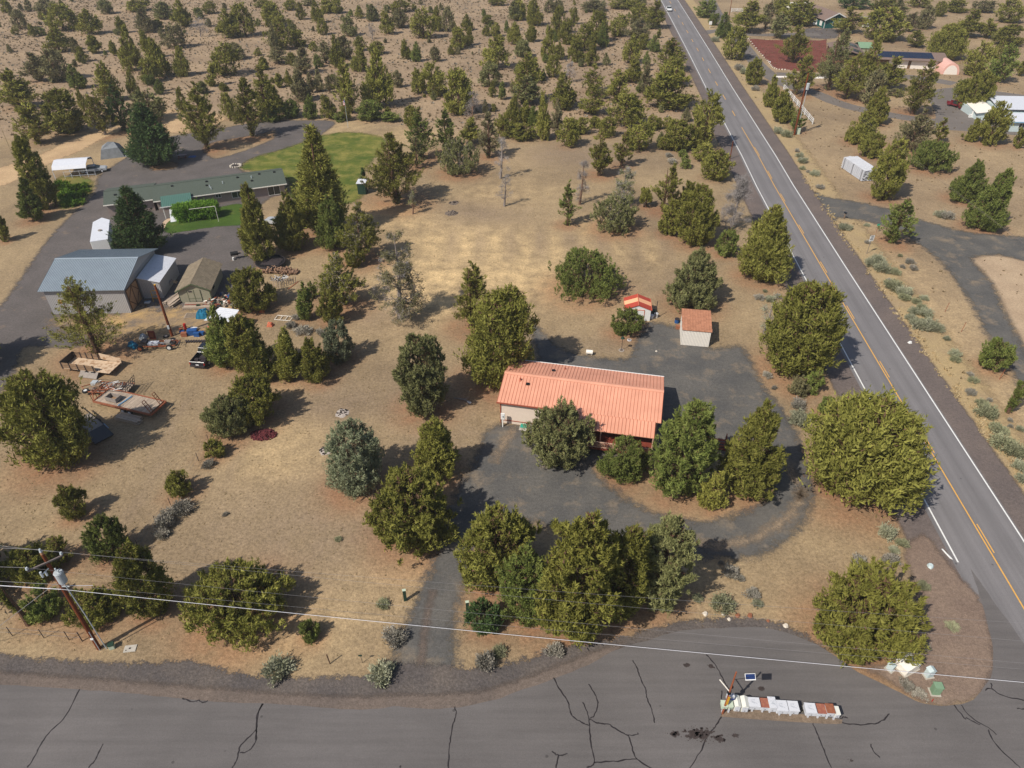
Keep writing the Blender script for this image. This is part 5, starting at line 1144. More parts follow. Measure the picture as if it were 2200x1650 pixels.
# ---- salmon roofed house
A = (-1.35, 65.85); B = (16.6, 62.15)
t, L, ang, inf = gable('manufactured_house', 'long cream house under a salmon standing seam metal roof inside the gravel yard', 'house', A, B, 8.3, 3.4, 1.1, (M['cream'], M['salmon'], M['salmon_rib'], M['rusttrim']), .38)
ribs(t, inf, .40, M['salmon_rib'], .04, .035); ridge(t, inf, M['salmon'])
b = MB(); b.bar((-.40, -.42, 3.30), (6.1, -.42, 3.30), .12, .12, M['rusttrim']); b.bar((-.4, 8.72, 3.32), (L + .4, 8.72, 3.32), .12, .12, M['white']); b.build('gutter', t)
b = MB(); b.box(-.06, .06, -.06, .06, 0, 3.4, M['rusttrim']); b.box(-.02, 5.2, -.045, -.005, .42, .52, M['rusttrim']); b.box(5.0, 5.12, -.05, 0, 0, 3.4, M['rusttrim']); b.build('trim', t)
# porch: lower pitched roof over a railed deck
px0, px1, pd = 6.2, L - .25, 2.5
b = MB(); b.slab((px0, -pd, 2.75), (px1, -pd, 2.75), (px1, -.25, 3.36), (px0, -.25, 3.36), .09, M['salmon']); pr = b.build('porch_roof', t)
b = MB(); n = int((px1 - px0) / .4)
for i in range(n + 1):
    x = px0 + .02 + i * (px1 - px0 - .04) / n; b.bar((x, -pd, 2.765), (x, -.3, 3.37), .05, .04, M['salmon_rib'])
b.build('roof_ribs', pr, kind='stuff')
b = MB(); b.box(px0, px1, -pd - .9, 0, .75, .95, M['dkred']); b.build('deck', t)
b = MB(); b.box(px0 + .2, px1, -.03, .0, .95, 3.1, M['dkred']); b.build('porch_wall', t)
for i in range(5):
    x = px0 + .1 + i * (px1 - px0 - .2) / 4; b = MB(); b.box(x - .05, x + .05, -pd + .05, -pd + .15, .95, 2.7, M['deckwood']); b.build('porch_post', t)
for i in range(4):
    b = MB(); b.box(px0 + .4 + i * 2.2, px0 + .5 + i * 2.2, -pd - .8, -pd - .7, 0, .75, M['oldwood2']); b.build('deck_pier', t)
b = MB(); b.box(px0, px1, -pd - .86, -pd - .78, 1.80, 1.88, M['deckwood']); b.box(px0, px1, -pd - .85, -pd - .80, 1.05, 1.12, M['deckwood'])
rl = b.build('railing', t); n = int((px1 - px0) / .15); bal = None
for i in range(n):
    x = px0 + .05 + i * .15
    if bal is None:
        b = MB(); b.box(-.03, .03, -.02, .02, 1.12, 1.80, M['deckwood']); bal = b.build('baluster', rl); bal.location = (x, -pd - .82, 0)
    else:
        o = bal.copy(); COL.objects.link(o); o.parent = rl; o.location = (x, -pd - .82, 0)
def on_roof(t, inf, x, v, mk):
    k, zo, zr, W, Lr, f, over = inf; z = zr - abs(v - W / 2) * k; b = MB(); mk(b, x, v, z); return b
b = on_roof(t, inf, 1.75, 3.15, lambda b, x, y, z: (b.cyl(x, y, z - .1, z + .35, .10, M['rusttrim'], 8), b.cyl(x, y, z - .05, z + .12, .2, M['salmon_rib'], 8, .1))); b.build('roof_vent', t)
b = on_roof(t, inf, 2.75, 2.7, lambda b, x, y, z: b.box(x - .2, x + .2, y - .16, y + .16, z - .05, z + .16, M['black'])); b.build('roof_vent', t)
b = on_roof(t, inf, 5.3, 6.3, lambda b, x, y, z: b.box(x - .2, x + .2, y - .16, y + .16, z - .05, z + .16, M['black'])); b.build('roof_vent', t)
b = on_roof(t, inf, 6.6, 7.3, lambda b, x, y, z: b.cyl(x, y, z - .1, z + .28, .08, M['rusttrim'], 8)); b.build('roof_vent', t)
for x in (1.6, 11.5, 15): window(t, x, x + 1.2, 1.2, 2.2, 8.6, 'offwhite', 2, 1)
# steps with red rail at the right end, behind the lush juniper
X0, Y0 = P(1538, 955)
t = thing('step_bench', 'dark red wooden entry steps at the right end of the porch', 'steps', (X0, Y0, 0), R(-12))
for i in range(4):
    b = MB(); b.box(-1, 1, i * .32 - 1, i * .32 - .7, .18 * i + .12, .18 * i + .18, M['dkred']); b.build('tread', t)
b = MB()
for x in (-1, 1): b.box(x - .05, x + .05, -1, -.9, 0, 1.0, M['dkred']); b.box(x - .05, x + .05, .2, .3, 0, 1.6, M['dkred']); b.bar((x, -.95, 1.0), (x, .25, 1.6), .08, .08, M['dkred'])
b.build('handrail', t)
# meter post, septic lid
X0, Y0 = P(1080, 917); t = thing('meter_post', 'white electric meter pedestal in front of the left end of the salmon roofed house', 'meter post', (X0, Y0, 0), R(-12))
b = MB(); b.box(-.06, .06, -.05, .05, 0, 1.9, M['white']); b.box(-.20, -.14, -.05, .05, 0, 1.6, M['darksteel']); b.build('post', t); b = MB(); b.box(-.2, .28, -.12, .06, 1.2, 2.1, M['white']); b.build('meter_box', t, bevel=.02); b = MB(); b.sphere((.04, -.16, 1.75), .11, M['xfmr']); b.build('dial', t)
X0, Y0 = P(1125, 917); t = thing('utility_hatch', 'turquoise lid on a small concrete pad by the house wall', 'utility lid', (X0, Y0, 0), R(-12)); b = MB(); b.box(-.45, .45, -.7, .5, 0, .06, M['concrete']); b.build('pad', t); b = MB(); b.box(-.38, .38, -.3, .4, .06, .22, M['teargreen']); b.build('lid', t, bevel=.02)
X0, Y0 = P(1134, 903); t = thing('air_pipe', 'small dark vent pipe standing behind the turquoise lid', 'pipe', (X0, Y0, 0)); b = MB(); b.cyl(0, 0, 0, .9, .04, M['darksteel'], 8); b.build('pipe', t); b = MB(); b.box(-.12, .12, -.1, .1, .85, 1.1, M['darksteel']); b.build('cap', t)
# ---- grey metal shop with lean-to
A = P(119, 678); B = P(281, 673)
A = (-68.3, 90.9); B = (-56.9, 91.3)
t, L, ang, inf = gable('metal_shop', 'grey metal shop with blue grey ribbed roof and a brown barn door', 'building', A, B, 12.6, 4.25, 1.7, (M['ltmetal'], M['galv'], M['galvrib'], M['white']), .5)
ribs(t, inf, .24, M['galvrib'], .05, .035); ridge(t, inf, M['galv'], .25)
b = MB()
for i in range(46): b.box(.05 + i * .247, .09 + i * .247, -.035, 0, .02, 4.2, M['ltmetalrib'])
for i in range(50):
    y = .12 + i * .25; b.box(L, L + .035, y, y + .04, .02, 4.2, M['ltmetalrib'])
b.build('siding_ribs', t, kind='stuff')
b = MB(); b.box(L + .04, L + .10, .5, 4.1, .03, 3.5, M['barnwood']); d = b.build('barn_door', t)
b = MB()
for (a, c) in (((.5, .05), (4.1, .05)), ((.5, 3.45), (4.1, 3.45)), ((.5, .05), (.5, 3.45)), ((4.1, .05), (4.1, 3.45)), ((2.3, .05), (2.3, 3.45)), ((.5, 1.75), (2.3, 3.4)), ((.5, 1.75), (2.3, .1)), ((4.1, 1.75), (2.3, 3.4)), ((4.1, 1.75), (2.3, .1))): b.bar((L + .13, a[0], a[1]), (L + .13, c[0], c[1]), .05, .12, M['brownpaint'])
b.build('brace', d)
b = MB(); b.box(1.55, 2.15, -.08, -.04, 1.9, 2.45, M['orange']); s_ = b.build('placard', t, 'small orange placard with faint lettering')
b = MB(); 
for k in range(3): b.box(1.65 + .02 * k, 2.05 - .03 * k, -.088, -.082, 2.28 - .13 * k, 2.33 - .13 * k, M['white'])
b.build('lettering', s_)
A = (-56.75, 95.6)
t = thing('lean_to', 'light grey lean-to with pale ribbed roof on the right side of the metal shop', 'building', (A[0], A[1], 0), R(3.5))
b = MB(); b.prism([(0, 0), (3.0, 0), (3.0, 2.75), (0, 3.5)], 0, 7.7, M['ltmetal']); b.build('wall', t)
b = MB(); b.slab((-.02, -.2, 3.62), (3.2, -.2, 2.81), (3.2, 7.9, 2.81), (-.02, 7.9, 3.62), .07, M['whiteroof']); r_ = b.build('roof', t)
b = MB()
for i in range(20): b.bar((0, -.15 + i * .42, 3.635), (3.2, -.15 + i * .42, 2.83), .05, .03, M['mailgrey'])
b.build('roof_ribs', r_, kind='stuff')
b = MB()
for i in range(12): b.box(.1 + i * .25, .14 + i * .25, -.03, 0, .02, 2.7, M['ltmetalrib'])
for i in range(30): b.box(3.0, 3.03, .1 + i * .25, .14 + i * .25, .02, 2.7, M['ltmetalrib'])
b.build('siding_ribs', t, kind='stuff')
# ---- tan shed with individual shingle rows
A = (-50.55, 94.3); B = (-45.95, 94.85)
t, L, ang, inf = gable('storage_shed', 'tan storage shed with grey brown shingled gable roof and double door', 'shed', A, B, 8.0, 2.15, 1.1, (M['sagewall'], M['shingle'], M['shingle'], M['greentrim']), .3, 'y')
k, zo, zr, W, Lr, f, over = inf
tile = MB(); tile.box(-.24, .24, -.17, .17, 0, .035, M['shingle']); tm_ = tile.mesh('shingle'); rs = random.Random(2)
rows = 8; ncol = 17; sl = math.atan(k)
for s in (0, 1):
    for i in range(rows):
        for j in range(ncol):
            v = -over + .17 + i * (W / 2 + over - .1) / rows; z = zo + (v + over) * k + .012; u = -over + .25 + j * (Lr + 2 * over - .4) / (ncol - 1) * 1.0
            o = bpy.data.objects.new('shingle', tm_); COL.objects.link(o); o.parent = t
            o.location = (v if s == 0 else W - v, u + (.1 if i % 2 else -.08), z + rs.uniform(0, .012)); o.rotation_euler = (0, -sl if s == 0 else sl, 0); o.scale = (.98, 1.5 if 0 < j < ncol - 1 else 1.2, 1)
b = MB(); b.bar((-.3, -.33, zo - .08), (W / 2, -.33, zr - .08), .05, .16, M['greentrim']); b.bar((W + .3, -.33, zo - .08), (W / 2, -.33, zr - .08), .05, .16, M['greentrim'])
b.box(0, .08, -.03, 0, 0, 2.1, M['greentrim']); b.box(W - .08, W, -.03, 0, 0, 2.1, M['greentrim']); b.build('trim', t)
for x in (1.35, 2.3):
    b = MB(); b.box(x, x + .93, -.05, -.005, .08, 2.1, M['sagewall']); d = b.build('door', t)
    b = MB(); b.bar((x, -.055, .08), (x, -.055, 2.1), .04, .05, M['greentrim']); b.bar((x + .93, -.055, .08), (x + .93, -.055, 2.1), .04, .05, M['greentrim']); b.bar((x, -.055, .65), (x + .93, -.055, .65), .03, .04, M['greentrim']); b.build('frame', d)
b = MB(); b.box(1.55, 2.05, -.09, -.05, 1.75, 1.95, M['darksteel']); b.build('ornament', t)
b = MB(); b.box(W, W + .04, 1.5, 2.5, 1.1, 1.8, M['glass']); w_ = b.build('window', t); b = MB(); b.box(W, W + .06, 1.4, 1.5, 1.0, 1.9, M['greentrim']); b.box(W, W + .06, 2.5, 2.6, 1.0, 1.9, M['greentrim']); b.build('frame', w_)
# ---- cargo trailer (white, V nose)
rear = P(213, 545, 0); A = (-71.0, 110.3)
ang = math.atan2(120.6 - 110.6, -73.9 + 69.8) - math.pi / 2
t = thing('cargo_trailer', 'white enclosed cargo trailer with pointed nose parked behind the metal shop', 'trailer', (-69.9, 110.7, 0), ang)
sec = [(-1.35, 0), (1.35, 0), (1.35, 8.6), (.0, 10.2), (-1.35, 8.6)]
b = MB(); b.prism(sec, .45, 2.5, M['white'], 'xy'); b.build('body', t, bevel=.05); b = MB(); b.prism([(x * 1.01, y) for x, y in sec], 2.5, 2.56, M['whiteroof'], 'xy'); b.build('roof', t)
b = MB(); b.cyl(0, 4.2, 2.55, 2.72, .32, M['greyboard'], 12); b.build('roof_vent', t); b = MB(); b.box(1.36, 1.38, 6.0, 6.8, .55, 2.3, M['mailgrey']); b.build('side_door', t)
for y in (3.4, 4.4):
    for x in (-1.3, 1.3): b = MB(); b.cylx((x - .12, y, .38), (x + .12, y, .38), .38, M['tyre']); b.build('wheel', t)
b = MB(); b.bar((0, 10.0, .5), (0, 11.2, .5), .12, .12, M['darksteel']); b.build('hitch', t)
# ---- green roofed ranch house: garage and main wing
A = (-75.9, 126.4); Bq = (-68.4, 129.1)
mats = (M['taupe'], M['greenroof'], M['greenroof'], M['white'])
t, L, ang, inf = gable('garage', 'low garage wing with dark green shingle roof at the left end of the ranch house', 'garage', A, Bq, 8.2, 2.5, 1.0, mats, .45)
ridge(t, inf, M['greenroof'], .2); b = MB(); b.bar((-.45, -.48, 2.38), (L + .42, -.48, 2.38), .1, .16, M['offwhite']); b.build('fascia', t)
for (x, v) in ((1.6, 2.4), (4.4, 2.2)): b = on_roof(t, inf, x, v, lambda b, x, y, z: b.box(x - .22, x + .22, y - .18, y + .18, z - .05, z + .18, M['black'])); b.build('roof_vent', t)
A = (-67.35, 128.3); Bq = (-45.4, 137.1)
t, L, ang, inf = gable('ranch_house', 'long ranch house with dark green shingle roof and white framed windows', 'house', A, Bq, 8.6, 2.5, 1.25, mats, .5)
ridge(t, inf, M['greenroof'], .2); b = MB(); b.bar((-.5, -.53, 2.36), (L + .5, -.53, 2.36), .1, .16, M['offwhite']); b.build('fascia', t)
window(t, 13.6, 16.6, .9, 2.0, 0, 'white', 3); window(t, 10.6, 11.5, 1.4, 2.0, 0, 'white', 2); window(t, 20.4, 22.6, .4, 2.1, 0, 'white', 2)
for (x, v, kk) in ((3.2, 3.4, 0), (9.5, 3.4, 0), (9.4, 2.2, 0), (15.3, 3.4, 0), (17.8, 1.8, 0), (19.5, 3.6, 0), (22.4, 3.6, 0), (12.4, 2.2, 1), (10.1, 1.0, 1), (17.9, 2.7, 1), (9.9, 1.6, 1)):
    b = on_roof(t, inf, x, v, (lambda b, x, y, z: b.box(x - .2, x + .2, y - .17, y + .17, z - .05, z + .18, M['black'])) if not kk else (lambda b, x, y, z: b.cyl(x, y, z - .1, z + .45, .09, M['porcelain'], 8))); b.build('roof_vent' if not kk else 'flue', t)
b = MB(); b.slab((.9, -3.6, 2.35), (6.3, -3.6, 2.35), (6.3, .2, 3.0), (.9, .2, 3.0), .08, M['greenmetal']); r_ = b.build('porch_roof', t)
b = MB()
for i in range(18): x = .95 + i * .312; b.bar((x, -3.6, 2.37), (x, .15, 3.01), .04, .04, M['greenmetalrib'])
b.build('roof_ribs', r_, kind='stuff')
b = MB(); b.bar((.6, -3.66, 2.28), (6.35, -3.66, 2.28), .08, .14, M['white']); b.build('gutter', t)
for x in (1.1, 3.6, 6.2): b = MB(); b.box(x - .07, x + .07, -3.55, -3.41, 0, 2.25, M['white']); b.build('porch_post', t)
b = MB(); b.slab((1.9, -5.6, .05), (3.3, -5.6, .05), (3.3, -1.2, .8), (1.9, -1.2, .8), .08, M['whiteroof']); b.build('ramp', t)
# ---- white roofed lean-to behind the pickup
t = thing('lean_to', 'small white roofed shelter beside the black pickup', 'shed', (-42.6, 85.4, 0), R(3))
b = MB(); b.slab((-.9, .3, 2.2), (3.2, -.6, 2.35), (3.6, 2.2, 2.6), (.5, 3.4, 2.45), .05, M['whiteroof']); r_ = b.build('roof', t)
b = MB()
for i in range(8):
    q = i / 7; b.bar((-.9 + 1.4 * q, .3 + 3.1 * q, 2.215 + .25 * q), (3.2 + .4 * q, -.6 + 2.8 * q, 2.365 + .25 * q), .05, .03, M['white'])
b.build('roof_ribs', r_, kind='stuff'); b = MB(); b.box(-.3, 2.9, .3, 2.4, 0, 2.15, M['oldwood2']); b.build('wall', t)
# ---- striped shed
A = (16.5, 89.35); Bq = (20.2, 89.0)
t, L, ang, inf = gable('garden_shed', 'small white shed with red and peach striped roof', 'shed', A, Bq, 3.1, 1.9, .72, (M['white'], M['stripe_red'], M['stripe_red'], M['orange']), .12, 'y')
k, zo, zr, W, Lr, f, over = inf
for s in (0, 1):
    v0 = -over - .004 if s == 0 else W + over + .004
    for (a, c, mm) in ((1.05, 2.15, 'stripe_peach'),):
        b = MB(); b.slab((v0, a, zo + .02), (W / 2, a, zr + .02), (W / 2, c, zr + .02), (v0, c, zo + .02), .015, M[mm]); b.build('roof_stripe', t)
    b = MB(); x0 = v0; b.bar((x0, -.14, zo), (x0, Lr + .14, zo), .06, .1, M['terra']); b.build('eave_trim', t)
b = MB(); b.bar((W / 2, -.14, zr + .03), (W / 2, Lr + .14, zr + .03), .12, .04, M['terra']); b.build('ridge_cap', t)
b = MB(); b.box(.95, 2.75, -.05, -.005, .05, 1.75, M['white']); d = b.build('door', t)
b = MB(); b.box(.87, .95, -.07, 0, 0, 1.83, M['terra']); b.box(2.75, 2.83, -.07, 0, 0, 1.83, M['terra']); b.box(.87, 2.83, -.07, 0, 1.75, 1.83, M['terra']); b.build('frame', d)
b = MB(); b.box(.7, .82, -.02, .0, 0, 1.9, M['whiteroof'])
X0, Y0 = P(1407, 685); t = thing('fence_pole', 'tall dark pole leaning by the striped shed', 'pole', (X0, Y0, 0)); b = MB(); b.tube([(0, 0, 0), (.1, .2, 2.9)], .05, M['darksteel']); b.build('pole', t)
for i, (x, y, m, lb) in enumerate(((1400, 684, 'mailgrey', 'pale bucket beside the striped shed'), (1409, 682, 'white', 'white jug beside the striped shed'), (1404, 676, 'dkgreen', 'dark green bin beside the striped shed'))):
    X0, Y0 = P(x, y); b = MB(); b.cyl(0, 0, 0, .55 + .1 * i, .26, M[m], 10, .3); b.cyl(0, 0, .55 + .1 * i, .6 + .1 * i, .32, M[m], 10); o = b.build('bucket'); tag(o, lb, 'bucket', None, (X0, Y0))
# ---- brown roofed shed
A = (23.55, 82.75); Bq = (27.3, 82.15)
t = thing('garden_shed', 'pale grey shed with terracotta shingled flat pitched roof', 'shed', (A[0], A[1], 0), math.atan2(Bq[1] - A[1], Bq[0] - A[0]))
Ls = 3.8; b = MB(); b.prism([(0, 0), (4.6, 0), (4.6, 2.95), (0, 2.45)], 0, Ls, M['offwhite'], 'yz'); b.build('wall', t)
b = MB(); b.slab((-.1, -.1, 2.50), (Ls + .1, -.1, 2.50), (Ls + .1, 4.75, 3.02), (-.1, 4.75, 3.02), .06, M['copper']); b.build('roof', t)
tile = MB(); tile.box(-.17, .17, -.2, .2, 0, .03, M['copper']); tm_ = tile.mesh('shingle')
for i in range(15):
    for j in range(11):
        o = bpy.data.objects.new('shingle', tm_); COL.objects.link(o); o.parent = t; y = .08 + i * .325; o.location = (.05 + j * .37 + rs.uniform(-.03, .03), y, 2.515 + y * .107 + rs.uniform(0, .012)); o.rotation_euler = (math.atan(.107), 0, 0); o.scale = (1.05, .9, 1)
b = MB()
for i in range(19): b.box(.02 + i * .2, .05 + i * .2, -.03, 0, 0, 2.44, M['ltmetal'])
b.build('siding_ribs', t, kind='stuff')
X0, Y0 = P(1454, 693); o = MB().cyl(0, 0, 0, .6, .35, M['blue'], 12).cyl(0, 0, .6, .66, .38, M['darksteel'], 12).build('barrel'); tag(o, 'dark blue tub left of the terracotta roofed shed', 'barrel', None, (X0, Y0))
X0, Y0 = P(1456, 706); o = MB().box(-.28, .28, -.25, .25, 0, .55, M['stonebrown']).build('crate', bevel=.02); tag(o, 'rusty brown crate left of the terracotta roofed shed', 'crate', None, (X0, Y0))
# ---- basketball hoop, propane tank, disk
X0, Y0 = P(1335, 753); t = thing('feeder_post', 'green topped bird feeder on a thin post with a round base', 'bird feeder', (X0, Y0, 0)); b = MB(); b.cyl(0, 0, 0, 2.1, .035, M['darksteel'], 8); b.build('post', t); b = MB(); b.cyl(0, 0, 0, .07, .38, M['ash'], 16); b.cyl(0, 0, .07, .08, .28, M['gravel_dk'], 16); b.build('base', t); b = MB(); b.cyl(0, 0, 2.0, 2.3, .3, M['dkgreen'], 10, .08); b.build('hood', t)
X0, Y0 = P(1352, 731); o = MB().cyl(0, 0, 0, .08, .30, M['mailgrey'], 16).cyl(0, 0, .08, .1, .2, M['greywood'], 14).build('water_dish'); tag(o, 'small round dish on the ground near the bird feeder', 'dish', None, (X0, Y0))
X0, Y0 = P(1266, 762); t = thing('propane_tank', 'small pale tank lying behind the salmon roofed house', 'tank', (X0, Y0, 0), R(-10)); b = MB(); b.cylx((-.45, 0, .45), (.45, 0, .45), .3, M['offwhite'], 12); b.build('tank', t); b = MB(); b.box(-.35, -.25, -.2, .2, 0, .3, M['concrete']); b.box(.25, .35, -.2, .2, 0, .3, M['concrete']); b.build('feet', t)
X0, Y0 = P(1000, 862); t = thing('fallen_log', 'dark fallen branch with a pale tip on the ground left of the house', 'log', (X0, Y0, 0), R(-20)); b = MB(); b.tube([(-1.6, 0, .12), (-.5, .1, .16), (.7, 0, .12)], [.05, .13, .10], M['deadwood'], 7); b.tube([(-.3, .1, .15), (.3, .5, .3)], [.07, .02], M['deadwood'], 5); b.build('log', t)
o = MB().box(-.25, .3, -.15, .15, 0, .15, M['white']).build('white_block', bevel=.03); X0, Y0 = P(1008, 865); tag(o, 'white lump at the tip of the fallen branch', 'block', None, (X0, Y0), R(-40))
# ---- maroon cinder pile: single stones up to the limit
X0, Y0 = P(567, 935); t = thing('cinder_pile', 'low maroon pile of lava cinders by the round pair of junipers', 'stone pile', (X0, Y0, 0))
st_ = MB(); st_.add([(-.09, -.07, 0), (.1, -.06, 0), (.07, .09, 0), (-.08, .07, 0), (-.05, -.05, .11), (.06, -.04, .13), (.04, .06, .1)], [(0, 1, 5, 4), (1, 2, 6, 5), (2, 3, 4, 6), (3, 0, 4), (4, 5, 6)], M['cinderred']); stm = st_.mesh('stone')
for i in range(280):
    a = rs.uniform(0, 6.283); d = rs.uniform(0, 1) ** .6; o = bpy.data.objects.new('stone', stm); COL.objects.link(o); o.parent = t
    o.location = (math.cos(a) * d * 1.55, math.sin(a) * d * 1.0, .28 * (1 - d * d)); o.rotation_euler = (rs.uniform(-.5, .5), rs.uniform(-.5, .5), rs.uniform(0, 6)); q = rs.uniform(.8, 2.0); o.scale = (q, q, q)
# ---- stones along the street curve
for i, (x, y, w_, m, lb) in enumerate(((1515, 1319, 13, 'stonepale', 'white pointed stone, leftmost of the row above the street'), (1553, 1319, 9, 'stonepale', 'small tan stone right of the white pointed one'), (1585, 1323, 12, 'stonebrown', 'brown stone in the middle of the row'), (1611, 1323, 14, 'stonebrown', 'larger brown stone right of the middle of the row'),
                                      (1566, 1331, 9, 'stonepale', 'flat pale stone lying nearest the asphalt'), (1650, 1334, 8, 'stonebrown', 'small red brown stone near the right end of the row'), (1688, 1345, 13, 'stonepale', 'cream stone at the right end of the row'), (1998, 1217, 16, 'bluegreybox', 'pale blue grey slab on the corner gravel'), (1955, 737, 10, 'white', 'white scrap of litter on the right shoulder'), (1410, 755, 5, 'stonepale', 'tiny pale stone on the yard gravel'))):
    X0, Y0 = P(x, y); r_ = w_ / 2 / FPX * depth_of(X0, Y0); b = MB(); n = 7
    b.add([(math.cos(6.283 * k / n) * r_ * rs.uniform(.75, 1.1), math.sin(6.283 * k / n) * r_ * rs.uniform(.7, 1.2), 0) for k in range(n)] + [(math.cos(6.283 * k / n) * r_ * .6, math.sin(6.283 * k / n) * r_ * .6, r_ * .7) for k in range(n)], [(k, (k + 1) % n, (k + 1) % n + n, k + n) for k in range(n)] + [tuple(range(n, 2 * n))], M[m])
    o = b.build('stone'); tag(o, lb, 'stone', 'stones edging the street curve' if i < 7 else None, (X0, Y0, .02))
X0, Y0 = P(2036, 1190); b = MB(); b.add([(-.35, .6, .03), (-.2, .6, .05), (.12, -.5, .04), (.14, -.75, .03), (-.08, -.6, .03), (-.15, 0, .10)], [(0, 1, 5), (1, 2, 5), (2, 3, 4), (2, 4, 5), (4, 0, 5)], M['white']); o = b.build('litter'); tag(o, 'torn white strip lying beside the highway edge line', 'litter', None, (X0, Y0))
#PART4
# ------------------------------------------------------------------ utility poles and wires
def wire(name, a, b_, rad, sag, mat, label, group=None, n=18, cat='cable'):
    a = Vector(a); b_ = Vector(b_); pts = [a.lerp(b_, i / n) - Vector((0, 0, sag * 4 * (i / n) * (1 - i / n))) for i in range(n + 1)]
    m_ = MB(); m_.tube(pts, rad, M[mat], 5); o = m_.build(name); tag(o, label, cat, group); return o
bx, by = P(213, 1393); PZ = 12.4
t = thing('utility_pole', 'tall brown utility pole with crossarm and grey transformer beside the street', 'utility pole', (bx, by, 0))
b = MB(); b.tube([(0, 0, 0), (0, 0, PZ)], [.19, .13], M['pole'], 12); b.build('pole', t); b = MB(); b.cyl(0, 0, PZ, PZ + .25, .13, M['poletop'], 12, .11); b.build('pole_cap', t)
ca_ = math.atan2(1.5, 1.0)
d_ = Vector((.78, .62, 0)); c0 = Vector((0, -.18, 11.55)); b = MB(); b.bar(c0 - d_ * 1.25, c0 + d_ * 1.25, .11, .13, M['greywood']); arm = b.build('crossarm', t)
ins = []
for s in (-1.18, 1.18):
    q = c0 + d_ * s; b = MB(); b.cyl(q.x, q.y, q.z + .05, q.z + .2, .05, M['darksteel'], 8); b.cyl(q.x, q.y, q.z + .18, q.z + .38, .12, M['porcelain'], 10, .08); b.build('insulator', arm); ins.append(q + Vector((0, 0, .38)))
b = MB(); b.cyl(0, 0, PZ + .25, PZ + .55, .12, M['porcelain'], 10, .07); b.build('insulator', t); ins.append(Vector((0, 0, PZ + .5)))
q = Vector((-.55, -.45, 10.5)); b = MB(); b.bar((0, -.1, 10.9), tuple(q), .05, .05, M['porcelain']); b.cyl(q.x, q.y, q.z - .25, q.z + .3, .09, M['porcelain'], 8); b.cyl(q.x + .3, q.y + .1, q.z - .2, q.z + .2, .08, M['porcelain'], 8); b.build('fuse_cutout', t)
b = MB(); b.cyl(.48, -.12, 9.3, 10.35, .33, M['xfmr'], 18); b.cyl(.48, -.12, 10.35, 10.45, .36, M['xfmr'], 18, .30); b.cyl(.48, -.12, 9.22, 9.3, .30, M['xfmr'], 18); tr_ = b.build('transformer', t)
for (x, y) in ((.34, -.05), (.62, -.2)): b = MB(); b.cyl(x, y, 10.42, 10.75, .06, M['porcelain'], 8); b.build('bushing', tr_)
b = MB(); b.tube([(.45, -.12, 9.0), (.62, -.1, 5), (.68, -.05, .0)], .045, M['xfmr'], 7); b.tube([(.12, -.16, 2.6), (.16, -.19, 0)], .035, M['xfmr'], 6); b.build('conduit', t)
b = MB(); b.bar((0, -.1, 8.6), (.7, -.1, 8.6), .05, .05, M['porcelain']); b.box(-.06, .2, -.26, -.18, 1.6, 1.75, M['white']); b.build('bracket', t)
def pt(v): return (bx + v[0], by + v[1], v[2])
def far_at(x, y, z): X, Y = P(x, y, z); return (X, Y, z)
gw = 'thin bare power wires over the street'
wire('power_wire', pt(ins[1]), far_at(2380, 1350, 11.2), .0065, .35, 'wire', 'highest thin power wire, from the upper end of the crossarm', gw)
wire('power_wire', pt(ins[2]), far_at(2380, 1392, 11.4), .0065, .35, 'wire', 'thin power wire from the tip of the pole', gw)
wire('power_wire', pt(ins[0]), far_at(2380, 1440, 11.0), .0065, .35, 'wire', 'thin power wire from the lower end of the crossarm', gw)
wire('power_wire', pt((0, -.2, 9.0)), far_at(2380, 1452, 8.8), .0065, .3, 'wire', 'thin neutral wire passing just below the transformer', gw)
wire('telephone_cable', pt((0, -.2, 8.4)), far_at(2380, 1482, 8.0), .018, .3, 'wirelt', 'thick white telephone cable crossing the whole picture', None)
wire('service_wire', pt((.2, -.2, 8.9)), far_at(200, 1258, 8.2), .02, .02, 'wirelt', 'short thick white wire end right of the transformer', None)
for z, y2, r_, m_, lb in ((11.9, 1152, .016, 'wire', 'highest power wire left of the pole'), (12.6, 1172, .016, 'wire', 'middle power wire left of the pole'), (11.6, 1216, .016, 'wire', 'third power wire left of the pole'), (9.0, 1242, .018, 'wire', 'lowest thin power wire left of the pole'), (8.4, 1250, .032, 'wirelt', 'thick telephone cable left of the pole')):
    wire('power_wire', pt({1152: ins[1], 1172: ins[2], 1216: ins[0]}.get(y2, (0, -.2, z))), far_at(-260, y2 - 12, z), r_, .1, m_, lb, 'wires left of the pole')
wire('guy_wire', pt((0, -.1, 9.2)), (P(-60, 1392)[0], P(-60, 1392)[1], .1), .02, 0, 'wire', 'slanting guy wire running down left from the pole', None)
X0, Y0 = P(242, 1392); t = thing('utility_pedestal', 'small green and white utility pedestal at the foot of the pole', 'cabinet', (X0, Y0, 0), R(20)); b = MB(); b.box(-.22, .22, -.2, .2, 0, .5, M['sagebox']); b.build('box', t, bevel=.03); b = MB(); b.box(-.25, .25, -.23, .23, .5, .62, M['dkgreen']); b.build('lid', t, bevel=.02)
X0, Y0 = P(280, 1394); t = thing('vault_hatch', 'white concrete utility lid flat on the ground right of the pole', 'manhole cover', (X0, Y0, 0), R(8)); b = MB(); b.box(-.5, .5, -.33, .33, 0, .07, M['concrete']); b.build('slab', t); b = MB(); b.box(-.1, .06, -.06, .08, .07, .09, M['darksteel']); b.cyl(-.3, -.15, .07, .09, .05, M['darksteel'], 8); b.build('hatch', t)
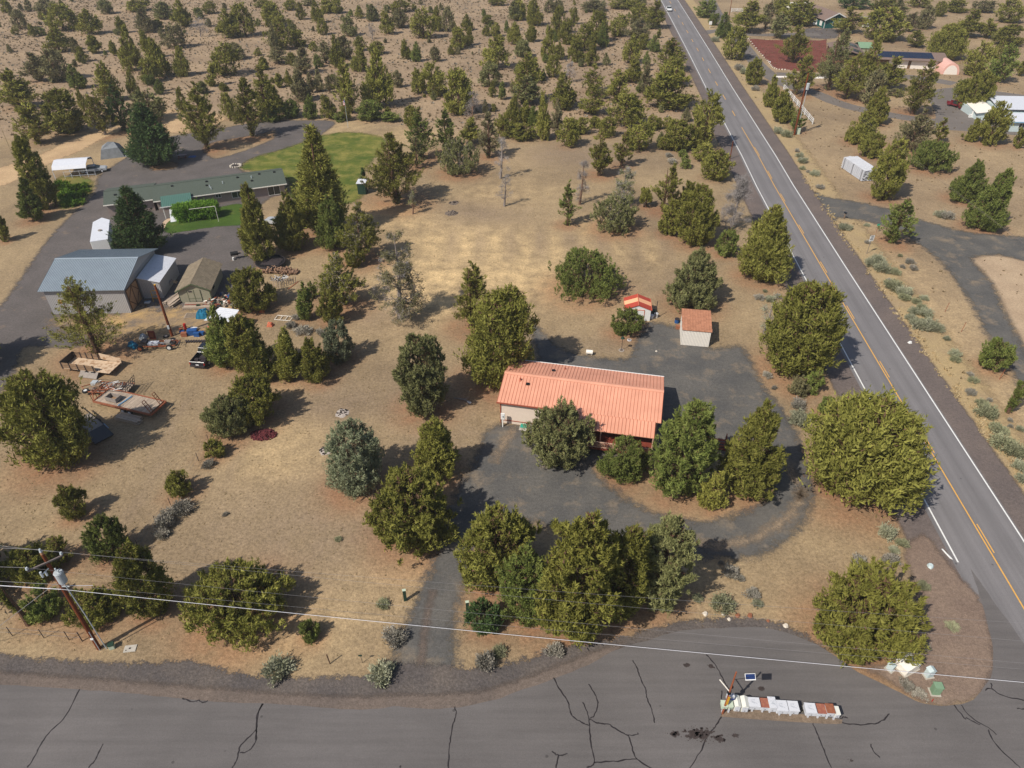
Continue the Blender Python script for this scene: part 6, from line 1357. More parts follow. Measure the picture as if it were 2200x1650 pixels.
# pole in the junk yard
X0, Y0 = P(370, 722); t = thing('utility_pole', 'bare brown utility pole leaning over the junk yard', 'utility pole', (X0, Y0, 0)); b = MB(); b.tube([(0, 0, 0), (0, 0, 8.2)], [.2, .14], M['pole'], 10); b.build('pole', t); b = MB(); b.box(-.15, .15, -.3, -.16, 1.3, 1.9, M['xfmr']); b.build('meter_box', t, bevel=.02); b = MB(); b.cyl(0, 0, 8.2, 8.3, .13, M['yellow'], 8); b.build('pole_cap', t)
# pole east of the highway
X0, Y0 = P(1706, 290); t = thing('utility_pole', 'brown pole with transformer standing among junipers east of the highway', 'utility pole', (X0, Y0, 0)); b = MB(); b.tube([(0, 0, 0), (.0, 0, 14.2)], [.22, .15], M['pole'], 10); b.build('pole', t)
b = MB(); b.cyl(.5, -.1, 10.6, 11.9, .4, M['xfmr'], 14); b.cyl(.5, -.1, 11.9, 12.0, .42, M['xfmr'], 14, .3); b.build('transformer', t); b = MB(); b.tube([(.5, -.1, 10.6), (.5, -.2, 4)], .07, M['xfmr'], 6); b.build('conduit', t)
eastpole = (X0, Y0)
wire('power_wire', (X0, Y0, 13.9), (P(2016, 720)[0] + 12, P(2016, 720)[1] - 60, 11), .010, .6, 'greywood', 'faint power line running down over the side road', 'wires east of the highway')
wire('power_wire', (X0, Y0, 13.2), (P(2016, 720)[0] + 13.5, P(2016, 720)[1] - 60, 10.5), .010, .6, 'greywood', 'second faint power line over the side road', 'wires east of the highway')
X0, Y0 = P(1714, 288); o = MB().box(-.35, .35, -.3, .3, 0, 1.3, M['sagebox']).box(-.38, .38, -.33, .33, 1.3, 1.38, M['sagebox']).build('utility_pedestal'); tag(o, 'pale green box at the foot of the transformer pole', 'cabinet', None, (X0, Y0))
X0, Y0 = P(1568, 342); t = thing('marker_pole', 'thin brown pole beside the left edge of the highway', 'pole', (X0, Y0, 0)); b = MB(); b.tube([(0, 0, 0), (0, 0, 4.1)], [.12, .09], M['pole'], 8); b.build('pole', t)
X0, Y0 = P(1565, 44); t = thing('pole', 'thin pole by the white rail fence near the far lane', 'pole', (X0, Y0, 0)); b = MB(); b.tube([(0, 0, 0), (0, 0, 8)], [.15, .1], M['pole'], 8); b.build('pole', t)
# ------------------------------------------------------------------ mailbox row on its gravel island
crisp_sheet('mailbox_island', smooth_px([(1550, 1537), (1560, 1528), (1600, 1522), (1700, 1532), (1800, 1545), (1808, 1550), (1798, 1556), (1700, 1551), (1560, 1541)], True, 3), .034, M['brownstrip_solid'] if 'brownstrip_solid' in M else sheet_material('mailbox_island_gravel', srgb(112, 98, 86), srgb(128, 112, 96), alpha=False))
Z0 = 1540; S = 1 / 7.333
def mailbox(u0, v0, u1, v1, label, mat, top=None, H_=.50, z=.72, legs=True, gab=False, depth=None, cat='mailbox'):
    """u,v: roof corners read in an enlargement of the row; z underside height"""
    zt = z + H_; x0, y0 = 1540 + u0 * S, 1430 + v0 * S; x1, y1 = 1540 + u1 * S, 1430 + v1 * S
    A_ = P(x0, y1, zt); B_ = P(x1, y1, zt); C_ = P(x0, y0, zt); L_ = B_[0] - A_[0]; D_ = depth or (C_[1] - A_[1])
    t = thing('mailbox', label, cat, (A_[0], A_[1], 0), R(-3.5), 'row of roadside mailboxes')
    b = MB(); b.box(0, L_, 0, D_, z, zt - .02, M[mat]); b.build('body', t, bevel=.02)
    b = MB(); tm_ = M[top or mat]
    if gab: b.prism([(-.02, zt - .02), (L_ + .02, zt - .02), (L_ / 2, zt + .14)], -.03, D_ + .02, tm_)
    else: b.box(-.02, L_ + .02, -.04, D_ + .03, zt - .02, zt + .02, tm_)
    b.build('lid', t)
    n = 1 if L_ < .6 else 2; dm = MB()
    dm.box(.04, L_ - .04, -.02, 0, z + .05, zt - .08, M['mailgrey'] if mat != 'sagebox' else M['sagebox']); d = dm.build('door', t)
    h = MB(); h.box(L_ / 2 - .05, L_ / 2 + .05, -.045, -.02, z + .18, z + .22, M['darksteel']); h.build('handle', d)
    if legs:
        for x in ([L_ / 2] if L_ < .6 else [L_ * .5]):
            b = MB(); b.box(x - .06, x + .06, D_ * .3, D_ * .3 + .12, 0, z, M['mailgrey']); b.build('leg', t)
    return t
mailbox(80, 548, 180, 640, 'pale green mailbox at the left end, left of the leaning pole', 'sagebox', H_=.4, z=.8)
mailbox(192, 548, 262, 645, 'pale green mailbox just right of the leaning pole', 'sagebox', H_=.4, z=.8)
mailbox(290, 470, 385, 640, 'first tall white parcel locker from the left', 'mailwhite', H_=.75, z=.5, gab=True)
mailbox(405, 480, 512, 650, 'second tall white parcel locker from the left', 'mailwhite', H_=.75, z=.5, gab=True)
mailbox(516, 500, 698, 638, 'wide grey mailbox left of the rust topped one', 'mailgrey')
mailbox(700, 512, 842, 650, 'rust topped mailbox in the left half of the row', 'mailgrey', 'mailrust')
mailbox(838, 492, 950, 660, 'narrow taller grey mailbox right of the rust topped one', 'mailgrey', H_=.62, z=.66)
mailbox(955, 545, 1135, 702, 'wide grey mailbox in the middle of the row', 'mailgrey')
mailbox(1138, 556, 1305, 708, 'grey mailbox left of the dry bush', 'mailgrey')
mailbox(1415, 588, 1588, 736, 'grey mailbox right of the dry bush', 'mailgrey')
mailbox(1590, 600, 1728, 746, 'dark red rusted mailbox in the right half of the row', 'mailgrey', 'mailrust')
mailbox(1745, 600, 1868, 740, 'small mailbox with bright orange rusted lid', 'mailgrey', 'rustorange', H_=.55, z=.8)
mailbox(1872, 640, 1950, 768, 'white mailbox at the right end of the row', 'mailwhite')
shrub(1728, 1523, 16, 'sagegrey', 'dry brown bush in the gap of the mailbox row')
X0, Y0 = P(1552, 1533)
t = thing('notice_pole', 'leaning rusty brown pole at the left end of the mailbox row', 'pole', (X0, Y0, 0)); b = MB(); b.tube([(0, 0, 0), (.0, .02, 5.9)], [.09, .06], M['rust'], 8); b.build('pole', t)
q = P(1612, 1454, 4.2); q = (q[0] - X0, q[1] - Y0)
q2 = P(1545, 1463, 3.4); b = MB(); b.bar((0, 0, 3.2), (q2[0] - X0, q2[1] - Y0, 3.6), .06, .06, M['offwhite']); b.build('arm', t)
b = MB(); b.slab((q[0] - .4, q[1] - .22, 4.05), (q[0] + .4, q[1] - .22, 4.1), (q[0] + .4, q[1] + .2, 4.35), (q[0] - .4, q[1] + .2, 4.3), .04, M['white']); sp_ = b.build('solar_panel', t)
b = MB(); b.slab((q[0] - .36, q[1] - .18, 4.075), (q[0] + .36, q[1] - .18, 4.12), (q[0] + .36, q[1] + .16, 4.345), (q[0] - .36, q[1] + .16, 4.30), .02, M['solarblue']); b.build('cells', sp_)
b = MB(); b.bar((0, 0, 4.9), (q[0], q[1], 4.12), .025, .025, M['darksteel']); b.build('bracket', t)
b = MB(); b.box(-.14, .1, -.12, .12, 2.95, 3.2, M['black']); b.box(.03, .2, .02, .16, 3.6, 3.8, M['black']); b.build('lamp_housing', t); b = MB(); b.box(-.02, .14, -.1, -.06, 1.5, 2.6, M['yellow']); b.build('reflector', t)
q3 = P(1570, 1494, 1.9); b = MB(); b.box(q3[0] - X0 - .3, q3[0] - X0 + .3, q3[1] - Y0 - .15, q3[1] - Y0 + .15, 1.45, 1.95, M['mailgrey']); b.build('notice_box', t, bevel=.02); b = MB(); b.box(q3[0] - X0 - .29, q3[0] - X0 + .29, q3[1] - Y0 - .17, q3[1] - Y0 - .15, 1.5, 1.72, NAVY); b.build('notice', t)
# corner boxes
def cabinet(name, x, y, w_, d_, h_, mat, label, rz=0, roof=True, mat2=None):
    X0, Y0 = P(x, y); t = thing(name, label, 'cabinet', (X0, Y0, 0), rz); b = MB(); b.box(-w_ / 2, w_ / 2, -d_ / 2, d_ / 2, .08, h_, M[mat]); b.build('body', t, bevel=.02)
    b = MB(); 
    if roof: b.prism([(-w_ / 2 - .04, h_), (w_ / 2 + .04, h_), (0, h_ + .18)], -d_ / 2 - .04, d_ / 2 + .04, M[mat])
    else: b.box(-w_ / 2 - .03, w_ / 2 + .03, -d_ / 2 - .03, d_ / 2 + .03, h_, h_ + .05, M[mat])
    b.build('lid', t); b = MB(); b.box(-w_ / 2 - .1, w_ / 2 + .1, -d_ / 2 - .1, d_ / 2 + .1, 0, .08, M['concrete']); b.build('base', t)
    b = MB(); b.box(-w_ / 2 + .06, w_ / 2 - .06, -d_ / 2 - .02, -d_ / 2, .15, h_ - .08, M[mat2 or mat]); b.build('door', t); return t
t = cabinet('vault_box', 1946, 1434, 1.6, 1.15, .8, 'offwhite', 'large white box under the right side of the corner juniper', R(25))
cabinet('notice_board', 1911, 1438, .4, .5, .7, 'bluegreybox', 'small pale blue panel box under the corner juniper', R(35), False)
cabinet('utility_cabinet', 1993, 1452, .6, .45, .95, 'bluegreybox', 'pale blue grey hexagon topped cabinet on the corner gravel', R(10))
cabinet('utility_cabinet', 2007, 1488, .62, .55, 1.05, 'greenbox', 'green utility cabinet nearest the street corner', R(-5), False, 'greenbox')
X0, Y0 = P(2002, 1507); o = MB().cyl(0, 0, 0, .35, .035, M['red'], 6).build('marker_stake'); tag(o, 'tiny red stake in front of the green cabinet', 'stake', None, (X0, Y0))
# signs
X0, Y0 = P(1862, 545); t = thing('speed_limit_sign', 'white speed limit sign reading 45 on a thin post right of the highway', 'road sign', (X0, Y0, 0), R(14)); b = MB(); b.tube([(0, 0, 0), (0, 0, 3.4)], .04, M['greywood'], 6); b.build('post', t)
b = MB(); b.box(-.42, .42, -.07, -.045, 2.35, 3.4, M['white']); bd = b.build('board', t)
def text_on(parent, s, size, loc, mat, rx=R(90), name='lettering', rz=0):
    c = bpy.data.curves.new(name, 'FONT'); c.body = s; c.size = size; c.extrude = .004; c.align_x = 'CENTER'; c.align_y = 'CENTER'; c.materials.append(mat)
    tmp = bpy.data.objects.new(name, c); COL.objects.link(tmp); dg = bpy.context.evaluated_depsgraph_get(); dg.update()
    me = bpy.data.meshes.new_from_object(tmp.evaluated_get(dg)); bpy.data.objects.remove(tmp)
    if not me.materials: me.materials.append(mat)
    o = bpy.data.objects.new(name, me); COL.objects.link(o); o.parent = parent; o.location = loc; o.rotation_euler = (rx, 0, rz); return o
text_on(bd, '45', .62, (0, -.078, 2.72), M['black']); text_on(bd, 'SPEED\nLIMIT', .20, (0, -.078, 3.18), M['black'])
X0, Y0 = P(1882, 500); t = thing('address_sign', 'small green sign on a short post behind the speed limit sign', 'sign', (X0, Y0, 0)); b = MB(); b.tube([(0, 0, 0), (0, 0, 1.7)], .03, M['rust'], 6); b.build('post', t); b = MB(); b.box(-.25, .25, -.05, -.03, 1.3, 1.75, M['teargreen']); b.build('board', t)
def simple_post(x, y, h, mat, label, cat='post', r_=.06, lean=(0, 0), name='post', top=None, grp=None):
    X0, Y0 = P(x, y); b = MB(); b.tube([(0, 0, 0), (lean[0], lean[1], h)], r_, M[mat], 7); o = b.build(name); tag(o, label, cat, grp, (X0, Y0)); return o
for (x, y, lb) in ((871, 1290, 'dark green square gate post left of the gravel drive'), (1005, 1315, 'dark green square gate post right of the gravel drive')):
    X0, Y0 = P(x, y); t = thing('gate_post', lb, 'gate post', (X0, Y0, 0), R(10)); b = MB(); b.box(-.14, .14, -.1, .1, 0, 1.5, M['dkgreen']); b.build('post', t); b = MB(); b.box(-.16, .16, -.12, .12, 1.5, 1.54, M['sagebox']); b.build('cap', t)
simple_post(709, 1426, 1.35, 'bark', 'thin dark wooden post left of the pair above the street', r_=.05, lean=(-.08, 0))
X0, Y0 = P(779, 1424); t = thing('marker_post', 'thin post with a small dark green plate above the street', 'marker', (X0, Y0, 0)); b = MB(); b.tube([(0, 0, 0), (-.05, 0, 1.2)], .022, M['darksteel'], 6); b.build('post', t); b = MB(); b.box(-.22, .1, -.03, -.01, 1.0, 1.2, M['dkgreen']); b.build('plate', t)
X0, Y0 = P(1813, 470); t = thing('mailbox', 'black mailbox on a post beside the side road mouth', 'mailbox', (X0, Y0, 0), R(20)); b = MB(); b.box(-.05, .05, -.05, .05, 0, 1.05, M['oldwood2']); b.build('post', t); b = MB(); b.box(-.16, .16, -.3, .3, 1.05, 1.35, M['carblack']); b.build('body', t, bevel=.05)
X0, Y0 = P(1525, 60); t = thing('mailbox_stand', 'white mailbox stand at the far lane junction', 'mailbox', (X0, Y0, 0)); b = MB(); b.box(-.06, .06, -.06, .06, 0, 1.2, M['white']); b.build('post', t); b = MB(); b.box(-.5, .5, -.3, .3, 1.2, 2.3, M['white']); b.build('body', t)
for i, (x, y) in enumerate(((2030, 670), (2065, 713), (2147, 815))): simple_post(x, y, 1.6, 'rust', ('rusty fence stake on the verge right of the highway, farthest of three', 'rusty fence stake on the verge right of the highway, middle of three', 'rusty fence stake below the small roadside juniper')[i], 'stake', .035, (.1, 0), 'fence_stake')
# wire fences: posts and strands
def wire_fence(px, label, h=1.3, mat='darksteel', wm='wire', rows=(.5, 1.1)):
    q = [P(*p) for p in px]; t = thing('wire_fence', label, 'fence', (q[0][0], q[0][1], 0))
    for p in q: b = MB(); b.tube([(p[0] - q[0][0], p[1] - q[0][1], 0), (p[0] - q[0][0], p[1] - q[0][1], h)], .035, M[mat], 5); b.build('post', t)
    for z in rows:
        b = MB(); b.tube([(p[0] - q[0][0], p[1] - q[0][1], z) for p in q], .009, M[wm], 4, False); b.build('wire', t)
wire_fence([(700, 600), (683, 622), (672, 598 + 50), (650, 680), (610, 740), (560, 810), (500, 880), (450, 952), (427, 991), (400, 1035), (368, 1088), (337, 1127), (300, 1180), (262, 1240), (220, 1300), (177, 1377)], 'rusty post and wire fence running diagonally through the dry lots')
wire_fence([(-60, 1362), (27, 1366), (95, 1371), (149, 1375), (177, 1378)], 'low wire fence with leaning dark posts left of the utility pole')
wire_fence([(2075, 176), (2110, 178), (2150, 180), (2200, 183), (2260, 186)], 'thin wire fence behind the white roofed building')
def rail_fence(p0, p1, n, label, h=1.5, rails=(.45, .9, 1.35)):
    a = P(*p0); b0 = P(*p1); t = thing('rail_fence', label, 'fence', (a[0], a[1], 0)); D_ = (b0[0] - a[0], b0[1] - a[1])
    for i in range(n): f_ = i / (n - 1); b = MB(); b.box(D_[0] * f_ - .09, D_[0] * f_ + .09, D_[1] * f_ - .09, D_[1] * f_ + .09, 0, h, M['white']); b.build('post', t)
    for z in rails: b = MB(); b.bar((0, 0, z), (D_[0], D_[1], z), .06, .16, M['white']); b.build('rail', t)
rail_fence((1683, 192), (1745, 267), 9, 'white three rail fence descending beside the transformer pole')
rail_fence((1571, 26), (1618, 26), 5, 'white rail fence at the far lane'); rail_fence((1655, 27), (1680, 28), 3, 'short white rail fence between trees near the far lane'); rail_fence((1738, 30), (1752, 31), 3, 'short white fence left of the teal house')
# stone edging of the cinder yard
t = thing('stone_edging', 'row of pale stones edging the red cinder yard', 'edging', (*P(1608, 84), 0)); q0 = P(1608, 84); rp = smooth_px([(1608, 84), (1628, 108), (1649, 131), (1664, 147), (1695, 151)], False, 12)
for i, p in enumerate(rp[::2]):
    s = rs.uniform(.12, .25); b = MB(); b.box(p[0] - q0[0] - s, p[0] - q0[0] + s, p[1] - q0[1] - s * .8, p[1] - q0[1] + s * .8, 0, s * 1.2, M['stonepale'], rs.uniform(0, 3)); b.build('stone', t)
# ------------------------------------------------------------------ vehicles
def wheel(t, x, y, r_, w_=.24, rim='mailgrey', side=1, lie=False):
    b = MB()
    if lie: b.cyl(x, y, side, side + w_, r_, M['tyre'], 16)
    else: b.cylx((x, y - w_ / 2, r_), (x, y + w_ / 2, r_), r_, M['tyre'], 16)
    w = b.build('wheel', t); b = MB()
    if lie: b.cyl(x, y, side + w_ - .02, side + w_ + .01, r_ * .55, M[rim], 12)
    else: b.cylx((x, y - w_ / 2 - .01, r_), (x, y + w_ / 2 + .01, r_), r_ * .6, M[rim], 12)
    b.build('rim', w); return w
def pickup(label, x, y, rz, paint, bed_open=True, L=5.6, W=1.95, rim='mailgrey', cat='pickup truck', dark=True):
    X0, Y0 = P(x, y); t = thing('pickup_truck', label, cat, (X0, Y0, 0), rz); m = M[paint]; h = W / 2
    b = MB(); b.prism([(0, .5), (0, 1.05), (.08, 1.12), (L * .62, 1.12), (L * .97, 1.02), (L, .9), (L, .45), (L * .9, .42), (L * .1, .42)], -h, h, m); body = b
    # open bed: build as walls instead of a filled block
    b = MB(); bl = L * .36
    b.box(0, bl, -h, -h + .10, .5, 1.15, m); b.box(0, bl, h - .10, h, .5, 1.15, m); b.box(-.02, .06, -h, h, .5, 1.14, m); b.box(bl, bl + .08, -h, h, .5, 1.2, m); b.box(0, bl, -h + .1, h - .1, .5, .62, M['darksteel'])
    b.prism([(bl, .5), (bl, 1.08), (L * .68, 1.08), (L * .95, 1.0), (L, .86), (L, .5)], -h, h, m); b.build('body', t, bevel=.03)
    b = MB(); x0, x1 = bl + .08, L * .70; b.add([(x0, -h + .06, 1.06), (x1, -h + .06, 1.06), (x1, h - .06, 1.06), (x0, h - .06, 1.06), (x0 + .12, -h + .2, 1.72), (x1 - .65, -h + .2, 1.72), (x1 - .65, h - .2, 1.72), (x0 + .12, h - .2, 1.72)], [(0, 1, 5, 4), (1, 2, 6, 5), (2, 3, 7, 6), (3, 0, 4, 7)], M['glass']); b.build('windows', t)
    b = MB(); b.box(x0 + .1, x1 - .62, -h + .17, h - .17, 1.71, 1.77, m); b.build('roof', t, bevel=.02)
    b = MB(); b.box(-.18, -.02, -h + .05, h - .05, .42, .62, M['darksteel'] if paint == 'carblack' else M['chrome']); b.box(L, L + .1, -h + .05, h - .05, .42, .62, M['chrome']); b.build('bumper', t)
    for s in (-1, 1):
        b = MB(); b.box(-.04, -.0, s * (h - .06) - .07, s * (h - .06) + .07, .7, 1.0, M['lampred']); b.build('tail_light', t)
        b = MB(); b.box(L - .02, L + .03, s * (h - .25) - .16, s * (h - .25) + .16, .66, .84, M['porcelain']); b.build('headlight', t)
        for xx in (L * .17, L * .80): wheel(t, xx, s * (h - .1), .40, .25, rim)
    return t
dirp = math.atan2(P(448, 700)[1] - P(425, 780)[1], P(448, 700)[0] - P(425, 780)[0])
t = pickup('dark pickup with an open loaded bed parked under the leaning juniper', 427, 793, R(83), 'carblack', L=6.2, W=2.1)
b = MB(); b.box(1.2, 1.9, -.6, .2, .65, 1.05, M['darksteel']); b.box(.3, .6, -.2, .2, .65, .85, M['greyboard'], .3); b.box(.8, 1.15, .3, .8, .65, .95, M['darksteel']); b.build('cargo', t); b = MB(); b.box(-.06, -.03, -.2, .2, .62, .76, M['white']); b.build('plate', t)
t = pickup('white pickup driving away from the camera in the left highway lane', 1441, 25, R(-85.5), 'carwhite', L=5.6)
t.rotation_euler = (0, 0, math.atan2(hw[3][1] - hw[2][1], hw[3][0] - hw[2][0])); t.location.y += 5.2; t.location.x += -.2
def sedan(label, x, y, rz, paint, L=4.6, W=1.85, curvy=False):
    X0, Y0 = P(x, y); t = thing('car', label, 'car', (X0, Y0, 0), rz); h = W / 2; m = M[paint]
    b = MB(); b.prism([(0, .35), (0, .8), (.15, .95), (L * .2, 1.0), (L * .7, 1.0), (L * .95, .85), (L, .7), (L, .35)], -h, h, m); b.build('body', t, bevel=.04)
    b = MB(); b.add([(L * .12, -h + .08, .98), (L * .74, -h + .08, .98), (L * .74, h - .08, .98), (L * .12, h - .08, .98), (L * .26, -h + .25, 1.42), (L * .56, -h + .25, 1.42), (L * .56, h - .25, 1.42), (L * .26, h - .25, 1.42)], [(0, 1, 5, 4), (1, 2, 6, 5), (2, 3, 7, 6), (3, 0, 4, 7)], M['glass']); b.build('windows', t)
    b = MB(); b.box(L * .25, L * .57, -h + .22, h - .22, 1.41, 1.46, m); b.build('roof', t, bevel=.02)
    for s in (-1, 1):
        for xx in (L * .18, L * .80): wheel(t, xx, s * (h - .08), .33, .22)
        b = MB(); b.box(L - .02, L + .02, s * (h - .25) - .15, s * (h - .25) + .15, .6, .75, M['porcelain']); b.build('headlight', t)
    return t
sedan('white car parked in front of the teal house', 1751, 55, R(80), 'carwhite')
sedan('white vehicle glimpsed between trees right of the teal house', 1853, 60, R(10), 'carwhite')
sedan('pale blue vehicle glimpsed between the tall junipers by the front lawn', 622, 486, R(160), 'cargrey', 5.0)
sedan('silver car under the white carport', 178, 372, R(20), 'cargrey', 4.9)
# old maroon pickup with rounded fenders
X0, Y0 = P(2072, 236); t = thing('vintage_pickup', 'old maroon pickup with rounded fenders and chrome grille in the parking yard', 'pickup truck', (X0, Y0, 0), R(-78 + 180 + 12))
b = MB(); b.tube([(0, 0, .75), (1.0, 0, .95), (2.0, 0, 1.0), (2.3, 0, 1.0)], [.42, .58, .66, .66], M['maroon'], 12); b.box(2.0, 5.2, -.8, .8, .5, .95, M['maroon']); b.build('body', t, bevel=.03)
b = MB(); b.add([(1.9, -.8, .95), (3.4, -.8, .95), (3.4, .8, .95), (1.9, .8, .95), (2.3, -.62, 1.75), (3.3, -.62, 1.75), (3.3, .62, 1.75), (2.3, .62, 1.75)], [(0, 1, 5, 4), (1, 2, 6, 5), (2, 3, 7, 6), (3, 0, 4, 7)], M['glass']); b.build('windows', t); b = MB(); b.box(2.25, 3.35, -.66, .66, 1.72, 1.82, M['maroon']); b.build('roof', t, bevel=.05)
for s in (-1, 1):
    for xx in (.8, 4.3): b = MB(); b.sphere((xx, s * .8, .62), .55, M['maroon'], 12, .8); b.build('fender', t); wheel(t, xx, s * .88, .38, .22)
    b = MB(); b.box(3.5, 5.2, s * .78 - .05, s * .78 + .05, .9, 1.25, M['maroon']); b.build('bed_side', t)
b = MB(); b.box(-.2, .05, -.85, .85, .35, .6, M['chrome']); b.box(-.08, .08, -.35, .35, .55, .95, M['chrome']); b.build('grille', t)
# ---- trailers in the dry lot
def frame_px(x0, y0, x1, y1):
    a = P(x0, y0); c = P(x1, y1); return a, math.atan2(c[1] - a[1], c[0] - a[0]), math.hypot(c[0] - a[0], c[1] - a[1])
a, rz, L_ = frame_px(138, 800, 237, 812)
t = thing('stake_trailer', 'old high sided wooden trailer, the farthest of the trailers in the dry lot', 'trailer', (a[0], a[1], 0), rz); L_ = 6.9; W_ = 2.5
for i in range(9): b = MB(); b.box(.0, L_, i * W_ / 9, (i + 1) * W_ / 9 - .02, .7, .76, M['plywood']); b.build('plank', t)
for yy, ln in ((-.04, L_ * .72), (W_, L_ * .55)):
    for k in range(2): b = MB(); b.box(0, ln, yy, yy + .04, .85 + k * .42, 1.2 + k * .42, M['oldwood2']); b.build('side_board', t)
    for i in range(5): b = MB(); b.box(.1 + i * ln / 4.3, .2 + i * ln / 4.3, yy - .06, yy, .6, 1.7, M['darksteel']); b.build('stake', t)
b = MB(); b.box(-.06, 0, 0, W_, .75, 1.7, M['darksteel']); b.build('headboard', t)
b = MB(); b.bar((L_ * .55, W_ + .15, 1.35), (L_, W_ + .1, .9), .06, .9, M['plywood']); b.build('loose_panel', t)
b = MB(); b.bar((0, .4, .58), (L_, .4, .58), .1, .16, M['darksteel']); b.bar((0, W_ - .4, .58), (L_, W_ - .4, .58), .1, .16, M['darksteel']); b.bar((-1.2, W_ / 2, .55), (0, .4, .58), .08, .1, M['darksteel']); b.bar((-1.2, W_ / 2, .55), (0, W_ - .4, .58), .08, .1, M['darksteel']); b.build('chassis', t)
for xx in (3.6, 4.5):
    for yy in (.0, W_): wheel(t, xx, yy, .36, .2)
X0, Y0 = P(196, 808); o = MB().slab((-1.4, -.6, .1), (1.2, -.6, .1), (1.2, .6, 1.0), (-1.4, .6, 1.0), .05, M['greyboard']).build('grey_panel'); tag(o, 'grey board leaning against the high sided trailer', 'board', None, (X0, Y0), rz)
a, rz, L_ = frame_px(192, 850, 270, 854)
t = thing('utility_trailer', 'small utility trailer heaped with scrap and a mesh ramp raised at its right end', 'trailer', (a[0], a[1], 0), rz); L_ = 5.0; W_ = 2.2
for i in range(8): b = MB(); b.box(0, L_, i * W_ / 8, (i + 1) * W_ / 8 - .02, .5, .55, M['oldwood']); b.build('plank', t)
b = MB()
for yy in (0, W_): b.bar((0, yy, .62), (L_, yy, .62), .08, .1, M['rust']); b.bar((0, yy, .95), (L_, yy, .95), .04, .04, M['darksteel'])
b.bar((-1.5, W_ / 2, .5), (0, 0, .5), .08, .1, M['rustorange']); b.bar((-1.5, W_ / 2, .5), (0, W_, .5), .08, .1, M['rustorange']); b.build('chassis', t)
b = MB()
for yy in np.linspace(0, W_, 6): b.bar((L_, yy, .6), (L_ + .35, yy, 2.0), .05, .05, M['darksteel'])
for z in (.6, 1.05, 1.5, 2.0): f_ = (z - .6) / 1.4 * .35; b.bar((L_ + f_, 0, z), (L_ + f_, W_, z), .05, .05, M['darksteel'])
b.build('ramp_gate', t)
for yy in (-.12, W_ + .12): wheel(t, 2.6, yy, .33, .2)
wheel(t, -.35, .15, .42, .22, 'rim', .5, True)
b = MB(); rj = random.Random(9)
for i in range(70):
    x = rj.uniform(.3, 4.7); y = rj.uniform(.2, 2.0); z = rj.uniform(.55, .95); a_ = rj.uniform(-.5, .5) + (0 if rj.random() < .7 else 1.4); l_ = rj.uniform(.3, 1.1)
    b.bar((x - math.cos(a_) * l_, max(.05, min(2.15, y - math.sin(a_) * l_)), z), (x + math.cos(a_) * l_ * .6, max(.05, min(2.15, y + math.sin(a_) * l_ * .6)), z + rj.uniform(-.05, .2)), rj.uniform(.03, .12), rj.uniform(.03, .08), M[rj.choice(['oldwood', 'rust', 'greyboard', 'darksteel', 'white', 'oldwood2', 'chrome'])])
b.build('scrap', t, kind='stuff')
b = MB(); b.box(.6, 1.3, .6, 1.2, .56, 1.1, M['oldwood2']); b.build('crate', t); b = MB(); b.box(-.3, .4, 1.3, 2.0, .6, 1.0, M['xfmr']); b.build('tool_box', t)
a, rz, L_ = frame_px(205, 873, 340, 905)
t = thing('flatbed_trailer', 'rusty red flatbed trailer with plank deck and two upright ladder ramps', 'trailer', (a[0], a[1], 0), rz); L_ = 8.6; W_ = 2.7
for i in range(30): b = MB(); x = .2 + i * (L_ - .5) / 30; b.box(x, x + (L_ - .5) / 30 - .03, .12, W_ - .12, .80, .85 + rj.uniform(0, .02), M['oldwood']); b.build('plank', t)
b = MB()
for yy in (0, W_): b.bar((0, yy, .78), (L_, yy, .78), .18, .22, M['rustorange'])
b.bar((0, 0, .78), (0, W_, .78), .15, .2, M['rust']); b.bar((L_, 0, .75), (L_, W_, .75), .15, .2, M['rust']); b.bar((-2.0, W_ / 2 + .5, .7), (0, .1, .75), .12, .14, M['rustorange']); b.bar((-2.0, W_ / 2 + .5, .7), (0, W_ - .1, .75), .12, .14, M['rustorange']); b.bar((-2.0, W_ / 2 + .5, .7), (-2.0, W_ / 2 + .5, 0), .1, .1, M['rust']); b.build('chassis', t)
b = MB()
for yy in np.linspace(0, W_, 5): b.bar((0, yy, .85), (-.1, yy, 1.7), .06, .06, M['rust'])
b.bar((-.1, 0, 1.7), (-.1, W_, 1.7), .07, .07, M['rustorange']); b.build('headboard', t)
for y0 in (.25, W_ - .75):
    b = MB()
    for s in (0, .42): b.bar((L_ - .2, y0 + s, .85), (L_ - .95, y0 + s, 2.3), .07, .07, M['rustorange'])
    for k in range(6): f_ = k / 5; b.bar((L_ - .2 - .75 * f_, y0, .85 + 1.45 * f_), (L_ - .2 - .75 * f_, y0 + .42, .85 + 1.45 * f_), .05, .05, M['rustorange'])
    b.build('ladder_ramp', t)
for xx in (4.4, 5.4):
    for yy in (-.02, W_ + .02): wheel(t, xx, yy, .36, .22)
X0, Y0 = P(258, 860); t = thing('crate', 'open plywood crate on the deck of the rusty flatbed trailer', 'crate', (X0, Y0 - 1.0, .86), rz); b = MB(); b.box(-.8, .8, -.5, .5, 0, .07, M['oldwood2']); b.build('bottom', t)
for (x0, x1, y0, y1) in ((-.8, .8, -.5, -.43), (-.8, .8, .43, .5), (-.8, -.73, -.43, .43), (.73, .8, -.43, .43)): b = MB(); b.box(x0, x1, y0, y1, 0, .6, M['greyboard']); b.build('side', t)
o = MB().cylx((-1.0, 0, .06), (1.0, .5, .06), .05, M['sky_blue'], 8).cylx((-.9, .15, .06), (1.1, .65, .06), .05, M['sky_blue'], 8).build('blue_pipe'); tag(o, 'pale blue pipes lying on the flatbed deck', 'pipe', None, (X0 + 1.7, Y0 - 1.5, .86), R(50))
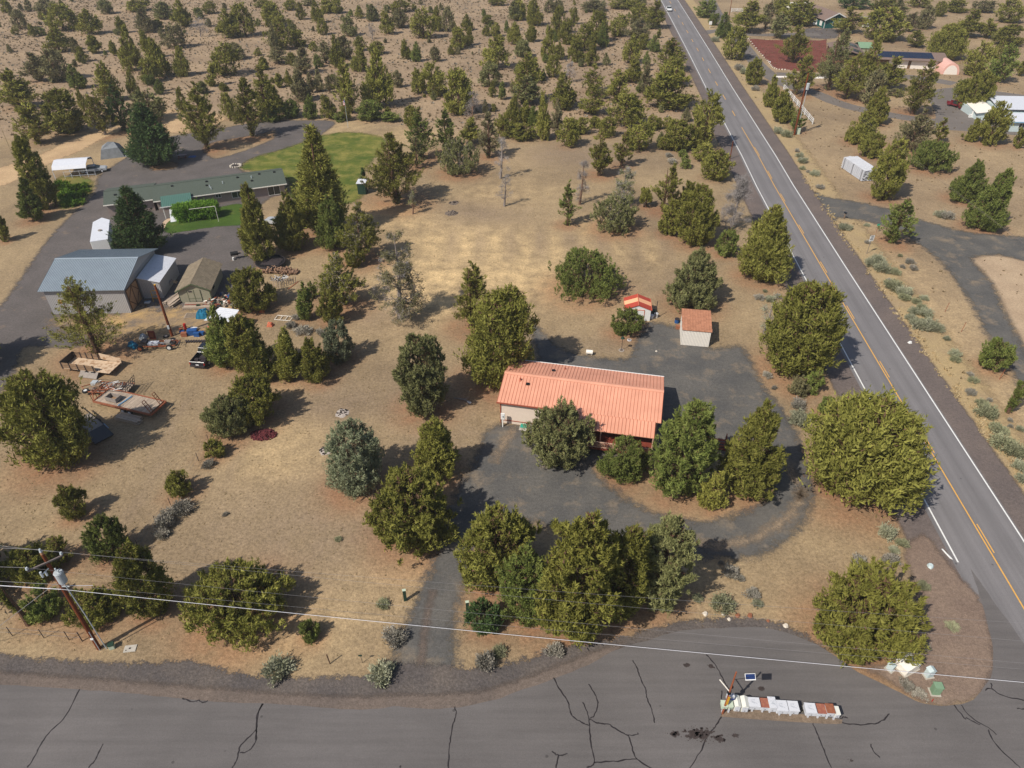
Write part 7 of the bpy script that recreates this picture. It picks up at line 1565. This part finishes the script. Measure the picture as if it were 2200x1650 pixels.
X0, Y0 = P(280, 902); t = thing('lumber_stack', 'stack of grey boards on the ground below the flatbed trailer', 'lumber', (X0, Y0, 0), rz)
for i in range(14): b = MB(); k = i // 4; j = i % 4; b.box(-1.6 + rj.uniform(-.2, .2), 1.5 + rj.uniform(-.2, .3), -.6 + j * .32, -.34 + j * .32, k * .13, k * .13 + .1, M['oldwood']); b.build('board', t)
# black trailer half hidden
X0, Y0 = P(205, 935); t = thing('equipment_trailer', 'black trailer with a slanting deck sticking out from under the large juniper', 'trailer', (X0, Y0, 0), R(-38)); 
b = MB(); b.slab((-3.6, -.9, .75), (-.1, -.9, .75), (-.1, 1.3, .75), (-3.6, 1.3, .75), .12, M['greyboard']); b.build('deck', t); b = MB(); b.slab((-.1, -.9, .75), (2.0, -.9, .35), (2.0, 1.3, .35), (-.1, 1.3, .75), .12, M['carblack']); b.build('ramp', t)
b = MB(); b.bar((-5.0, 1.35, .8), (-.1, 1.35, .8), .1, .15, M['black']); b.bar((-5.0, -.95, .8), (-.1, -.95, .8), .1, .15, M['black']); b.build('rail', t); b = MB(); b.bar((-.2, 1.36, .86), (.9, 1.36, .68), .08, .04, M['sky_blue']); b.build('trim', t)
for yy in (-1.05, 1.45): wheel(t, -1.6, yy, .36, .22)
o = MB().box(-.2, .2, -.1, .1, .05, .3, M['yellow']).build('yellow_case'); X1, Y1 = P(222, 928); tag(o, 'small yellow case under the black trailer ramp', 'case', None, (X1, Y1))
# rolling chassis
X0, Y0 = P(300, 752); t = thing('bare_chassis', 'stripped vehicle chassis with two visible wheels in the junk yard', 'chassis', (X0, Y0, 0), R(4))
b = MB()
for yy in (-.1, 1.2): b.bar((0, yy, .55), (5.0, yy, .6), .1, .14, M['rust'])
for xx in (.5, 1.8, 3.2, 4.6): b.bar((xx, -.1, .58), (xx, 1.2, .58), .1, .1, M['darksteel'])
b.build('frame', t)
for xx, rm in ((.3, 'rust'), (4.2, 'rim')):
    for yy in (-.3, 1.5): wheel(t, xx, yy, .42, .25, rm)
b = MB(); b.box(1.2, 2.6, .1, .9, .6, .85, M['mailgrey']); b.tube([(2.6, .5, .7), (4.4, .5, .6)], .09, M['chrome'], 7); b.box(.3, 1.1, .2, 1.0, .6, 1.1, M['darksteel']); b.box(3.4, 4.2, .2, 1.0, .6, .9, M['greyboard']); b.build('drivetrain', t)
b = MB()
for i in range(18): x = rj.uniform(0, 5.4); b.bar((x, rj.uniform(-.2, 1.4), .7), (x + rj.uniform(-.5, .5), rj.uniform(-.2, 1.4), rj.uniform(.7, 1.1)), .05, .06, M[rj.choice(['rust', 'darksteel', 'chrome'])])
b.build('loose_parts', t, kind='stuff')
# ------------------------------------------------------------------ junk yard things, one by one
def put(b, name, x, y, label, cat, rz=0, group=None, z=0):
    X0, Y0 = P(x, y); o = b.build(name); tag(o, label, cat, group, (X0, Y0, z), rz); return o
def crumple(w_, d_, h_, mat, seed):
    rr = random.Random(seed); b = MB(); n = 9; V_ = []; F_ = []
    for j in range(n):
        for i in range(n):
            u = i / (n - 1) * 2 - 1; v = j / (n - 1) * 2 - 1; z = h_ * max(0, 1 - max(abs(u), abs(v)) ** 4) * rr.uniform(.75, 1.05)
            V_.append((u * w_ / 2 + rr.uniform(-.05, .05), v * d_ / 2 + rr.uniform(-.05, .05), max(z, .02)))
    for j in range(n - 1):
        for i in range(n - 1): F_.append((j * n + i, j * n + i + 1, (j + 1) * n + i + 1, (j + 1) * n + i))
    b.add(V_, F_, M[mat]); return b
put(crumple(.9, 1.6, .9, 'tarp', 4), 'tarp_bundle', 287, 745, 'blue tarp wrapped bundle at the left end of the bare chassis', 'tarp', R(60))
put(crumple(.9, .9, .7, 'xfmr', 5), 'engine_cover', 308, 727, 'pale blue grey engine lump behind the chassis', 'engine part')
put(crumple(1.9, 1.6, 1.3, 'tarp', 6), 'tarp_stack', 438, 680, 'teal tarp covered stack left of the white roofed shelter', 'tarp')
put(MB().box(-.45, .45, -.1, .1, 0, 1.3, M['dkred']).box(-.3, .3, -.12, -.1, .3, 1.1, M['rust']), 'rusty_panel', 329, 728, 'dark red upright panel in the junk yard', 'panel')
for i, (x, y, m, w_, d_, h_, lb) in enumerate(((390, 712, 'rust', .5, .5, .5, 'rusty round bin right of the bare pole'), (397, 722, 'rustorange', .8, .5, .6, 'rust brown box right of the bare pole'), (399, 707, 'red', .4, .4, .9, 'red upright canister in the junk yard'), (392, 716, 'blue', .6, .4, .4, 'small blue tray beside the rust brown box'),
                                           (415, 718, 'blue', 1.3, .8, .8, 'large blue bin with white rags on top'), (424, 722, 'blue', .8, .5, .6, 'blue bin in front of the large blue bin'), (434, 719, 'blue', .7, .5, .5, 'blue bin right of the large blue bin'), (417, 709, 'tarplt', 1.0, .6, .35, 'white rags lying behind the blue bins'),
                                           (450, 706, 'terra', .3, .3, .4, 'orange can by the white roofed shelter'), (497, 640, 'blue', .9, .6, .5, 'blue plastic heap in the debris beside the tan shed'), (483, 648, 'white', .5, .4, .3, 'white basin in the debris beside the tan shed'), (505, 655, 'greyboard', .9, 1.2, .3, 'grey sheet leaning in the debris'), (478, 634, 'blue', .5, .3, .4, 'small blue can by the tan shed corner'), (487, 640, 'red', .4, .3, .3, 'small red item in the debris heap'))):
    b = MB(); 
    if 'round' in lb or 'canister' in lb: b.cyl(0, 0, 0, h_, w_ / 2, M[m], 10)
    else: b.box(-w_ / 2, w_ / 2, -d_ / 2, d_ / 2, 0, h_, M[m]).box(-w_ / 2 - .02, w_ / 2 + .02, -d_ / 2 - .02, d_ / 2 + .02, h_ - .06, h_ - .01, M[m])
    put(b, 'storage_bin' if m == 'blue' else 'junk_box', x, y, lb, 'bin' if m == 'blue' else 'box', rj.uniform(-.5, .5))
t = thing('cinder_blocks', 'row of dark pavers lying in front of the blue bins', 'blocks', (*P(400, 733), 0), R(2))
for i in range(9): b = MB(); b.box(i * .36, i * .36 + .2, -.5, .1, 0, .18, M['darksteel'], .4); b.build('block', t)
put(MB().cyl(0, 0, 0, .2, .36, M['tyre'], 14).cyl(0, 0, .2, .21, .2, M['greyboard'], 12), 'tyre', 357, 724, 'old tyre lying at the foot of the bare pole', 'tyre')
# yellow frame
X0, Y0 = P(330, 648); t = thing('yellow_rack', 'yellow metal rack against the lean-to wall', 'rack', (X0, Y0, 0), R(5)); b = MB()
for x in (0, .9): b.bar((x, 0, 0), (x - .1, .4, 1.7), .07, .07, M['yellow'])
for z in (.5, 1.0, 1.65): b.bar((-.05, .1 + .18 * z, z), (.85, .1 + .18 * z, z), .07, .07, M['yellow'])
b.build('frame', t)
put(MB().box(-.4, .4, -.3, .3, 0, .1, M['white']).bar((-.5, 0, .1), (.5, .1, .3), .06, .06, M['sky_blue']), 'small_cart', 317, 650, 'small white cart on the ground near the barn door', 'cart')
t = thing('garden_tiller', 'grey wheeled machine leaning at the corner of the lean-to', 'machine', (*P(360, 620), 0), R(30)); b = MB(); b.bar((0, 0, .3), (1.1, .2, 1.2), .35, .3, M['greyboard']); b.build('body', t); wheel(t, 0, 0, .4, .15); b = MB(); b.bar((1.0, .2, 1.0), (1.6, .1, .6), .06, .4, M['plywood']); b.build('tray', t)
# slanting pile of boards
X0, Y0 = P(365, 655); t = thing('board_pile', 'pile of long grey weathered boards beside the bare pole', 'lumber', (X0, Y0, 0), R(62))
for i in range(26):
    b = MB(); k = i // 9; j = i % 9; y = -1.0 + j * .26 + rj.uniform(-.06, .06); l_ = rj.uniform(3.0, 4.4); o_ = rj.uniform(-.3, .4); b.bar((o_ - .2, y, .1 + k * .16), (o_ + l_, y + rj.uniform(-.25, .25), .35 + k * .22 + rj.uniform(0, .1)), .2, .05, M['oldwood']); b.build('board', t)
X0, Y0 = P(393, 665); t = thing('lumber_stack', 'stack of pale and red boards in front of the tan shed', 'lumber', (X0, Y0, 0), R(3))
for i in range(12): b = MB(); k = i // 6; j = i % 6; b.box(0 + rj.uniform(-.1, .2), 5.0 + rj.uniform(-.5, .4), j * .28, j * .28 + .22, k * .14 + .05, k * .14 + .14, M['dkred'] if i == 9 else M['oldwood']); b.build('board', t)
X0, Y0 = P(395, 684); t = thing('pallet', 'wooden pallet frame left of the teal tarp', 'pallet', (X0, Y0, 0), R(3))
for i in range(5): b = MB(); b.box(0, 1.9, i * .3, i * .3 + .1, .12, .16, M['oldwood']); b.build('slat', t)
b = MB(); b.box(0, .1, 0, 1.3, 0, .12, M['oldwood']); b.box(1.8, 1.9, 0, 1.3, 0, .12, M['oldwood']); b.build('bearer', t)
# debris heap
X0, Y0 = P(478, 648); b = MB()
for i in range(170):
    x, y = rj.gauss(0, 1.3), rj.gauss(0, .8); s = rj.uniform(.08, .3); b.box(x - s, x + s, y - s * .6, y + s * .6, 0, rj.uniform(.1, .5), M[rj.choice(['darksteel', 'greyboard', 'oldwood2', 'rust', 'dkgreen', 'black', 'offwhite', 'deadbrown', 'darksteel', 'oldwood'])], rj.uniform(0, 3))
o = b.build('debris_heap'); tag(o, 'jumbled heap of debris right of the tan shed', 'junk heap', None, (X0, Y0)); o['kind'] = 'stuff'
# firewood
X0, Y0 = P(597, 585); t = thing('firewood_pile', 'long pile of split firewood behind the trampoline', 'firewood', (X0, Y0, 0), R(-6))
lm = MB().tube([(0, -.25, 0), (0, .25, 0)], .09, M['firewood'], 6).mesh('log')
for i in range(290):
    o = bpy.data.objects.new('log', lm); COL.objects.link(o); o.parent = t; x = rj.uniform(-3.2, 3.4); hh = .75 * (1 - abs(x / 3.8) ** 3); o.location = (x, rj.uniform(-.7, .7), .08 + rj.uniform(0, 1) * hh); o.rotation_euler = (rj.uniform(-.6, .6), rj.uniform(-.5, .5), rj.uniform(-1.4, 1.4)); q = rj.uniform(.8, 1.4); o.scale = (q, q, q)
X0, Y0 = P(601, 612); t = thing('pallet_pen', 'pen of upright grey pallets filled with white scrap', 'pallets', (X0, Y0, 0), R(10))
for i in range(11): b = MB(); b.bar((-.9 + i * .34, -1.2 + abs(i - 3) * .22, 0), (-.8 + i * .34, -1.0 + abs(i - 3) * .22, 1.2), .12, .04, M['oldwood']); b.build('slat', t)
b = MB()
for i in range(60): x, y = rj.uniform(-1.1, 1.3), rj.uniform(-.3, 1.3); b.bar((x, y, .6 + rj.uniform(0, .3)), (x + rj.uniform(-.7, .7), y + rj.uniform(-.4, .4), .7 + rj.uniform(0, .4)), .06, .08, M[rj.choice(['white', 'tarplt', 'mailgrey', 'darksteel'])])
b.build('scrap', t, kind='stuff')
put(MB().bar((0, 0, .05), (1.0, 2.6, .05), .18, .05, M['stonebrown']), 'plank', 619, 622, 'single brown plank lying right of the pallet pen', 'plank')
# trampoline
X0, Y0 = P(583, 571); t = thing('trampoline', 'round dark trampoline with covered top beside the tall junipers', 'trampoline', (X0, Y0, 0)); b = MB(); b.cyl(0, 0, .75, .8, 2.3, M['black'], 28); b.build('mat', t); b = MB(); b.tube([(2.4 * math.cos(a), 2.4 * math.sin(a), .8) for a in np.linspace(0, 6.283, 29)], .09, M['darksteel'], 6, False); b.build('ring', t); b = MB(); b.add([(-1.4, -1.2, .82), (1.6, -1.4, .82), (1.9, .9, .82), (.2, 1.6, .9), (-1.2, 1.0, .84), (.2, 0, 1.0)], [(0, 1, 5), (1, 2, 5), (2, 3, 5), (3, 4, 5), (4, 0, 5)], M['darksteel']); b.build('cover', t)
for i in range(6): a = i * 1.047; b = MB(); b.tube([(2.35 * math.cos(a), 2.35 * math.sin(a), 0), (2.35 * math.cos(a), 2.35 * math.sin(a), .78)], .04, M['darksteel'], 5); b.build('leg', t)
# smoker barbecue
X0, Y0 = P(506, 556); t = thing('barbecue', 'black barbecue with a white gas bottle on the rear gravel', 'barbecue', (X0, Y0, 0), R(20)); b = MB(); b.cylx((-.6, 0, 1.0), (.6, 0, 1.0), .35, M['black'], 12); b.build('drum', t); b = MB()
for x in (-.5, .5): b.bar((x, -.25, 0), (x, 0, .8), .06, .06, M['darksteel']); b.bar((x, .25, 0), (x, 0, .8), .06, .06, M['darksteel'])
b.build('stand', t); b = MB(); b.box(.6, 1.1, -.2, .3, .85, .9, M['darksteel']); b.build('shelf', t)
put(MB().cyl(0, 0, 0, .5, .17, M['white'], 10), 'gas_bottle', 502, 559, 'white gas bottle at the foot of the barbecue', 'gas bottle')
# ladder frame, terracotta block
X0, Y0 = P(590, 688); t = thing('bed_frame', 'pale rectangular bed frame lying on the ground', 'frame', (X0, Y0, 0), R(-8)); b = MB()
for y in (0, 1.2): b.bar((0, y, .12), (2.4, y, .12), .06, .08, M['offwhite'])
for x in (0, .8, 1.6, 2.4): b.bar((x, 0, .12), (x, 1.2, .12), .06, .08, M['offwhite'])
b.build('frame', t)
put(crumple(.9, .8, .6, 'terra', 9), 'orange_cover', 581, 700, 'crumpled orange cover beside the bed frame', 'cover')
put(crumple(.7, .5, .5, 'terra', 12), 'orange_bucket', 563, 671, 'orange lump under the crowded juniper', 'cover')
# ------------------------------------------------------------------ left back: carport, tent, picnic table, fire ring, outhouse, flag
X0, Y0 = -96.2, 145.6; rzc = R(13)
t = thing('carport', 'white metal carport with rounded eaves over a silver car', 'carport', (X0, Y0, 0), rzc); prof = [(0, 1.9), (.55, 2.55), (2.9, 3.1), (5.2, 2.55), (5.75, 1.9)]
b = MB(); Lc = 6.6
for (p, q) in zip(prof[:-1], prof[1:]): b.slab((0, p[0], p[1]), (Lc, p[0], p[1]), (Lc, q[0], q[1]), (0, q[0], q[1]), .05, M['whiteroof'])
b.build('roof', t)
for x in (.05, 3.3, 6.5):
    for y in (.05, 5.7): b = MB(); b.box(x - .05, x + .05, y - .05, y + .05, 0, 1.95, M['mailgrey']); b.build('post', t)
b = MB()
for z in (.5, 1.4): b.bar((2.0, -.1, z), (8.0, -.1, z), .05, .05, M['mailgrey'])
for x in (2.0, 5.0, 8.0): b.bar((x, -.1, 0), (x, -.1, 1.5), .06, .06, M['mailgrey'])
b.build('side_rail', t)
X0, Y0 = P(243, 334); t = thing('tarp_tent', 'grey tarpaulin tent with peaked roof beside the driveway', 'tent', (X0, Y0, 0), R(25)); b = MB()
b.add([(-2.6, -2.0, 0), (2.4, -2.2, 0), (2.9, 2.2, 0), (-2.4, 2.4, 0), (-1.9, -1.5, 2.0), (1.6, -1.6, 2.1), (1.9, 1.6, 2.0), (-1.7, 1.7, 1.9), (-.2, .1, 3.1), (1.0, .2, 2.9)], [(0, 1, 5, 4), (1, 2, 6, 5), (2, 3, 7, 6), (3, 0, 4, 7), (4, 5, 9, 8), (5, 6, 9), (6, 7, 8, 9), (7, 4, 8)], M['canvas']); b.build('cover', t)
b = MB(); b.add([(2.3, -2.2, 0), (4.6, -2.4, .05), (4.8, 1.0, .1), (2.8, 2.0, 0), (2.6, -.4, 1.1)], [(0, 1, 4), (1, 2, 4), (2, 3, 4), (3, 0, 4)], M['canvas']); b.build('awning', t)
X0, Y0 = P(392, 340); t = thing('picnic_table', 'maroon picnic table on the driveway under the pine', 'picnic table', (X0, Y0, 0), R(15)); b = MB(); b.box(-1, 1, -.4, .4, .72, .77, M['maroon']); b.build('top', t)
for y in (-.85, .6): b = MB(); b.box(-1, 1, y, y + .25, .42, .47, M['maroon']); b.build('bench', t)
for x in (-.7, .7): b = MB(); b.bar((x, -.8, 0), (x, -.1, .72), .08, .08, M['dkred']); b.bar((x, .8, 0), (x, .1, .72), .08, .08, M['dkred']); b.bar((x, -.85, .4), (x, .85, .4), .06, .08, M['dkred']); b.build('trestle', t)
put(crumple(1.7, 1.1, .25, 'blue', 31), 'blue_tarp', 413, 337, 'crumpled bright blue tarp right of the maroon picnic table', 'tarp')
def stone_ring(x, y, r_, n, label, m='stonepale', cat='fire pit'):
    X0, Y0 = P(x, y); t = thing('fire_ring', label, cat, (X0, Y0, 0)); b = MB(); b.cyl(0, 0, 0, .04, r_, M['char'], 14); b.build('ash_bed', t)
    for i in range(n): a = 6.283 * i / n; s = rj.uniform(.13, .24); b = MB(); b.box(math.cos(a) * r_ - s, math.cos(a) * r_ + s, math.sin(a) * r_ - s * .7, math.sin(a) * r_ + s * .7, 0, s * 1.5, M[m], a); b.build('stone', t)
stone_ring(506, 357, 1.1, 14, 'stone fire ring behind the green roofed ranch house')
X0, Y0 = P(778, 418); t = thing('outhouse', 'dark green outhouse with a pale roof at the edge of the back lawn', 'outhouse', (X0, Y0, 0), R(-4)); b = MB(); b.box(-.8, .8, 0, 1.7, 0, 2.3, M['dkgreen']); b.build('wall', t); b = MB(); b.slab((-.95, -.15, 2.3), (.95, -.15, 2.35), (.95, 1.9, 2.55), (-.95, 1.9, 2.5), .08, M['mailgrey']); b.build('roof', t); b = MB(); b.box(-.4, .4, -.04, 0, .1, 2.0, M['dkgreen']); b.build('door', t)
X0, Y0 = P(748, 275); t = thing('flagpole', 'thin flagpole with a red white and blue flag behind the back lawn', 'flagpole', (X0, Y0, 0)); b = MB(); b.tube([(0, 0, 0), (0, 0, 7.2)], [.05, .03], M['porcelain'], 6); b.build('pole', t)
b = MB(); nS = 7
for i in range(nS): z = 5.55 + i * 1.2 / nS; b.add([(-.02, 0, z), (-.45, .15, z - .25), (-.45, .15, z - .25 + 1.2 / nS), (-.02, 0, z + 1.2 / nS)], [(0, 1, 2, 3)], M['red'] if i % 2 == 0 else M['white'])
b.add([(-.02, -.02, 6.2), (-.25, .05, 6.06), (-.25, .05, 6.62), (-.02, -.02, 6.78)], [(0, 1, 2, 3)], NAVY); b.build('flag', t)
# goal frame in front of the lime shrub
X0, Y0 = P(470, 476); t = thing('clothes_frame', 'thin white pipe frame at the right end of the lime green shrub', 'frame', (X0, Y0, 0), R(19)); b = MB(); b.tube([(0, 0, 0), (0, .3, 2.9)], .04, M['offwhite'], 6); b.tube([(0, .3, 2.9), (-4.5, .3, 2.9)], .04, M['offwhite'], 6); b.build('pipe', t)
X0, Y0 = P(496, 470); 
# ------------------------------------------------------------------ right background
# irrigation pipe stack: each pipe a piece
A0 = P(1855, 392); A1 = P(1832, 343, 1.6)
t = thing('pipe_stack', 'tall stack of silver irrigation pipes half behind a juniper', 'pipe stack', (74.6, 144.5, 0), R(8)); pipm = MB().cylx((0, -.0, 0), (0, 8.5, 0), .075, M['mailgrey'], 7).mesh('pipe')
for i in range(10):
    for j in range(12):
        o = bpy.data.objects.new('pipe', pipm); COL.objects.link(o); o.parent = t; o.location = (-1.5 + j * .28 - (.0), rj.uniform(-.2, .2), .15 + i * .24)
b = MB()
for i in range(10):
    for y in (.6, 4.2, 7.6): b.box(-1.7, 1.9, y - .05, y + .05, .02 + i * .24, .06 + i * .24, M['darksteel'])
b.build('spacers', t, kind='stuff')
# white roofed building
t = thing('mobile_home', 'white roofed building with pale blue trim at the right edge', 'building', (122.4, 177.6, 0), R(-4))
b = MB(); b.box(0, 22, 0, 8.4, 0, 2.5, M['bluegreybox']); b.build('wall', t); b = MB(); b.slab((-.6, -.5, 2.5), (22.5, -.5, 2.5), (22.5, 5.0, 3.1), (-.6, 5.0, 3.1), .12, M['whiteroof']); b.build('roof', t)
b = MB(); b.bar((-.6, -.55, 2.42), (22.5, -.55, 2.42), .1, .2, M['sky_blue']); b.build('fascia', t)
b = MB(); b.box(1.5, 22, 8.6, 19, 0, 2.7, M['bluegreybox']); b.build('rear_wall', t); b = MB(); b.slab((.6, 8.0, 3.1), (22.5, 8.0, 3.1), (22.5, 19.5, 3.5), (2.6, 19.5, 3.5), .12, M['whiteroof']); b.build('rear_roof', t); b = MB(); b.bar((.6, 7.9, 3.0), (10, 7.9, 3.0), .15, .2, M['darksteel']); b.build('gutter', t)
b = MB(); b.slab((-4.2, 9, 1.8), (.5, 9, 2.4), (1.2, 19, 2.6), (-3.0, 19, 2.1), .1, M['offwhite']); b.box(-3.6, .4, 9.5, 18.5, 0, 1.8, M['bluegreybox']); b.build('side_shelter', t)
for i, x in enumerate((2.0, 7.5)): window(t, x, x + 1.4, 1.0, 2.0, 0, 'white', 2)
# solar roofed house
t = thing('solar_house', 'long low house with black solar panels along its roof', 'house', (116.5, 243.5, 0), R(-10)); Ls = 20.5
b = MB(); b.box(0, Ls, 0, 9, 0, 2.7, M['brownpaint']); b.build('wall', t); b = MB(); b.box(3.8, 9.6, -.06, 0, .05, 2.5, M['stucco']); b.box(10.5, Ls, -.06, 0, 0, 2.7, M['stucco']); b.build('garage_door', t)
b = MB(); b.slab((-.6, -1.2, 2.7), (Ls + .6, -1.2, 2.7), (Ls + .6, 5.0, 4.0), (-.6, 5.0, 4.0), .15, M['brownroof']); b.slab((-.6, 5.0, 4.0), (Ls + .6, 5.0, 4.0), (Ls + .6, 9.8, 3.0), (-.6, 9.8, 3.0), .15, M['brownroof']); b.build('roof', t)
for i in range(9): x = .4 + i * 1.85; b = MB(); b.slab((x, 0.2, 3.06), (x + 1.8, .2, 3.06), (x + 1.8, 4.4, 3.94), (x, 4.4, 3.94), .05, M['solar']); b.build('solar_panel', t)
# left wing
t = thing('house_wing', 'brown roofed wing with two square solar arrays left of the long solar roof', 'house', (105.0, 248, 0), R(-12)); b = MB(); b.box(0, 9, 0, 18, 0, 2.7, M['brownpaint']); b.build('wall', t)
b = MB(); b.slab((-.5, -.5, 2.7), (4.5, -.5, 4.0), (4.5, 18.5, 4.0), (-.5, 18.5, 2.7), .15, M['brownroof']); b.slab((4.5, -.5, 4.0), (9.5, -.5, 2.7), (9.5, 18.5, 2.7), (4.5, 18.5, 4.0), .15, M['brownroof']); b.build('roof', t)
for (x, y) in ((5.4, 1.5), (5.4, 10.5)): b = MB(); b.slab((x, y, 3.86), (x + 3, y, 3.08), (x + 3, y + 4.5, 3.08), (x, y + 4.5, 3.86), .05, M['solar']); b.build('solar_panel', t)
t = thing('greenhouse', 'small pale green roofed greenhouse behind the solar house', 'greenhouse', (118.5, 262, 0), R(-8)); b = MB(); b.box(0, 6, 0, 7, 0, 2.0, M['sagewall']); b.build('wall', t); b = MB(); b.slab((-.3, -.3, 2.0), (6.3, -.3, 2.0), (6.3, 3.5, 3.2), (-.3, 3.5, 3.2), .08, M['greenbox']); b.slab((-.3, 3.5, 3.2), (6.3, 3.5, 3.2), (6.3, 7.3, 2.0), (-.3, 7.3, 2.0), .08, M['greenbox']); b.build('roof', t)
t = thing('quonset_tent', 'pink barrel shaped garage tent at the end of the solar house', 'tent', (133.4, 234.5, 0), R(-8)); b = MB(); n = 12; pr_ = [(2.6 - 2.6 * math.cos(math.pi * i / n), 3.3 * math.sin(math.pi * i / n)) for i in range(n + 1)]; b.prism(pr_, 0, 12, M['pink']); b.build('cover', t, bevel=.02); b = MB(); b.prism([(.9 + (x - 2.6) * .75 + 1.7, z * .8) for x, z in pr_], -.05, 0, M['stucco']); b.build('door', t)
X0, Y0 = P(2014, 118); t = thing('satellite_dish', 'round white satellite dish at the right end of the solar roof', 'dish', (X0, Y0, 0)); b = MB(); b.cyl(0, 0, 0, 2.4, .08, M['greywood'], 7); b.build('mast', t); b = MB(); b.sphere((0, -.2, 3.0), .9, M['white'], 12, .8); b.build('dish', t)
# teal house
t = thing('teal_house', 'teal house with brown hip like roof and white trim at the top edge', 'house', (122.2, 306.5, 0), R(8))
b = MB(); b.box(0, 9.5, 0, 22, 0, 3.0, M['teal']); b.prism([(0, 3.0), (9.5, 3.0), (4.75, 5.3)], 0, .05, M['teal']); b.build('wall', t)
for (x0, x1) in ((-.6, 4.75), (10.1, 4.75)): b = MB(); b.slab((x0, -.6, 2.95), (x1, -.6, 5.4), (x1, 22.5, 5.4), (x0, 22.5, 2.95), .2, M['brownroof']); b.build('roof', t)
b = MB(); b.bar((-.6, -.66, 2.85), (4.75, -.66, 5.3), .1, .35, M['white']); b.bar((10.1, -.66, 2.85), (4.75, -.66, 5.3), .1, .35, M['white']); b.box(-.05, .1, -.08, .1, 0, 3, M['white']); b.build('trim', t)
window(t, 3.4, 6.0, .9, 2.2, 0, 'white', 2)
b = MB()
for y in (2, 6, 10): b.box(-.08, 0, y, y + 1.8, .6, 2.4, M['white'])
b.build('side_windows', t)
b = MB(); b.box(-3, 9, 22, 32, 0, 3, M['stucco']); b.slab((-3.5, 21.8, 3.0), (9.5, 21.8, 3.0), (9.5, 33, 4.2), (-3.5, 33, 4.2), .2, M['offwhite']); b.build('rear_wing', t)
put(MB().box(-1.5, 1.5, -1.2, 1.2, 0, 2.2, M['brownpaint']).slab((-1.8, -1.5, 2.2), (1.8, -1.5, 2.2), (1.8, 1.5, 2.7), (-1.8, 1.5, 2.7), .1, M['greyboard']), 'small_shed', 1854, 52, 'small grey roofed shed right of the teal house', 'shed')
put(MB().box(-1.5, 1.5, -.2, .2, 0, .8, M['white']).cyl(-.8, 0, .8, 1.6, .2, M['white'], 8), 'white_cart', 2093, 252, 'white and blue oddments on the ground by the old maroon pickup', 'cart')
put(MB().slab((-2.6, -.6, .1), (2.6, -.6, .1), (2.6, .6, .25), (-2.6, .6, .25), .1, M['stucco']), 'concrete_curb', 1680, 166, 'long pale concrete block between the two lanes', 'kerb block')
put(MB().slab((-2.6, -.6, .1), (2.6, -.6, .1), (2.6, .6, .25), (-2.6, .6, .25), .1, M['stucco']), 'concrete_curb', 1752, 168, 'second pale concrete block farther right between the lanes', 'kerb block')
put(MB().box(-.35, .35, -.2, .2, 0, .3, M['white']), 'white_marker', 1653, 134, 'small white object on the red cinder yard', 'marker')
put(MB().box(-1.6, 1.6, -.3, .3, .3, .45, M['greyboard']).box(-1.4, -1.2, -.2, .2, 0, .3, M['greyboard']).box(1.2, 1.4, -.2, .2, 0, .3, M['greyboard']), 'bench', 1768, 140, 'grey bench at the right of the red cinder yard', 'bench')
